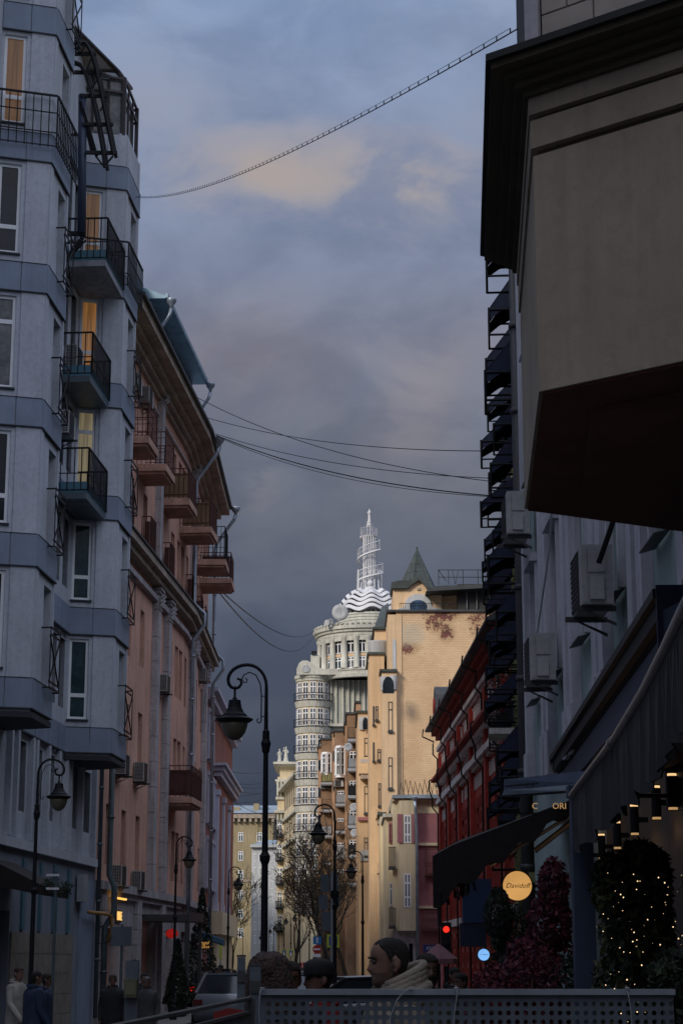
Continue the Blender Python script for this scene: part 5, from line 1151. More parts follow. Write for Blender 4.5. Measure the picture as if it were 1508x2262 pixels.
mb = MB(); mb.prism([(2.35, 13.9, 2.9), (2.64, 13.4, 2.9), (2.64, 13.4, 4.45), (2.35, 13.9, 4.35)], (.1, .1, 0)); nb.put('side_board', mb, G['shopblue'])
# behind the camera: right row going on, and an added house that darkens the street
rs = Bld('apartment_building', 'beige apartment house continuing the right row behind the camera', 'building', (6, -20, 0), 0, True)
mb = MB(); mb.box(4.5, 16, -50, 6, 0, 20); rs.put('wall', mb, G['beige'])
cb = Bld('apartment_building', 'unseen plain house added far behind the camera to darken the street', 'building', (-2, -46, 0), 0, True)
mb = MB(); mb.box(-14, 14, -58, -46, 0, 24); cb.put('wall', mb, G['beige'])
# ================================================================== cafe front under the awnings
WX0 = at(1512, 1749, 13.0).x+.1; WX1 = at(1300, 1889, 23).x+.12
pf = (WX1, 23.5); pn = (WX0, 12.4); rzc, KL = frame_of(pf, pn)
cf = Bld('cafe_front', 'dark brown cafe front with a warm window under the near awning', 'shopfront', (*pf, 0), rzc)
FC = Face(cf, 0, 0)
mb = FC.mb(); wallh(mb, 0, KL, 0, 3.6, [(2.2, 3.6, .5, 2.7), (5.0, 6.6, .5, 2.6)], .2); cf.put('wall', mb, mat('dark_brown_boards', (.05,.032,.024), .7, var=.3, scale=3))
for a, b_ in ((2.2, 3.6), (5.0, 6.6)): mb = FC.mb(); mb.box(a, b_, .19, .21, .5, 2.7); cf.put('window', mb, mat('dim_warm_window', (.30,.15,.05), emit=.10))
LP = [(1484,1749), (1448,1773), (1400,1811), (1362,1845), (1328,1870), (1302,1889)]
LY = [13.8, 14.9, 16.6, 18.4, 20.2, 22.0]
mWarm = mat('lamp_glow', (1,.62,.28), emit=1.3)
l0 = None
for i, ((px, py), Y) in enumerate(zip(LP, LY)):
    p = at(px, py, Y)
    if l0 is None:
        l0 = thing('wall_lamp', 'x', 'wall lamp', p, 0, 'black tube wall lamps under the awning')
        mb = MB(); mb.lathe([(.036,-.10), (.04,-.10), (.04,.10), (.036,.10)], (0,0,0), 14); mb.box(.03, .12, -.012, .012, -.02, .02); link('tube', mb.mesh('tube', G['iron'], False), l0)
        for s in (-1, 1): mb = MB(); mb.lathe([(.034, -.008), (.034, .008)], (0, 0, s*.108), 14); link('glass_cap', mb.mesh('glass_cap', mWarm if s > 0 else mat('lamp_glow_low', (1,.6,.25), emit=.45)), l0)
        mb = MB()
        for s in (-1, 1): mb.lathe([(.04, -.003), (.042, 0), (.04, .003)], (0,0,s*.12), 14)
        link('rim', mb.mesh('rim', G['iron']), l0); t = l0
    else: t = copy_tree(l0)
    t.location = p; t.scale = (.98, .98, 1.12)
    t['label'] = ('nearest and largest black tube wall lamp under the striped awning', 'second black tube wall lamp from the right end of the row', 'third black tube wall lamp from the right end of the row', 'fourth black tube wall lamp from the right end of the row', 'fifth black tube wall lamp, one before the far end of the row', 'farthest and smallest black tube wall lamp, beside the blue grey pillar')[i]
    ld = bpy.data.lights.new('lamp_light', 'POINT'); ld.energy = .16; ld.color = (1, .55, .22); ld.shadow_soft_size = .04
    lo = link('lamp_light', ld, t, (.0, 0, -.19)); 
    ld2 = ld.copy(); ld2.energy = .12; link('lamp_light', ld2, t, (0, 0, .2))
# near awning: rod, sloping charcoal canvas, scalloped striped valance
na = thing('striped_awning', 'charcoal striped awning with a steel rod and scalloped valance, nearest on the right', 'awning', (1.6, 10, 3.0))
RP = [at(1262,1756,13.8), at(1348,1644,10.7), at(1352,1640,10.55), at(1420,1530,8.6), at(1470,1432,7.4), at(1508,1352,6.6), at(1560,1250,5.8)]
rel = lambda p: Vector(p)-Vector(na.location)
mb = MB(); mb.tube([rel(p) for p in RP], .026, 10); mb.tube([rel(RP[1])-Vector((0,.02,0)), rel(RP[2])+Vector((0,-.05,0))], .034, 10); link('front_rod', mb.mesh('front_rod', G['steel'], True), na)
mb = MB()
def lerp_path(u):
    k = u*(len(RP)-1); i = min(int(k), len(RP)-2); return Vector(RP[i]).lerp(Vector(RP[i+1]), k-i)
n = 60
for k in range(n):
    p, q = lerp_path(k/n), lerp_path((k+1)/n); w = .38
    dz0 = .40+.045*abs(sin(k*.9)); dz1 = .40+.045*abs(sin((k+1)*.9)); ox0 = .03*sin(k*1.5); ox1 = .03*sin((k+1)*1.5)
    if k == n-1: dz1 = dz0
    for th in (0, .008): mb.quad(rel(p)+Vector((th,0,-.02)), rel(q)+Vector((th,0,-.02)), rel(q)+Vector((th+ox1,0,-dz1)), rel(p)+Vector((th+ox0,0,-dz0)))
link('valance', mb.mesh('valance', G['awngrey']), na)
mb = MB()
for k in range(n):
    p, q = lerp_path(k/n), lerp_path((k+1)/n); pw = Vector((2.75, p.y+.2, 3.32)); qw = Vector((2.75, q.y+.2, 3.32))
    for th in (0, .012): d_ = Vector((0,0,-th)); mb.quad(rel(p)+d_, rel(q)+d_, rel(qw)+d_, rel(pw)+d_)
link('canvas', mb.mesh('canvas', G['awngrey']), na)
mb = MB()
for u in (.0, .3): p = lerp_path(u); mb = MB(); mb.tube([rel(p), rel(Vector((2.75, p.y+.1, 3.0)))], .018, 5); link('arm', mb.mesh('arm', G['iron']), na)
pl = thing('pillar', 'blue grey square pillar holding the far end of the striped awning', 'pillar', (X(1287,1980,14.0), 14.0, 0))
mb = MB(); hw = .075; mb.box(-hw, hw, -hw, hw, 0, 3.0); link('shaft', mb.mesh('shaft', G['shopblue']), pl); mb = MB(); mb.box(-hw-.02, hw+.02, -hw-.02, hw+.02, 3.0, 3.08); mb.box(-hw-.015, hw+.015, -hw-.015, hw+.015, 0, .3); link('cap', mb.mesh('cap', G['shopblue']), pl)
# dark sagging canopy farther on
P0, P1, P2, P3 = at(1262,1766,20), at(955,1884,20), at(1010,1868,24.5), at(1262,1790,26)
da = thing('dark_canopy', 'sagging black and dark red canopy reaching over the pavement', 'canopy', tuple(P1))
rl2 = lambda p: Vector(p)-Vector(da.location)
mb = MB(); n = 22
def cp_(u, v): 
    a = P0.lerp(P1, u); b_ = P3.lerp(P2, u); p = a.lerp(b_, v); return p+Vector((0,0,-.10*sin(pi*u)*0+.05*sin(pi*v)-.25*max(0,u-.86)))
for i in range(n):
    for j in range(4):
        for th in (0, -.02):
            t_ = Vector((0,0,th)); mb.quad(rl2(cp_(i/n,j/4))+t_, rl2(cp_((i+1)/n,j/4))+t_, rl2(cp_((i+1)/n,(j+1)/4))+t_, rl2(cp_(i/n,(j+1)/4))+t_)
link('canvas', mb.mesh('canvas', G['awnblack']), da)
mb = MB()
for i in range(n):
    for v in (0,):
        u0, u1 = i/n, (i+1)/n; p, q = cp_(u0, v), cp_(u1, v); h0 = .12+.42*u0+.05*sin(i*1.3); h1 = .12+.42*u1+.05*sin((i+1)*1.3)
        for th in (0, .012): t_ = Vector((0,th,0)); mb.quad(rl2(p)+t_, rl2(q)+t_, rl2(q)+t_-Vector((0,0,h1)), rl2(p)+t_-Vector((0,0,h0)))
for j in range(6):
    p, q = cp_(1, j/6), cp_(1, (j+1)/6); h0, h1 = .42+.05*sin(j*2), .42+.05*sin(j*2+2)
    for th in (0, .012): t_ = Vector((th,0,0)); mb.quad(rl2(p)+t_, rl2(q)+t_, rl2(q)+t_-Vector((0,0,h1)), rl2(p)+t_-Vector((0,0,h0)))
for k in range(30):
    u = rr.uniform(.75, 1); p = cp_(u, rr.uniform(0, .3))-Vector((0,0,.35)); mb.tube([rl2(p), rl2(p+Vector((rr.uniform(-.05,.05),0,-.22)))], .014, 3)
p = cp_(.96, 0)-Vector((0,0,.4)); mb.tube([rl2(p), rl2(p+Vector((.01,0,-.35)))], [.03,.02], 5)
link('valance', mb.mesh('valance', G['awnblack']), da)
for p_, q_, r_ in ((at(1262,1800,20.2), at(1080,1912,20.2), .02), (at(1262,1816,21), at(1180,1880,21), .03)): mb = MB(); mb.tube([rl2(p_), rl2(q_)], r_, 6); link('arm', mb.mesh('arm', G['steel']), da)
# blue grey flat sign board above it with small cut letters
bs = thing('fascia_sign', 'long blue grey fascia sign board between the awnings', 'sign', tuple(at(1112,1740,23)))
rb2 = lambda px, py, Y: at(px, py, Y)-Vector(bs.location)
mb = MB(); mb.prism([rb2(1112,1722,23), rb2(1298,1702,19), rb2(1290,1730,19), rb2(1112,1745,23)], (.02, .12, .0)); link('board', mb.mesh('board', G['shopblue']), bs)
mb = MB(); mb.prism([rb2(1112,1745.5,23), rb2(1290,1730.5,19), rb2(1262,1746,19), rb2(1108,1757,23)], (.02, .3, .0)); link('lower_board', mb.mesh('lower_board', mat('slate_board', (.05,.075,.10), .6)), bs)
mb = MB(); 
for k in range(9): mb.tube([rb2(1115+k*17, 1737-k*1.6, 22.4-k*.3), rb2(1128+k*17, 1736-k*1.6, 22.2-k*.3)], .012, 4)
link('rail', mb.mesh('rail', G['iron']), bs)
s2 = thing('lit_letter_sign', 'dim amber letters under the fascia sign board', 'sign', tuple(at(1212,1781,19)))
put_text('C      ORI', .085, mat('amber_letters_dim', (1,.6,.25), emit=.35), s2, (0, 0, 0), depth=.01)
mb = MB(); mb.box(-.42, .42, .02, .04, -.075, -.06); link('rail', mb.mesh('rail', G['hole']), s2)
# round glowing sign with script, blue lit sign, blue box sign, red lamp
def disc_sign(name, label, px, py, Y, r, mtl, rim='char'):
    p = at(px, py, Y); t = thing(name, label, 'sign', tuple(p))
    mb = MB(lambda x, y, z: Vector((x, -z, y))); mb.lathe([(r, -.05), (r, .05)], (0,0,0), 40); link('lightbox', mb.mesh('lightbox', mtl), t)
    mb = MB(lambda x, y, z: Vector((x, -z, y))); mb.lathe([(r+.012, -.045), (r+.012, .04)], (0,0,0), 40); link('rim', mb.mesh('rim', G[rim]), t)
    mb = MB(); mb.box(r, r+.6, -.02, .02, -.015, .015); link('bracket', mb.mesh('bracket', G['iron']), t); return t
t = disc_sign('round_sign', 'round glowing amber sign with red script lettering', 1141, 1957, 20.5, .152, mat('amber_lightbox', (.80,.42,.13), emit=.80))
put_text('Davidoff', .074, mat('sign_script', (.10,.015,.008), .7), t, (0, -.058, .0), depth=.002, font='i')
t = disc_sign('round_sign', 'small round ice blue glowing sign low among the red shrubs', 1067, 2109, 19.0, .055, mat('ice_blue_lightbox', (.22,.50,.95), emit=1.0))
put_text('ST. FRIEND', .017, mat('sign_blue_print', (.01,.03,.12), .7), t, (0, -.058, 0), depth=.001)
bx = thing('blue_box_sign', 'dark blue rectangular hanging box sign beside the red house', 'sign', tuple(at(1052,1990,27)))
mb = MB(); mb.box(-.2, .2, -.1, .1, -.30, .30); link('box', mb.mesh('box', mat('deep_blue_panel', (.006,.022,.075), .5)), bx); mb = MB(); mb.box(-.24, .12, -.08, .08, -.62, -.304); link('lower_box', mb.mesh('lower_box', mat('deep_blue_panel2', (.004,.01,.035), .5)), bx)
mb = MB(); mb.box(.2, 1.4, -.02, .02, .1, .14); link('bracket', mb.mesh('bracket', G['iron']), bx)
tl = thing('traffic_light', 'traffic light showing red beside the red brick house', 'traffic light', tuple(at(985,2053,46)))
mb = MB(); mb.box(-.12, .12, .0, .2, -.8, .16); link('housing', mb.mesh('housing', G['iron']), tl)
for k in range(3):
    mb = MB(lambda x, y, z, k=k: Vector((x, -z, y-.32*k))); mb.lathe([(.075, 0), (.075, .03), (.04, .05)], (0,0,0), 16); link('lens', mb.mesh('lens', mat('red_lens', (1,.03,.015), emit=1.3) if k == 0 else G['hole']), tl)
mb = MB(); mb.tube([(0,.1,-.85), (0,.1,-tl.location.z)], .06, 8); link('pole', mb.mesh('pole', G['iron']), tl)
# parasol and market umbrella shapes near the mauve house
ub = thing('parasol', 'low pinkish parasol beside the street name plate', 'parasol', (X(968,2095,40), 40, -.05))
mb = MB(); 
for k in range(8):
    t0, t1 = 2*pi*k/8, 2*pi*(k+1)/8
    mb.quad((.4*cos(t0), .4*sin(t0), 1.9), (.4*cos(t1), .4*sin(t1), 1.9), (.02*cos(t1), .02*sin(t1), 2.2), (.02*cos(t0), .02*sin(t0), 2.2)); mb.quad((.4*cos(t0), .4*sin(t0), 1.8), (.4*cos(t1), .4*sin(t1), 1.8), (.4*cos(t1), .4*sin(t1), 1.9), (.4*cos(t0), .4*sin(t0), 1.9))
link('canopy', mb.mesh('canopy', mat('dusky_pink_canvas', (.22,.10,.12), .8)), ub); mb = MB(); mb.tube([(0,0,0), (0,0,2.2)], .025, 6); link('pole', mb.mesh('pole', G['iron']), ub)
# ================================================================== plants
def leaves(mb, n, pt, size, m=0, rg=random, elong=1.6):
    for _ in range(n):
        p = Vector(pt()); s = size*rg.uniform(.6, 1.3); d = Vector((rg.gauss(0,1), rg.gauss(0,1), rg.gauss(0,.8))).normalized(); u = d.orthogonal().normalized(); a = rg.uniform(0, 6.28)
        u = Matrix.Rotation(a, 3, d) @ u; v = d.cross(u); u = u*s*elong/2; v = v*s/2
        mb.quad(p-u, p-v*.8+u*.1, p+u, p+v*.8+u*.1, m)
rg = random.Random(11)
def blobpt(cs):
    def f():
        c, r = rg.choice(cs); d = Vector((rg.gauss(0,1), rg.gauss(0,1), rg.gauss(0,1))).normalized(); return Vector(c)+Vector((d.x*r[0], d.y*r[1], d.z*r[2]))*rg.uniform(.55, 1.05)**.6
    return f
def shrub(name, label, cat, loc, cs, n, size, mats_, stem=True, elong=1.6):
    t = thing(name, label, cat, loc); mb = MB(); pf_ = blobpt(cs)
    for _ in range(n):
        leaves(mb, 1, pf_, size, rg.randrange(len(mats_)), rg, elong)
    link('foliage', mb.mesh('foliage', mats_, fix=False), t)
    mb = MB()
    for c, r in cs: mb.tube([(c[0]*.3, c[1]*.3, 0), (c[0]*.7, c[1]*.7, c[2]*.6), tuple(c)], [.03,.02,.008], 5)
    link('stem', mb.mesh('stem', G['brown']), t); return t
ml = lambda nm, c: mat(nm, c, .75, var=.3, scale=6)
red1, red2, red3 = ml('red_leaf', (.10,.012,.022)), ml('plum_leaf', (.06,.010,.03)), ml('wine_leaf', (.16,.02,.035))
grn1, grn2, grn3 = ml('leaf_green', (.03,.055,.022)), ml('leaf_dark', (.014,.028,.014)), ml('leaf_yellow', (.10,.11,.035))
bx_ = X(1212, 2000, 16.5)
shrub('red_maple', 'big dark wine red maple shrub between the glowing sign and the pillar', 'shrub', (bx_, 16.5, 0), [((.04,0,2.42),(.13,.3,.28)), ((0,0,2.15),(.19,.3,.25)), ((-.16,0,1.85),(.22,.4,.22)), ((.06,0,1.6),(.24,.4,.5)), ((-.2,.1,1.3),(.42,.5,.35)), ((-.42,.1,1.45),(.2,.3,.2)), ((.0,0,.7),(.4,.4,.4))], 9000, .035, [red1, red2, red3])
shrub('red_shrub', 'low dusty red shrub in front of the maple, above the perforated barrier', 'shrub', (X(1100,2130,14.5), 14.5, 0), [((0,0,1.62),(.22,.3,.2)), ((.25,0,1.7),(.25,.3,.25)), ((-.1,0,1.3),(.25,.3,.3)), ((.3,0,1.2),(.4,.3,.4))], 3500, .03, [red1, red3, red2])
shrub('evergreen_bush', 'nearly black evergreen bush in front of the glowing amber sign', 'shrub', (X(1124,2000,19.5), 19.4, 0), [((-.12,0,2.25),(.14,.3,.3)), ((.02,0,2.1),(.2,.3,.28)), ((.0,0,1.6),(.28,.3,.5)), ((-.04,0,1.0),(.28,.3,.5))], 4500, .035, [grn2, ml('leaf_black', (.008,.014,.009))])
hx = X(1392, 2000, 13.2)
hd = shrub('green_hedge', 'tall green hedge wound with tiny fairy lights under the wall lamps', 'hedge', (hx, 13.2, 0), [((-.13,0,2.33),(.12,.3,.22)), ((.05,0,2.42),(.13,.3,.22)), ((.17,0,2.3),(.1,.3,.3)), ((.04,0,2.05),(.25,.3,.4)), ((.0,0,1.6),(.27,.3,.5)), ((.02,0,1.2),(.28,.3,.5)), ((.05,0,.8),(.3,.3,.6))], 11000, .04, [grn1, grn2, grn1, grn3], elong=2.2)
shrub('green_shrub', 'dark green shrub at the right edge beside the perforated barrier', 'shrub', (X(1490,2180,8.5), 8.6, 0), [((0,0,1.75),(.1,.2,.14)), ((.12,0,1.6),(.18,.2,.22))], 1800, .03, [grn1, grn2])
shrub('green_shrub', 'rounded dark shrub at the foot of the blue grey pillar', 'shrub', (X(1275,2130,14.5), 14.6, 0), [((0,0,1.6),(.2,.2,.3)), ((.05,0,1.0),(.25,.2,.5))], 2500, .03, [grn2, grn1])
fl = thing('fairy_lights', 'string of tiny warm fairy lights wound through the tall green hedge', 'fairy lights', (hx, 12.74, 0)); mb = MB(); mw = MB(); prev = None
m1_ = mat('fairy_bulb', (1,.70,.38), emit=2.0)
for s_ in range(5):
    prev = None
    for k in range(34):
        z = 2.38-k*.046+rg.uniform(-.02,.02); x = -.2+s_*.105+.05*sin(k*.7+s_*2)+rg.uniform(-.035,.035); y = -.05-.12*cos(k*.4)+rg.uniform(-.03,.03)
        p = (x, y, z); 
        if prev: mw.tube([prev, p], .0025, 3)
        prev = p
        if rg.random() < .9: mb.ball(p, rg.choice((.002,.0026,.0026,.0034,.0045)), 6)
link('bulb', mb.mesh('bulb', m1_), fl)['kind'] = 'stuff'; link('wire', mw.mesh('wire', G['iron']), fl)
# conical shrubs in planters and the dark shrub on the left pavement
for px, Y, h, lab in ((392, 60, 2.3, 'slim conical evergreen in a planter by the black canopy'), (444, 70, 4.2, 'tall dark evergreen column beside the brick red house')):
    x = X(px, 2150, Y); r = h*.16
    t = thing('conical_evergreen', lab, 'shrub', (x, Y, .13)); mb = MB()
    def pt_():
        u = rg.random()**1.4; a = rg.uniform(0, 6.28); q = r*(1-u)+.03; return (q*cos(a)*rg.uniform(.8,1.1), q*sin(a), .4+u*(h-.4))
    leaves(mb, 2200, pt_, .09, 0, rg); link('foliage', mb.mesh('foliage', grn2, fix=False), t); mb = MB(); mb.lathe([(.24,0), (.32,.5), (.34,.52), (.3,.5)], (0,0,0), 12); link('planter', mb.mesh('planter', G['char']), t)
# ------------------------------------------------------------------ bare street trees
bark = mat('dark_bark', (.035,.028,.022), .9, var=.3, scale=4, bump=.5, bscale=30)
def tree(label, loc, h, spread, seed, dry=0, levels=5):
    rt = random.Random(seed); t = thing('bare_tree', label, 'tree', loc, 0, 'bare street trees'); mt_ = MB(); mc = MB(); ends = []
    def br(p, d, L_, r, lv):
        n = 4; pts = [p]; rr_ = [r]; dd = d.copy()
        for i in range(n):
            dd = (dd+Vector((rt.gauss(0,.13), rt.gauss(0,.13), rt.gauss(0,.08)+.04))).normalized(); p = p+dd*L_/n; pts.append(p); rr_.append(r*(1-.45*(i+1)/n))
        (mt_ if lv <= 1 else mc).tube(pts, rr_, 6 if lv < 2 else 3)
        if lv >= levels: ends.append(p); return
        for k in range(rt.choice((3, 3, 4)) if lv else 5):
            q = pts[rt.choice((2, 3, 4))] if k else pts[-1]; a = rt.uniform(0, 6.28); sp_ = rt.uniform(.35, .8)*spread
            nd = (dd+Vector((cos(a)*sp_, sin(a)*sp_, rt.uniform(-.1, .25)))).normalized(); br(q, nd, L_*rt.uniform(.58, .82), max(.016, rr_[-1]*rt.uniform(.55, .8)), lv+1)
    br(Vector((0,0,0)), Vector((0,0,1)), h*.34, h*.018, 0)
    link('trunk', mt_.mesh('trunk', bark, fix=False), t); 
    o = link('crown', mc.mesh('crown', bark, fix=False), t)
    if dry:
        mb = MB(); leaves(mb, dry*2, lambda: rt.choice(ends)+Vector((rt.gauss(0,.2), rt.gauss(0,.2), rt.gauss(0,.2))), .10, 0, rt); link('leaves', mb.mesh('leaves', mat('dry_leaf', (.16,.10,.04), .8), fix=False), t)
    return t
for px, Y, h, lab, sd_, dry in ((712, 145, 11.5, 'bare tree before the brown brick house, left of two thick trunks', 3, 500), (742, 132, 12.5, 'bare tree with a forked trunk in front of the brown balconies', 5, 500), (690, 170, 12.0, 'thin bare tree in front of the round tower house', 8, 300), (655, 190, 12.0, 'bare tree before the bow windows of the tower house', 9, 200),
                            (768, 118, 8.5, 'bare tree nearest the apricot house, behind the dark car', 12, 250), (497, 150, 9.0, 'bare tree reaching out from behind the brick red house', 21, 60), (512, 190, 8.0, 'far bare tree against the dull yellow block', 22, 0)):
    tree(lab, (X(px, 2100, Y), Y, .1), h, 1.0, sd_, dry)
# ================================================================== street lamps
def make_lamp():
    r = thing('street_lamp', 'x', 'street lamp', (0,0,0), 0, 'black arched street lamps')
    mb = MB(); mb.lathe([(.13,0), (.13,.08), (.11,.12), (.10,.5), (.07,.56), (.085,.62), (.05,.7), (.045,1.6), (.040,2.95), (.06,3.0), (.066,3.05), (.038,3.1), (.030,4.28), (.045,4.30), (.052,4.36), (.062,4.40), (.044,4.45), (.042,4.55), (.026,4.57), (.020,5.10)], (0,0,0), 14); link('pole', mb.mesh('pole', G['iron'], False), r)
    mb = MB(); R = .235; pts = [(0,0,5.06)]+[(-R+R*cos(t*pi/12), 0, (5.10+.268*sin(t*pi/12)) if t <= 6 else (5.18+.188*sin(t*pi/12))) for t in range(0, 13)]
    pts += [(-2*R+.01, 0, 5.13), (-2*R+.04, 0, 5.09), (-2*R+.085, 0, 5.075), (-2*R+.135, 0, 5.09), (-2*R+.165, 0, 5.135), (-2*R+.15, 0, 5.185), (-2*R+.11, 0, 5.195)]
    mb.tube(pts, [.020]*6+[.022]*6+[.022,.022,.022,.021,.020,.019,.018,.017,.016], 8); link('arch', mb.mesh('arch', G['iron'], True), r)
    mb = MB(); sp_ = [(-.06,0,4.62), (-.08,0,4.60), (-.105,0,4.61), (-.11,0,4.64), (-.095,0,4.655)]; mb.tube(sp_, .008, 5)
    mb.tube([(-.06,0,4.62), (-.06,0,4.95), (-.075,0,5.08), (-.13,0,5.19), (-.21,0,5.225), (-.28,0,5.19), (-.30,0,5.14), (-.28,0,5.10), (-.245,0,5.10), (-.235,0,5.135), (-.26,0,5.15)], .008, 5)
    for z in (4.68, 4.93): mb.tube([(-.06,0,z), (0,0,z)], .007, 4)
    link('scroll', mb.mesh('scroll', G['iron']), r, (0,0,.05))
    lx_ = -2*R+.085; mb = MB(); mb.lathe([(.014,-.0), (.014,-.13), (.026,-.14), (.03,-.16), (.072,-.17), (.074,-.19), (.085,-.26), (.115,-.32), (.15,-.35), (.155,-.37), (.225,-.40), (.228,-.41), (.185,-.44), (.165,-.445), (.16,-.42)], (lx_,0,5.10), 20); link('lantern_hood', mb.mesh('lantern_hood', G['iron'], False), r)
    mb = MB(); mb.lathe([(.162,-.44), (.155,-.50), (.13,-.57), (.09,-.625), (.05,-.65), (.01,-.66)], (lx_,0,5.10), 20); link('globe', mb.mesh('globe', G['globe'], True), r)
    return r
lamp0 = make_lamp()
def lamp_at(px, ytop, flip, label, i=[0], two=False):
    # distance from the height of the arch top
    el = (1131-ytop)/FPX; tt = tan(atan(el)+PIT); Y = (5.37-CAMZ)/tt
    o = lamp0 if i[0] == 0 else copy_tree(lamp0); i[0] += 1
    o.location = (X(px, 2118, Y), Y, 0); o.rotation_euler = (0, 0, pi if flip else 0); o['label'] = label; return Y
lamp_at(583, 1468, False, 'nearest and tallest black street lamp, left of the street centre')
lamp_at(70, 1677, True, 'black street lamp before the grey house at the left edge')
lamp_at(385, 1848, True, 'black street lamp in front of the salmon house, by the black canopy')
lamp_at(503, 1915, True, 'black street lamp in front of the dull yellow block')
lamp_at(739, 1777, False, 'black street lamp carrying road signs in the middle of the street')
lamp_at(801, 1880, False, 'black street lamp directly in front of the apricot house')
far = [(683,1992), (662,2008), (642,2016), (627,2026), (615,2035), (604,2043), (594,2050), (586,2056), (580,2061)]
for k, (px, y) in enumerate(far):
    lamp_at(px, y, False, ('nearest, rightmost and largest of the row of far street lamps', 'second largest of the receding far street lamps', 'third largest of the receding far street lamps', 'fourth of the receding far street lamps', 'fifth of the receding far street lamps', 'sixth of the receding far street lamps', 'seventh of the receding far street lamps', 'last but one of the receding far street lamps', 'farthest, smallest street lamp of the receding row')[k])
lamp_at(536, 2052, False, 'tiny far street lamp before the dull yellow block')
# ================================================================== overhead cables
def cable(label, a, b, sag, r=.012, ticks=0, droop=False):
    a, b = Vector(a), Vector(b); t = thing('overhead_cable', label, 'cable', tuple(a)); mb = MB(); n = 40; pts = [a.lerp(b, k/n)-a-Vector((0,0,4*sag*(k/n)*(1-k/n))) for k in range(n+1)]
    mb.tube(pts, r, 4); o = link('wire', mb.mesh('wire', G['cable']), t)
    if ticks:
        mt_ = MB(); L_ = (b-a).length; m = int(L_/ticks)
        for k in range(m):
            u = (k+.5)/m; p = a.lerp(b, u)-a-Vector((0,0,4*sag*u*(1-u))); mt_.tube([p, p+Vector((.0,0,.04))], .006, 3)
            if k: mt_.tube([q0+Vector((0,0,.04)), p+Vector((0,0,.04))], .003, 3)
            q0 = p
        link('garland_lights', mt_.mesh('garland_lights', G['cable']), t)
    return t
cable('garland cable strung high across the sky from the grey house to the oriel', at(298,436,50.5), at(1142,64,13), 0.42, .0055, .40)
cable('upper thin cable from the salmon house crossing to the awnings', at(432,876,66), at(1125,1068,44), .5, .014)
cable('second thin cable ending level with the highest awnings', at(455,922,67), at(1125,996,44), .35, .014)
cable('middle thin cable from the salmon house corner', at(476,958,69), at(1125,1058,46), .35, .014)
cable('lower thick cable from the salmon house corner', at(477,961,69), at(1122,1098,46), .4, .022)
cable('thin cable just under the thick one at the salmon house corner', at(477,963,69), at(1122,1099,46.5), .48, .012)
cable('short cable dropping to the tower house, upper one', at(472,1290,78), at(697,1390,220), 1.5, .03)
cable('short cable dropping to the tower house, lower one', at(472,1293,78), at(697,1397,220), 2.5, .03)
for k, (x0, y0, x1, y1) in enumerate(((484,1698,610,1692), (484,1722,610,1716), (484,1728,610,1726), (484,1735,610,1741), (484,1752,610,1735), (484,1748,610,1800), (484,1770,610,1748))):
    cable(('topmost', 'second', 'third', 'fourth', 'fifth, rising', 'steeply falling', 'lowest, rising')[k]+' of the fine far cables above the yellow block', at(x0,y0,110), at(x1,y1,200), .5, .022)
# ================================================================== road signs
def plate(t, name, x0, x1, z0, z1, col, y=0, d=.02, ang=0):
    mb = MB(); mb.box(x0, x1, y-d, y, z0, z1); return link(name, mb.mesh(name, col), t)
cy = mat('sign_blue', (.03,.20,.50), .4); redm = mat('sign_red', (.40,.02,.02), .4); yel = mat('fluorescent_yellow', (.50,.62,.05), .5); whi = G['white']
YS = 60; p = at(700, 2118, YS)
s1 = thing('road_sign', 'no entry sign under a light blue square sign on a thin pole', 'road sign', (p.x, YS, 0)); k_ = YS*.975/FPX
zz = lambda py: Z(py, YS)
mb = MB(); mb.tube([(0,.05,0), (0,.05,zz(2062))], .03, 8); link('pole', mb.mesh('pole', G['frameg']), s1)
plate(s1, 'blue_panel', -.12, .13, zz(2086), zz(2069), cy); 
mb = MB(); mb.box(-.015,.025,-.03,-.021,zz(2083),zz(2073)); mb.prism([(-.05,-.03,zz(2074)), (.06,-.03,zz(2074)), (.005,-.03,zz(2071))], (0,.008,0)); link('arrow', mb.mesh('arrow', whi), s1)
mb = MB(lambda x, y, z: Vector((x, -z-.0, y+zz(2097)))); mb.lathe([(.135, 0), (.135, .02)], (0,0,0), 24); link('red_disc', mb.mesh('red_disc', redm), s1)
mb = MB(); mb.box(-.1, .1, -.03, -.021, zz(2097)-.022, zz(2097)+.022); link('white_bar', mb.mesh('white_bar', whi), s1)
plate(s1, 'small_plate', -.12, .12, zz(2114), zz(2107), whi)
Y5 = 46; s3 = thing('sign_cluster', 'grey backs of several road signs clamped on one pole mid street', 'road sign', (X(733,2118,Y5), Y5, 0))
for i, (x0, x1, y0, y1) in enumerate(((708,727,1932,1970), (729,746,1930,1970), (704,724,1977,2010), (735,750,1976,2002), (710,734,2013,2055), (736,747,1990,2010))):
    mb = MB(); xx = X(733,2118,Y5); r = (y0+y1)/2; a0, a1 = X(x0,r,Y5)-xx, X(x1,r,Y5)-xx; b0, b1 = Z(y1,Y5), Z(y0,Y5); c_ = .03
    mb.prism([(a0+c_,0,b0), (a1-c_,0,b0), (a1,0,b0+c_), (a1,0,b1-c_), (a1-c_,0,b1), (a0+c_,0,b1), (a0,0,b1-c_), (a0,0,b0+c_)], (0, -.025, 0)); link('sign_back', mb.mesh('sign_back', G['signback']), s3)
mb = MB(); mb.tube([(.0,-.05,0), (0,-.05,Z(1925,Y5))], .035, 8); link('pole', mb.mesh('pole', G['frameg']), s3)
mb = MB(); mb.lathe([(.04,0), (.09,.04), (.1,.16), (.07,.2)], (.06,-.1,Z(1986,Y5)), 10); link('camera_head', mb.mesh('camera_head', G['iron'], True), s3)
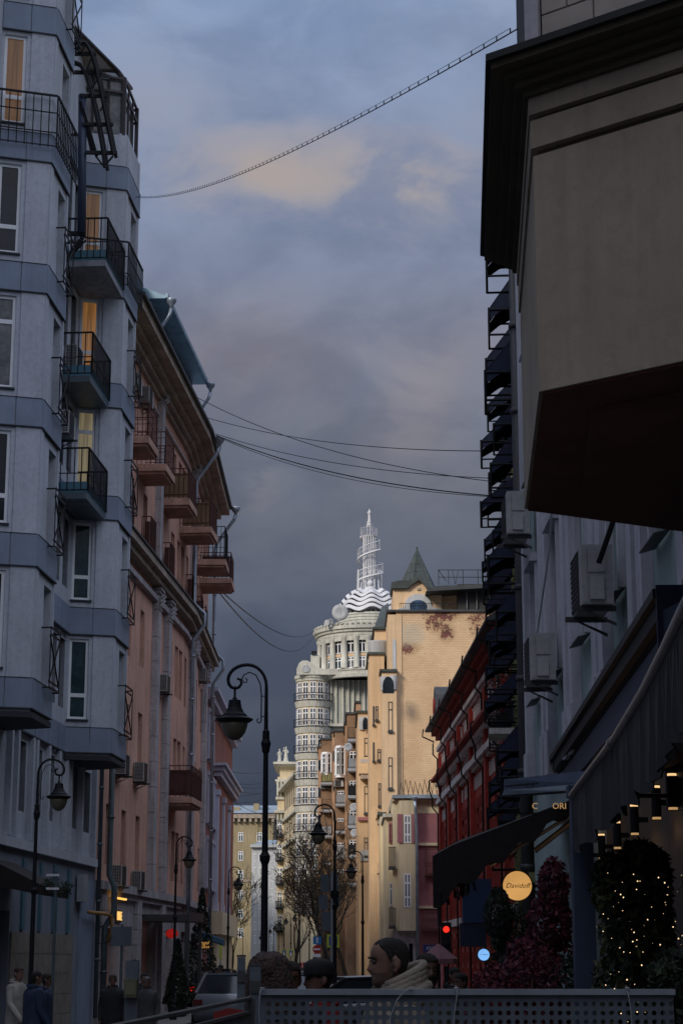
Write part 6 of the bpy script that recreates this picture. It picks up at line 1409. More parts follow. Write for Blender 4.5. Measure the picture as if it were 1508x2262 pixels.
for nm, lab, px, Y, x0, x1, y0, y1 in (('pedestrian_sign', 'blue pedestrian sign on fluorescent yellow, right of the no entry sign', 741, 70, 722, 749, 2064, 2093), ('pedestrian_sign', 'small yellow edged pedestrian sign far off, left one', 628, 120, 622, 633, 2097, 2114), ('pedestrian_sign', 'small yellow edged pedestrian sign far off, right one', 643, 118, 637, 648, 2097, 2114), ('pedestrian_sign', 'yellow edged sign on the left pavement beside the brick red house', 493, 80, 485, 490, 2087, 2118)):
    xx = X(px,2118,Y); t = thing(nm, lab, 'road sign', (xx, Y, 0), 0, 'yellow bordered pedestrian signs'); a0, a1 = X(x0,2100,Y)-xx, X(x1,2100,Y)-xx; b0, b1 = Z(y1,Y), Z(y0,Y); g = (a1-a0)*.16
    plate(t, 'yellow_border', a0, a1, b0, b1, yel); 
    if a1-a0 > .12: plate(t, 'blue_panel', a0+g, a1-g, b0+g, b1-g, mat('sign_blue_dark', (.02,.06,.28), .4), -.021, .008); mb = MB(); mb.prism([((a0+a1)/2-g*1.3,-.035,b0+g*1.6), ((a0+a1)/2+g*1.3,-.035,b0+g*1.6), ((a0+a1)/2,-.035,b1-g*1.4)], (0,.005,0)); link('white_triangle', mb.mesh('white_triangle', whi), t)
    mb = MB(); mb.tube([((a0+a1)/2,.03,0), ((a0+a1)/2,.03,b1)], .03, 6); link('pole', mb.mesh('pole', G['frameg']), t)
for lab, px, Y, x0, x1, y0, y1 in (('large grey sign back near the salmon house', 268, 40, 247, 292, 2047, 2090), ('narrow grey sign back on a thin pole before the grey house', 118, 36, 104, 132, 1930, 1936)):
    xx = X(px,2118,Y); t = thing('road_sign', lab, 'road sign', (xx, Y, 0)); a0, a1 = X(x0,y0,Y)-xx, X(x1,y0,Y)-xx
    if Y == 40: plate(t, 'sign_back', a0, a1, Z(y1,Y), Z(y0,Y), G['signback'])
    else:
        for yy in (1933, 1963): plate(t, 'name_plate', a0, a1, Z(yy+2.5,Y), Z(yy-2.5,Y), mat('white_enamel', (.75,.75,.78), .3))
    mb = MB(); mb.tube([(0,.03,0), (0,.03,Z(y0-5,Y))], .028, 6); link('pole', mb.mesh('pole', G['pipe_g']), t)
hs_ = thing('hanging_sign', 'black hanging sign with gold script at the corner of the salmon house', 'sign', tuple(at(452,2086,66)))
mb = MB(); mb.box(-.34, .22, -.04, .04, -.16, .16); link('board', mb.mesh('board', G['iron']), hs_); mg = mat('gold_letters', (.9,.45,.12), emit=.6)
put_text('Angel', .17, mg, hs_, (-.05, -.05, .05), depth=.003, font='i'); put_text('Cakes', .15, mg, hs_, (-.02, -.05, -.08), depth=.003, font='i')
mb = MB(); mb.box(-1.0, -.34, -.02, .02, .08, .12); link('bracket', mb.mesh('bracket', G['iron']), hs_)
t = thing('blue_awning', 'small light blue awning past the hanging sign', 'awning', tuple(at(470,2075,76))); mb = MB(); mb.prism([(-.6,0,.35), (.4,0,-.0), (.4,0,-.25), (-.6,0,.1)], (0, 1.4, 0)); link('canvas', mb.mesh('canvas', mat('sky_canvas', (.05,.14,.22), .7)), t); mb = MB(); mb.tube([(-.6,0,.1), (.38,.0,-.2)], .02, 4); link('arm', mb.mesh('arm', G['iron']), t)
# ================================================================== cars
def car(label, x, y, rz, col, s=1.0, group='cars in the street'):
    t = thing('parked_car', label, 'car', (x, y, 0), rz, group); m = mat('car_paint_'+str(col), col, .3, var=.05, coat=.6, spec=.6)
    secs = [(-2.15,.45,.75,.62), (-2.05,.30,.85,.80), (-1.2,.25,.92,.88), (0,.22,.95,.90), (1.2,.25,.95,.90), (1.95,.30,.98,.82), (2.12,.45,.92,.68)]
    mb = MB(); i0 = None
    for x_, zb_2, zt_, hw_ in secs:
        pts = [(x_, -hw_*.92, zb_2), (x_, -hw_, zb_2+.2), (x_, -hw_, zt_-.18), (x_, -hw_*.86, zt_), (x_, hw_*.86, zt_), (x_, hw_, zt_-.18), (x_, hw_, zb_2+.2), (x_, hw_*.92, zb_2)]; i = mb.add(pts)
        if i0 is not None:
            for q in range(8): mb.face((i0+q, i0+(q+1) % 8, i+(q+1) % 8, i+q))
        else: mb.face(range(i, i+8))
        i0 = i
    mb.face(range(i0+7, i0-1, -1)); link('body', mb.mesh('body', m, True), t)
    mb = MB(); cab = [(-1.25,.93,.80), (-.45,1.42,.64), (.9,1.46,.64), (1.75,.98,.76)]; i0 = None
    for x_, z_2, hw_ in cab:
        i = mb.add([(x_, -.82, .88), (x_, -hw_, z_2), (x_, hw_, z_2), (x_, .82, .88)])
        if i0 is not None:
            for q in range(4): mb.face((i0+q, i0+(q+1) % 4, i+(q+1) % 4, i+q))
        i0 = i
    link('greenhouse', mb.mesh('greenhouse', G['glass']), t)
    mb = MB(); mb.prism([(-.5,-.62,1.40), (.95,-.62,1.445), (.95,.62,1.445), (-.5,.62,1.40)], (0,0,.045))
    for s_ in (-1, 1): mb.tube([(-1.25,s_*.80,.93), (-.48,s_*.655,1.42), (.92,s_*.655,1.465), (1.75,s_*.77,.99)], .035, 5); mb.tube([(.25,s_*.65,1.45), (.28,s_*.83,.9)], .03, 4)
    link('roof', mb.mesh('roof', m, False), t)
    for wx in (-1.35, 1.3):
        for s_ in (-1, 1):
            mb = MB(lambda x_, y_, z_, wx=wx, s_=s_: Vector((wx+x_, s_*(.80+z_), .33+y_))); mb.lathe([(.2,-.08), (.33,-.08), (.33,.1), (.22,.11), (.2,.09)], (0,0,0), 18); w = link('wheel', mb.mesh('wheel', G['hole']), t)
            mb = MB(lambda x_, y_, z_, wx=wx, s_=s_: Vector((wx+x_, s_*(.80+z_), .33+y_))); mb.lathe([(.04,.07), (.19,.085), (.2,.1), (.03,.11)], (0,0,0), 12); link('rim', mb.mesh('rim', G['frameg']), w)
    for s_ in (-1, 1):
        mb = MB(); mb.box(-2.13, -2.0, s_*.62-.14, s_*.62+.14, .62, .74); link('headlight', mb.mesh('headlight', G['purew']), t)
        mb = MB(); mb.box(2.02, 2.13, s_*.66-.12, s_*.66+.12, .7, .84); link('tail_light', mb.mesh('tail_light', mat('tail_light_red', (1,.03,.015), emit=1.0) if 'tail' in label else mat('tail_lens', (.12,.01,.01), .3)), t)
    return t
car('pale silver car behind the left barrier', X(520,2180,52), 52, radians(-95), (.16,.18,.21))
car('black car with a bright roof rail line in the middle of the street', X(800,2160,44), 45, radians(8), (.015,.017,.022))
car('white car partly hidden behind the man in the red jacket', X(655,2180,58), 60, radians(-80), (.6,.62,.66))
car('dark car with red tail lights by the brick red house', X(470,2150,72), 74, radians(-93), (.03,.03,.035))
ws = thing('road_worker_van', 'orange service van far down the street', 'van', (X(684,2150,150), 150, -.3), radians(90)); mb = MB(); mb.prism([(-1,-.8,.4), (1.6,-.8,.4), (1.6,-.8,1.9), (-.5,-.8,1.9), (-1,-.8,1.2)], (0,1.6,0)); link('body', mb.mesh('body', mat('orange_paint', (.32,.04,.012), .5)), ws); mb = MB(); mb.box(1.0,1.55,-.82,.82,1.25,1.7); link('window', mb.mesh('window', G['glass']), ws)
for wx in (-.5, 1.1): mb = MB(lambda x_, y_, z_, wx=wx: Vector((wx+x_, z_, .33+y_))); mb.lathe([(.33,-.85), (.33,-.7)], (0,0,0), 14); mb.lathe([(.33,.7), (.33,.85)], (0,0,0), 14); link('wheel', mb.mesh('wheel', G['hole']), ws)
# ================================================================== people
def head_pts(s=1.0, nth=28, nt_=22, beard=0):
    """head rings; local origin at the chin level centre, face towards -Y"""
    rows = []
    prof = [(-.02,.02,.045,.050),(0,.062,.040,.040),(.012,.082,.045,.047),(.03,.090,.050,.056),(.05,.090,.062,.062),(.07,.089,.075,.067),(.09,.090,.084,.070),(.11,.091,.092,.073),(.13,.091,.098,.075),(.15,.095,.100,.077),(.17,.095,.099,.078),(.19,.088,.094,.075),(.205,.078,.086,.070),(.22,.062,.072,.060),(.232,.040,.050,.042),(.239,.015,.02,.018)]
    zs_ = [p[0] for p in prof]
    def itp(z, k):
        for a, b in zip(prof, prof[1:]):
            if a[0] <= z <= b[0]: u = (z-a[0])/(b[0]-a[0]); u = u*u*(3-2*u)*.3+u*.7; return a[k]+(b[k]-a[k])*u
        return prof[-1][k]
    for i in range(nt_+1):
        z = -.02+.259*(i/nt_); f, bk, w = itp(z, 1), itp(z, 2), itp(z, 3); ring_v = []
        for j in range(nth):
            th = 2*pi*j/nth; c, sn = cos(th), sin(th); a = min(th, 2*pi-th)
            y = -f*(abs(c)**.85) if c > 0 else bk*abs(c); x = w*sn*(1+.05*c)
            g = lambda m, s_: exp(-((z-m)/s_)**2)
            if c > 0:
                y -= (.028*g(.082,.011)+.018*g(.100,.016)+.008*g(.118,.012))*exp(-(a/.20)**2)          # nose
                y -= .006*g(.143,.008)*exp(-(a/.5)**2)                                                   # brow
                y += .012*g(.123,.012)*exp(-((a-.42)/.20)**2)                                            # eye sockets
                y -= .007*(g(.058,.006)+g(.046,.006))*exp(-(a/.30)**2); y += .004*g(.052,.003)*exp(-(a/.3)**2)   # lips
                y -= .006*g(.012,.012)*exp(-(a/.4)**2); y += .005*g(.032,.007)*exp(-(a/.4)**2)
            ring_v.append(Vector((x*s, y*s, z*s)))
        rows.append(ring_v)
    return rows
def grid_mesh(mb, rows, m=0, inflate=0):
    n = len(rows[0]); idx = [mb.add([tuple(p) for p in r]) for r in rows]
    for a, b in zip(idx, idx[1:]):
        for j in range(n): mb.face((a+j, a+(j+1) % n, b+(j+1) % n, b+j), m)
    mb.face(range(idx[0]+n-1, idx[0]-1, -1), m); mb.face(range(idx[-1], idx[-1]+n), m)
def skin_body(J, E, R, levels=2):
    me = bpy.data.meshes.new('b'); me.from_pydata(J, E, []); o = bpy.data.objects.new('b', me); COL.objects.link(o)
    md = o.modifiers.new('s', 'SKIN'); md.use_smooth_shade = True; sm = o.modifiers.new('d', 'SUBSURF'); sm.levels = levels; sm.render_levels = levels
    for i, v in enumerate(me.skin_vertices[0].data): v.radius = R[i] if isinstance(R[i], tuple) else (R[i], R[i]); v.use_root = (i == 0)
    dg = bpy.context.evaluated_depsgraph_get(); dg.update(); ev = o.evaluated_get(dg); m2 = ev.to_mesh(); vs = [tuple(v.co) for v in m2.vertices]; fs_ = [tuple(p.vertices) for p in m2.polygons]; ev.to_mesh_clear()
    bpy.data.objects.remove(o); return vs, fs_
def person(label, x, y, z0, rz, h, jacket, legs, skin, hair, hs='short', walk=.0, coat=.62, turn=0, hood=False, cap=None, beard=False, voxel=.011, tilt=0, fat=1.0, arm=0, bag=None):
    k = h/1.76; t = thing('person', label, 'person', (x, y, z0), rz, 'people in the street')
    w = walk
    J = [(0,0,.95),(0,.0,1.1),(0,.01,1.25),(0,.0,1.38),(0,-.005,1.47),(0,-.015,1.545)]; R = [(.155*fat,.12*fat),(.15*fat,.115*fat),(.165*fat,.125*fat),(.17*fat,.115*fat),(.075,.07),(.057,.06)]; E = [(0,1),(1,2),(2,3),(3,4),(4,5)]
    def chain(par, pts, rs):
        p = par
        for q, r in zip(pts, rs): J.append(q); R.append(r); E.append((p, len(J)-1)); p = len(J)-1
        return p
    for s in (-1, 1):
        sw = s*w
        wr = chain(3, [(s*.185,0,1.40),(s*.235,.03+.10*sw,1.13),(s*.245,-.06+.28*sw-arm*.1,.90+arm*.1),(s*.245,-.075+.31*sw-arm*.12,.84+arm*.12)], [.078*fat,.062,.045,.030])
        hx_, hy, hz = J[wr]
        for q in range(4):
            fx = (q-1.5)*.019; chain(wr, [(hx_-s*.005, hy-.01+fx, hz-.055), (hx_-s*.012, hy-.012+fx*1.1, hz-.095-(.008 if q in (1,2) else 0)), (hx_-s*.024, hy-.014+fx*1.1, hz-.125-(.012 if q in (1,2) else 0))], [.013,.0095,.008])
        chain(wr, [(hx_-s*.01, hy-.04, hz-.02), (hx_-s*.015, hy-.062, hz-.06)], [.013,.010])
        an = chain(0, [(s*.095,0,.88),(s*.10,-.02-.17*sw,.50),(s*.10,.05-.34*sw if sw < 0 else .02-.25*sw,.10)], [.105*fat,.068,.05])
        ax_, ay, az = J[an]; chain(an, [(ax_+s*.01, ay-.07, .045), (ax_+s*.02, ay-.17, .035)], [.045,.035])
    vs, fs_ = skin_body(J, E, R)
    mb = MB(); i = mb.add(vs)
    for f_ in fs_: mb.face([i+q for q in f_])
    rows = head_pts(1.0); rot = (Matrix.Rotation(turn, 3, 'Z') @ Matrix.Rotation(tilt, 3, 'X'))*.90; base = Vector((0,-.028,1.535))
    grid_mesh(mb, [[rot @ p+base for p in r] for r in rows])
    for s in (-1, 1):         # ears
        er = []
        for a in range(8):
            er.append(None)
        c = rot @ Vector((s*.079, .012, .105))+base; e1 = rot @ Vector((s*.010,.006,0)); 
        mb.tube([c+rot @ Vector((s*.000,-.012,-.030)), c+rot @ Vector((s*.006,.0,-.022)), c+rot @ Vector((s*.012,.012,.0)), c+rot @ Vector((s*.012,.012,.022)), c+rot @ Vector((s*.006,-.002,.034)), c+rot @ Vector((s*.0,-.014,.024))], [.008,.010,.011,.011,.010,.007], 6)
        mb.ball(tuple(c+rot @ Vector((s*.002,-.002,.004))), .017, 8)
    me = mb.mesh('body', [skin, jacket, legs, hair, G['hole']])
    o = link('body', me, t); md = o.modifiers.new('r', 'REMESH'); md.mode = 'VOXEL'; md.voxel_size = voxel; md.use_smooth_shade = True
    dg = bpy.context.evaluated_depsgraph_get(); dg.update(); m2 = bpy.data.meshes.new_from_object(o.evaluated_get(dg)); o.modifiers.clear(); o.data = m2; m2.name = 'body'
    m2.materials.clear()
    for q in (skin, jacket, legs, hair, G['hole'], mat('stubble_skin', (.14,.08,.06), .7, var=.2, scale=40)): m2.materials.append(q)
    for p in m2.polygons:
        c = p.center; q = 0
        if c.z < .08: q = 4
        elif c.z < coat and abs(c.x) < .2: q = 2
        elif c.z < 1.475+.05*max(0, c.y*4): q = 1
        hd_ = sqrt((abs(c.x)-.245)**2)
        if abs(c.x) > .2 and c.z < .835+arm*.14: q = 0
        if beard == 1 and q == 0 and c.z > 1.5:
            v = rot.inverted() @ (c-base); a = abs(atan2(v.x, -v.y))
            if a < 1.75 and (v.z < .040 or (v.z < .072 and a > .30) or (.060 < v.z < .073) or (v.z < .14 and 1.2 < a < 1.6)): q = 5
        p.material_index = q
    m2.shade_smooth()
    # eyes and brows
    mb = MB()
    for s in (-1, 1): c = rot @ Vector((s*.031,-.086,.124))+base; mb.ball(tuple(c), .0085, 8)
    link('eyes', mb.mesh('eyes', mat('eye_dark', (.02,.018,.018), .2)), t)
    mb = MB()
    for s in (-1, 1): mb.tube([rot @ Vector((s*.012,-.099,.139))+base, rot @ Vector((s*.034,-.098,.145))+base, rot @ Vector((s*.054,-.083,.139))+base], [.004,.005,.003], 5)
    link('eyebrows', mb.mesh('eyebrows', hair), t)
    # hair as its own thick shell
    rs = random.Random(int(abs(x)*1000)+5); R0 = []
    fine = head_pts(1.0, 64, 56) if voxel < .01 else rows
    for r in fine:
        line = []
        for p in r:
            th_ = atan2(p.x, -p.y); a = abs(th_); z = p.z
            if hs == 'short': lim = (.178 if a < .75 else .178-(a-.75)*.12 if a < 1.2 else .124 if a < 1.5 else .124-(a-1.5)*.11)
            elif hs == 'crew': lim = (.208-.02*a if a < .4 else .216-(a-.4)*.07 if a < 1.15 else .154-(a-1.15)*.16 if a < 1.5 else .098-(a-1.5)*.05)
            else: lim = (.165 if a < .7 else .165-(a-.7)*.13 if a < 1.2 else .10-(a-1.2)*.2)
            sm_ = max(0, min(1, (z-lim+.006)/.014)); sm_ = sm_*sm_*(3-2*sm_)
            nrm_ = Vector((p.x, p.y, (p.z-.12)*.8)).normalized(); th2 = {'short': .010, 'crew': .0035, 'long': .018}[hs]
            line.append(rot @ (p+nrm_*(-.006+sm_*(.006+th2*(1+.25*rs.uniform(-1,1)*(hs != 'crew')))))+base)
        R0.append(line)
    mb = MB(); grid_mesh(mb, R0); ho = link('hair', mb.mesh('hair', hair, True), t)
    if hs == 'long':
        mb = MB(); rws = []
        for i_ in range(9):
            u = i_/8; z = .19-u*.42; ww = .088+.03*sin(pi*min(1, u*1.2))+.01*u; rws.append([rot @ Vector((ww*cos(a_*2*pi/20)*(1+.05*sin(a_*5+i_)), .035+.015*u+(.075+.02*sin(pi*u))*sin(a_*2*pi/20), z))+base for a_ in range(20)])
        rws.insert(0, [rot @ Vector((.05*cos(a_*2*pi/20), .02+.05*sin(a_*2*pi/20), .235))+base for a_ in range(20)]); grid_mesh(mb, rws); link('long_hair', mb.mesh('long_hair', hair, True), t)
    if beard and beard != 1:
        R1 = []
        for r in fine[:int(len(fine)*.6)]:
            line = []
            for p in r:
                th_ = abs(atan2(p.x, -p.y)); z = p.z; on = th_ < 1.65 and (z < .045 or (z < .075 and th_ > .22 and th_ < 1.6) or (.060 < z < .075) or (z < .12 and 1.15 < th_ < 1.6))
                nrm_ = Vector((p.x, p.y, -.02)).normalized(); line.append(rot @ (p+nrm_*((.0025 if beard == 1 else .016) if on else -.008))+base)
            R1.append(line)
        mb = MB(); grid_mesh(mb, R1); link('beard', mb.mesh('beard', hair, True), t)
    # jacket: open coat shell over the torso with collar and hem
    mb = MB(); rws = []
    for z, rx, ry in ((coat,.205,.17),(coat+.02,.21,.175),(.95,.19,.15),(1.1,.18,.14),(1.25,.19,.148),(1.36,.205,.14),(1.42,.19,.125),(1.465,.13,.105),(1.485,.10,.095)):
        rws.append([Vector((rx*fat*1.08*cos(a_*2*pi/24), .0+ry*fat*1.05*sin(a_*2*pi/24)+.006*sin(a_*3+z*20), z+.01*sin(a_*2))) for a_ in range(24)])
    grid_mesh(mb, rws); link('jacket', mb.mesh('jacket', jacket, True), t)
    if hood or hood == 0:
        mb = MB()
        for q, (rr0, zz0) in enumerate(((.105,1.50), (.122,1.475)) if not hood else ((.105,1.525), (.135,1.50), (.15,1.465))):
            pts = [(rr0*sin(a_), -rr0*.62*cos(a_)+.01+.05*(1-cos(a_))*.5, zz0+.035*(1-cos(a_))*.5+.01*sin(3*a_)) for a_ in [2*pi*b_/20 for b_ in range(21)]]; mb.tube(pts, .026 if hood else .014, 8)
        link('collar', mb.mesh('collar', jacket, True), t)
    if hood:
        mb = MB()
        for q in range(5): mb.tube([(.125*sin(a_)*(1-.05*q), .000-.115*cos(a_)+.004*q, 1.485+.024*q+.055*(-cos(a_))) for a_ in [pi*.25+1.5*pi*b_/14 for b_ in range(15)]], .034-.003*q, 8)
        link('hood', mb.mesh('hood', jacket, True), t)
    if cap:
        mb = MB(); rws = [[rot @ Vector((r_*cos(a_*2*pi/22)*.92, r_*1.12*sin(a_*2*pi/22)+.004, z))+base for a_ in range(22)] for r_, z in ((.101,.140),(.104,.165),(.103,.20),(.094,.235),(.065,.258),(.012,.268))]; grid_mesh(mb, rws)
        P_ = [rot @ Vector((.075*sin(a_), -.075-.085*cos(a_), .150-.012*cos(a_)))+base for a_ in [(-1.35+2.7*b_/10) for b_ in range(11)]]+[rot @ Vector((-.06,-.06,.16))+base, rot @ Vector((.06,-.06,.16))+base][::-1]
        mb.prism([tuple(p) for p in P_], (0,0,.006)); link('cap', mb.mesh('cap', cap, True), t)
    if bag:
        mb = MB(); mb.box(.22,.30,-.12,.14,.55,.80); mb.tube([(.26,-.08,.8), (.26,0,.95), (.26,.1,.8)], .01, 5); bg = link('handbag', mb.mesh('handbag', bag), None, (x, y, z0), rz); bg.scale = (k,k,k); tag(bg, 'dark handbag carried by the woman in the pale coat', 'bag')
    t.scale = (k, k, k); return t
sk1 = mat('skin_light', (.22,.12,.085), .6, var=.1, scale=8); sk2 = mat('skin_tan', (.16,.085,.06), .6, var=.12, scale=8)
hb = mat('hair_black', (.022,.017,.014), .75, var=.5, scale=60, bump=.9, bscale=220); hbr = mat('hair_auburn', (.04,.014,.009), .6, var=.5, scale=40, bump=.9, bscale=90)
J1 = lambda nm, c: mat(nm, c, .85, var=.2, scale=6, bump=.3, bscale=60)
khaki = J1('khaki_jacket', (.27,.235,.185)); blk = J1('black_cloth', (.012,.012,.016)); nav = J1('navy_coat', (.018,.032,.075)); redj = J1('red_jacket', (.17,.008,.010)); crm = J1('cream_coat', (.34,.32,.29)); gry = J1('grey_cloth', (.06,.06,.065)); olv = J1('olive_jacket', (.09,.085,.07))
def hx_at(px, py_top, Y, h): # x and foot height so that the head top sits at this pixel
    p = at(px, py_top, Y); return p.x, p.z-h*.997
x, z = hx_at(872, 2070, 9.0, 1.80)
person('man with cropped dark hair and stubble in profile, khaki hooded jacket', x+.0, 9.0, max(0, z), radians(-72), 1.80, khaki, blk, sk1, hb, 'crew', hood=True, beard=1, turn=radians(-4), voxel=.006)
x, z = hx_at(590, 2109, 7.4, 1.74)
person('woman with long auburn hair seen from behind, left of the barrier', x, 7.4, max(0, z), radians(165), 1.74, blk, blk, sk1, hbr, 'long', turn=radians(12), voxel=.008)
x, z = hx_at(712, 2124, 12.8, 1.76)
person('man in a dark baseball cap and a dark red jacket looking left', x, 12.8, max(0, z), radians(-70), 1.76, redj, blk, sk2, hb, 'short', cap=blk, hood=0, voxel=.008)
x, z = hx_at(636, 2124, 12.6, 1.74)
person('dark haired young person in a black jacket facing the camera', x, 12.6, max(0, z), radians(12), 1.74, blk, blk, sk2, hb, 'short', hood=0, voxel=.008)
x, z = hx_at(938, 2107, 14.0, 1.80)
person('man with a full black beard in an olive jacket beside the mauve house', x, 14.0, max(0, z), radians(20), 1.80, olv, blk, sk2, hb, 'short', beard=2, hood=0, voxel=.008)
x, z = hx_at(40, 2140, 31, 1.62)
person('woman in a cream coat walking at the left edge of the photo', x, 31, .13, radians(60), 1.60, crm, crm, sk1, hbr, 'short', walk=.8, hood=0, coat=.55, bag=None)
x, z = hx_at(72, 2138, 30, 1.7)
person('person in a long navy coat behind the street lamp at the left', x+.0, 30.3, .05, radians(120), 1.62, nav, blk, sk1, hb, 'short', walk=.3, coat=.45, fat=1.15, hood=0, bag=None)
person('person in navy just left of the first one at the same lamp', X(94,2150,30.6), 30.9, .05, radians(100), 1.58, nav, blk, sk2, hb, 'short', coat=.5, hood=0)
person('person in a black coat and beanie standing before the salmon house', X(250,2150,36), 36, .0, radians(5), 1.57, blk, blk, sk2, hb, 'short', coat=.6, hood=0, fat=1.1)
person('one of two dark figures behind the grey cabinet, the left one', X(313,2150,38), 38.4, .0, radians(25), 1.58, blk, blk, sk1, hb, 'short', hood=0)
person('one of two dark figures behind the grey cabinet, the right one with grey hair', X(326,2150,36.5), 36.5, .0, radians(-10), 1.53, gry, blk, sk2, mat('hair_grey', (.08,.08,.08), .6), 'short', hood=0)
for k_, (px, Y, j_, lab) in enumerate(((604,84,blk,'tiny far figure in black left of the receding lamp row'), (672,88,nav,'tiny far figure in navy beside the no entry sign'), (650,64,blk,'far figure in black just right of the young person in black'), (458,62,gry,'far figure in grey under the hanging gold script sign'), (1022,24,nav,'figure in navy half hidden by the red shrub'))): person(lab, X(px,2150,Y), Y, .02, k_*1.3, 1.66, j_, blk, sk2, hb, 'short', walk=.5, voxel=.02)
for k, (px, Y, h) in enumerate(((478,55,1.6), (489,58,1.66), (615,70,1.7), (623,66,1.62), (662,72,1.7), (1000,27,1.72), (1012,29,1.66))):
    person(('dark walker left of the far silver car', 'dark walker by the lamp before the yellow block', 'far walker at the foot of the receding lamps, left one', 'far walker at the foot of the receding lamps, right one', 'far walker beside the orange van', 'dark figure under the parasol, left one', 'dark figure under the parasol, right one')[k], X(px,2150,Y), Y, .02, rr.uniform(0,6), h, (blk, gry, nav, blk, gry, blk, gry)[k], blk, sk2, hb, 'short', walk=.4, voxel=.02)
# ================================================================== barriers in the foreground
YB = 6.4; bt = at(1000, 2185, YB); zb = bt.z
br_ = thing('perforated_barrier', 'long grey perforated steel barrier across the foreground, tied with white cable ties', 'barrier', (X(576,2220,YB), YB, 0))
W_ = X(1486,2200,YB)-X(576,2220,YB); PITCH = 18.75/FPX*YB*.975; HR = PITCH*.29
# perforated sheet: every hole is real
def perforated(W_, z0, z1):
    mb = MB(); nx_ = int(W_/PITCH); rows_ = 5; ztop = zb-.030
    T_ = .0016
    for j in range(rows_):
        zc_ = zb-.0475-j*PITCH
        for i_ in range(nx_):
            xc = .012+PITCH*(i_+.5); n = 12; o_ = mb.add([(xc+HR*cos(2*pi*q/n), 0, zc_+HR*sin(2*pi*q/n)) for q in range(n)]); b_ = mb.add([(xc+HR*cos(2*pi*q/n), .003, zc_+HR*sin(2*pi*q/n)) for q in range(n)])
            hp = PITCH/2; s_ = mb.add([(xc+hp*max(-1,min(1,1.4142*cos(2*pi*q/n)))*1.0, 0, zc_+hp*max(-1,min(1,1.4142*sin(2*pi*q/n)))) for q in range(n)])
            for q in range(n): mb.face((o_+q, o_+(q+1) % n, s_+(q+1) % n, s_+q)); mb.face((o_+q, o_+(q+1) % n, b_+(q+1) % n, b_+q))
            cr = mb.add([(xc+hp, 0, zc_+hp), (xc-hp, 0, zc_+hp), (xc-hp, 0, zc_-hp), (xc+hp, 0, zc_-hp)])
            for ci, (q0, q1) in enumerate(((1,2), (4,5), (7,8), (10,11))): mb.face((s_+q0, s_+q1, cr+ci))
    xe = .012+PITCH*nx_; top_ = zb-.0475+PITCH/2; bot = zb-.0475-(rows_-.5)*PITCH
    mb.quad((0,0,top_), (W_,0,top_), (W_,0,zb-.002), (0,0,zb-.002)); mb.quad((0,0,.15), (W_,0,.15), (W_,0,bot), (0,0,bot)); mb.quad((xe,0,bot), (W_,0,bot), (W_,0,top_), (xe,0,top_)); mb.quad((0,0,bot), (.012,0,bot), (.012,0,top_), (0,0,top_))
    return mb
o = link('perforated_sheet', perforated(W_, 0, zb).mesh('perforated_sheet', G['barrier'], fix=False), br_)
for z0_, z1_ in ((zb-.018, zb), (.12, .16)): mb = MB(); mb.box(-.004, W_+.004, -.018, .03, z0_, z1_); link('rail', mb.mesh('rail', mat('barrier_rail', (.24,.28,.33), .45, var=.12, scale=5)), br_)
for xx in (-.0, W_*.5, W_-.03): mb = MB(); mb.box(xx, xx+.03, .004, .034, 0, zb-.018); link('post', mb.mesh('post', G['barrierd']), br_)
for lab, x0, pts in (('curling white cable tie at the middle of the barrier', 905, [(0,.0,.0), (-.02,-.02,-.005), (-.045,-.02,-.035), (-.065,-.015,-.085), (-.07,-.01,-.13)]), ('white cable tie under the bearded man', 1005, [(0,0,.012), (.004,-.02,-.01), (-.004,-.02,-.06), (-.012,-.015,-.12)]), ('white cable tie at the right part of the barrier', 1380, [(0,.0,.01), (.004,-.02,-.02), (.01,-.02,-.07), (.014,-.015,-.13)]), ('white cable tie at the left end of the barrier', 579, [(.0,0,.0), (-.006,-.02,-.01), (-.008,-.02,-.07), (-.006,-.015,-.12)])):
    t = thing('cable_tie', lab, 'cable tie', (X(x0,2185,YB), YB-.02, zb), 0, 'white cable ties'); mb = MB(); mb.tube(pts, .0018, 5); mb.tube([(-.006,-.012,.004), (.008,-.014,.004), (.006,.02,.004)], .0025, 5); link('strap', mb.mesh('strap', G['tie']), t)
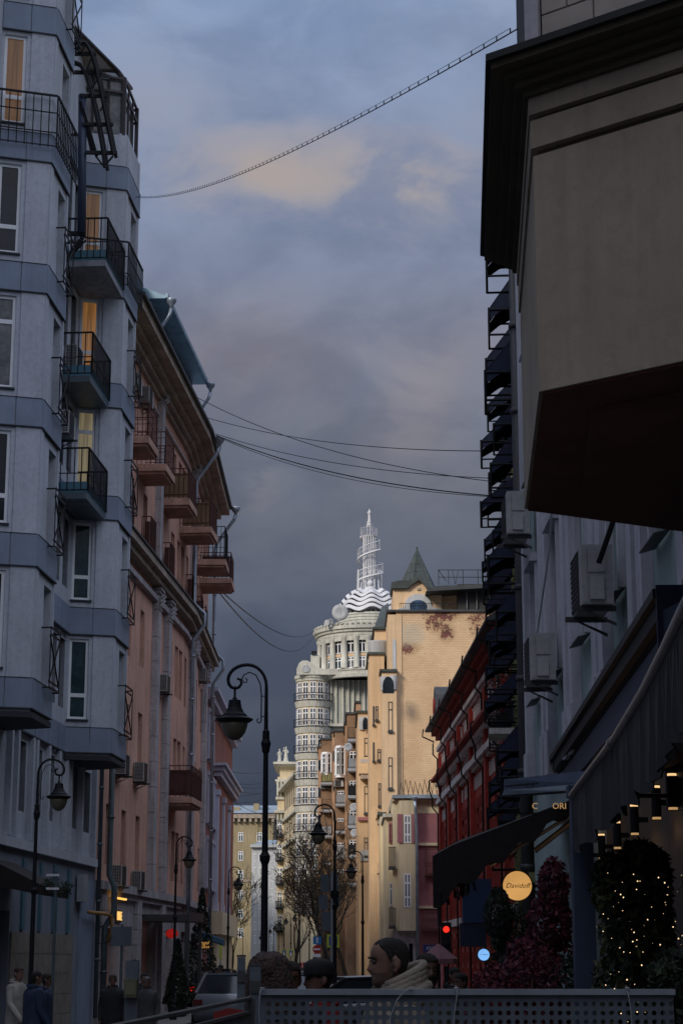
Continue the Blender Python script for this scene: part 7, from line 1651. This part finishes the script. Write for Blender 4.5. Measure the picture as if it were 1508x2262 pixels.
# slatted side barrier running left towards the camera
a_ = at(553,2205,5.2); b_ = at(40,2312,3.0); t = thing('slatted_barrier', 'dark steel barrier with fine vertical slats running off to the lower left', 'barrier', (a_.x, a_.y, 0)); d_ = Vector((b_.x-a_.x, b_.y-a_.y, 0)); ztop = a_.z; slope = (b_.z-a_.z)
mb = MB(); P_ = Vector((0,0,ztop)); Q_ = P_+d_+Vector((0,0,slope)); mb.tube([P_, Q_], .006, 6); mb.tube([P_-Vector((0,0,.035)), Q_-Vector((0,0,.035))], .005, 4); link('top_rail', mb.mesh('top_rail', G['barrierd']), t)
mb = MB()
for k in range(150): p = P_.lerp(Q_, k/150); mb.tube([p-Vector((0,0,.04)), p-Vector((0,0,.5))], .0022, 3)
tag(link('slats', mb.mesh('slats', G['barrierd']), t), kind='stuff')
mb = MB(); mb.tube([P_-Vector((0,0,.5)), Q_-Vector((0,0,.5))], .012, 5); mb.box(-.012,.012,-.012,.012,0,ztop); mb.box(d_.x-.012,d_.x+.012,d_.y-.012,d_.y+.012,0,ztop+slope); link('frame', mb.mesh('frame', G['barrierd']), t)
rp = thing('red_road_panel', 'red and white road panel behind the slatted barrier', 'road sign', tuple(at(505,2236,5.9))); mb = MB(); mb.prism([(-.045,0,-.08), (.045,0,-.08), (.045,0,.005), (-.0,0,.012), (-.045,0,.0)], (0,.01,0)); link('panel', mb.mesh('panel', mat('dull_red', (.22,.012,.01), .6)), rp); mb = MB(); mb.box(-.01,.01,.011,.03,-1.5,.0); link('stand', mb.mesh('stand', G['barrierd']), rp)
# posts between barriers, a meter cabinet on a post
for lab, px0, px1, py, Y, m in (('grey painted post at the left end of the perforated barrier', 552, 576, 2132, 6.5, 'barrier'), ('slimmer grey post left of the woman with auburn hair', 524, 541, 2112, 6.9, 'barrier')):
    x0, x1 = X(px0,2180,Y), X(px1,2180,Y); t = thing('steel_post', lab, 'post', ((x0+x1)/2, Y, 0)); w2 = (x1-x0)/2; zt_ = Z(py,Y); mb = MB(); mb.box(-w2,w2,-w2,w2,0,zt_-.004); link('shaft', mb.mesh('shaft', G[m]), t); mb = MB(); mb.box(-w2-.002,w2+.002,-w2-.002,w2+.002,zt_-.003,zt_+.004); link('lid', mb.mesh('lid', G['barrierd']), t); mb = MB(); mb.box(-w2*.9,w2*.9,-w2-.006,-w2-.001,zt_-.09,zt_-.05); link('cap', mb.mesh('cap', G['barrierd']), t)
x0, x1 = X(277,2150,9), X(306,2150,9); t = thing('meter_cabinet', 'small yellow green meter cabinet mounted on a grey post', 'cabinet', ((x0+x1)/2, 9, 0)); w2 = (x1-x0)/2
mb = MB(); mb.box(-w2,w2,0,.04,0,Z(2122,9)); link('post', mb.mesh('post', G['barrier']), t); mb = MB(); mb.box(-w2*.95,w2*.95,-.05,-.002,Z(2203,9),Z(2163,9)); link('box', mb.mesh('box', mat('cabinet_olive', (.13,.13,.075), .6, dirt=.3)), t); mb = MB(); mb.box(-w2*.7,w2*.7,-.054,-.051,Z(2197,9),Z(2169,9)); link('door', mb.mesh('door', mat('cabinet_door', (.16,.16,.10), .6)), t)
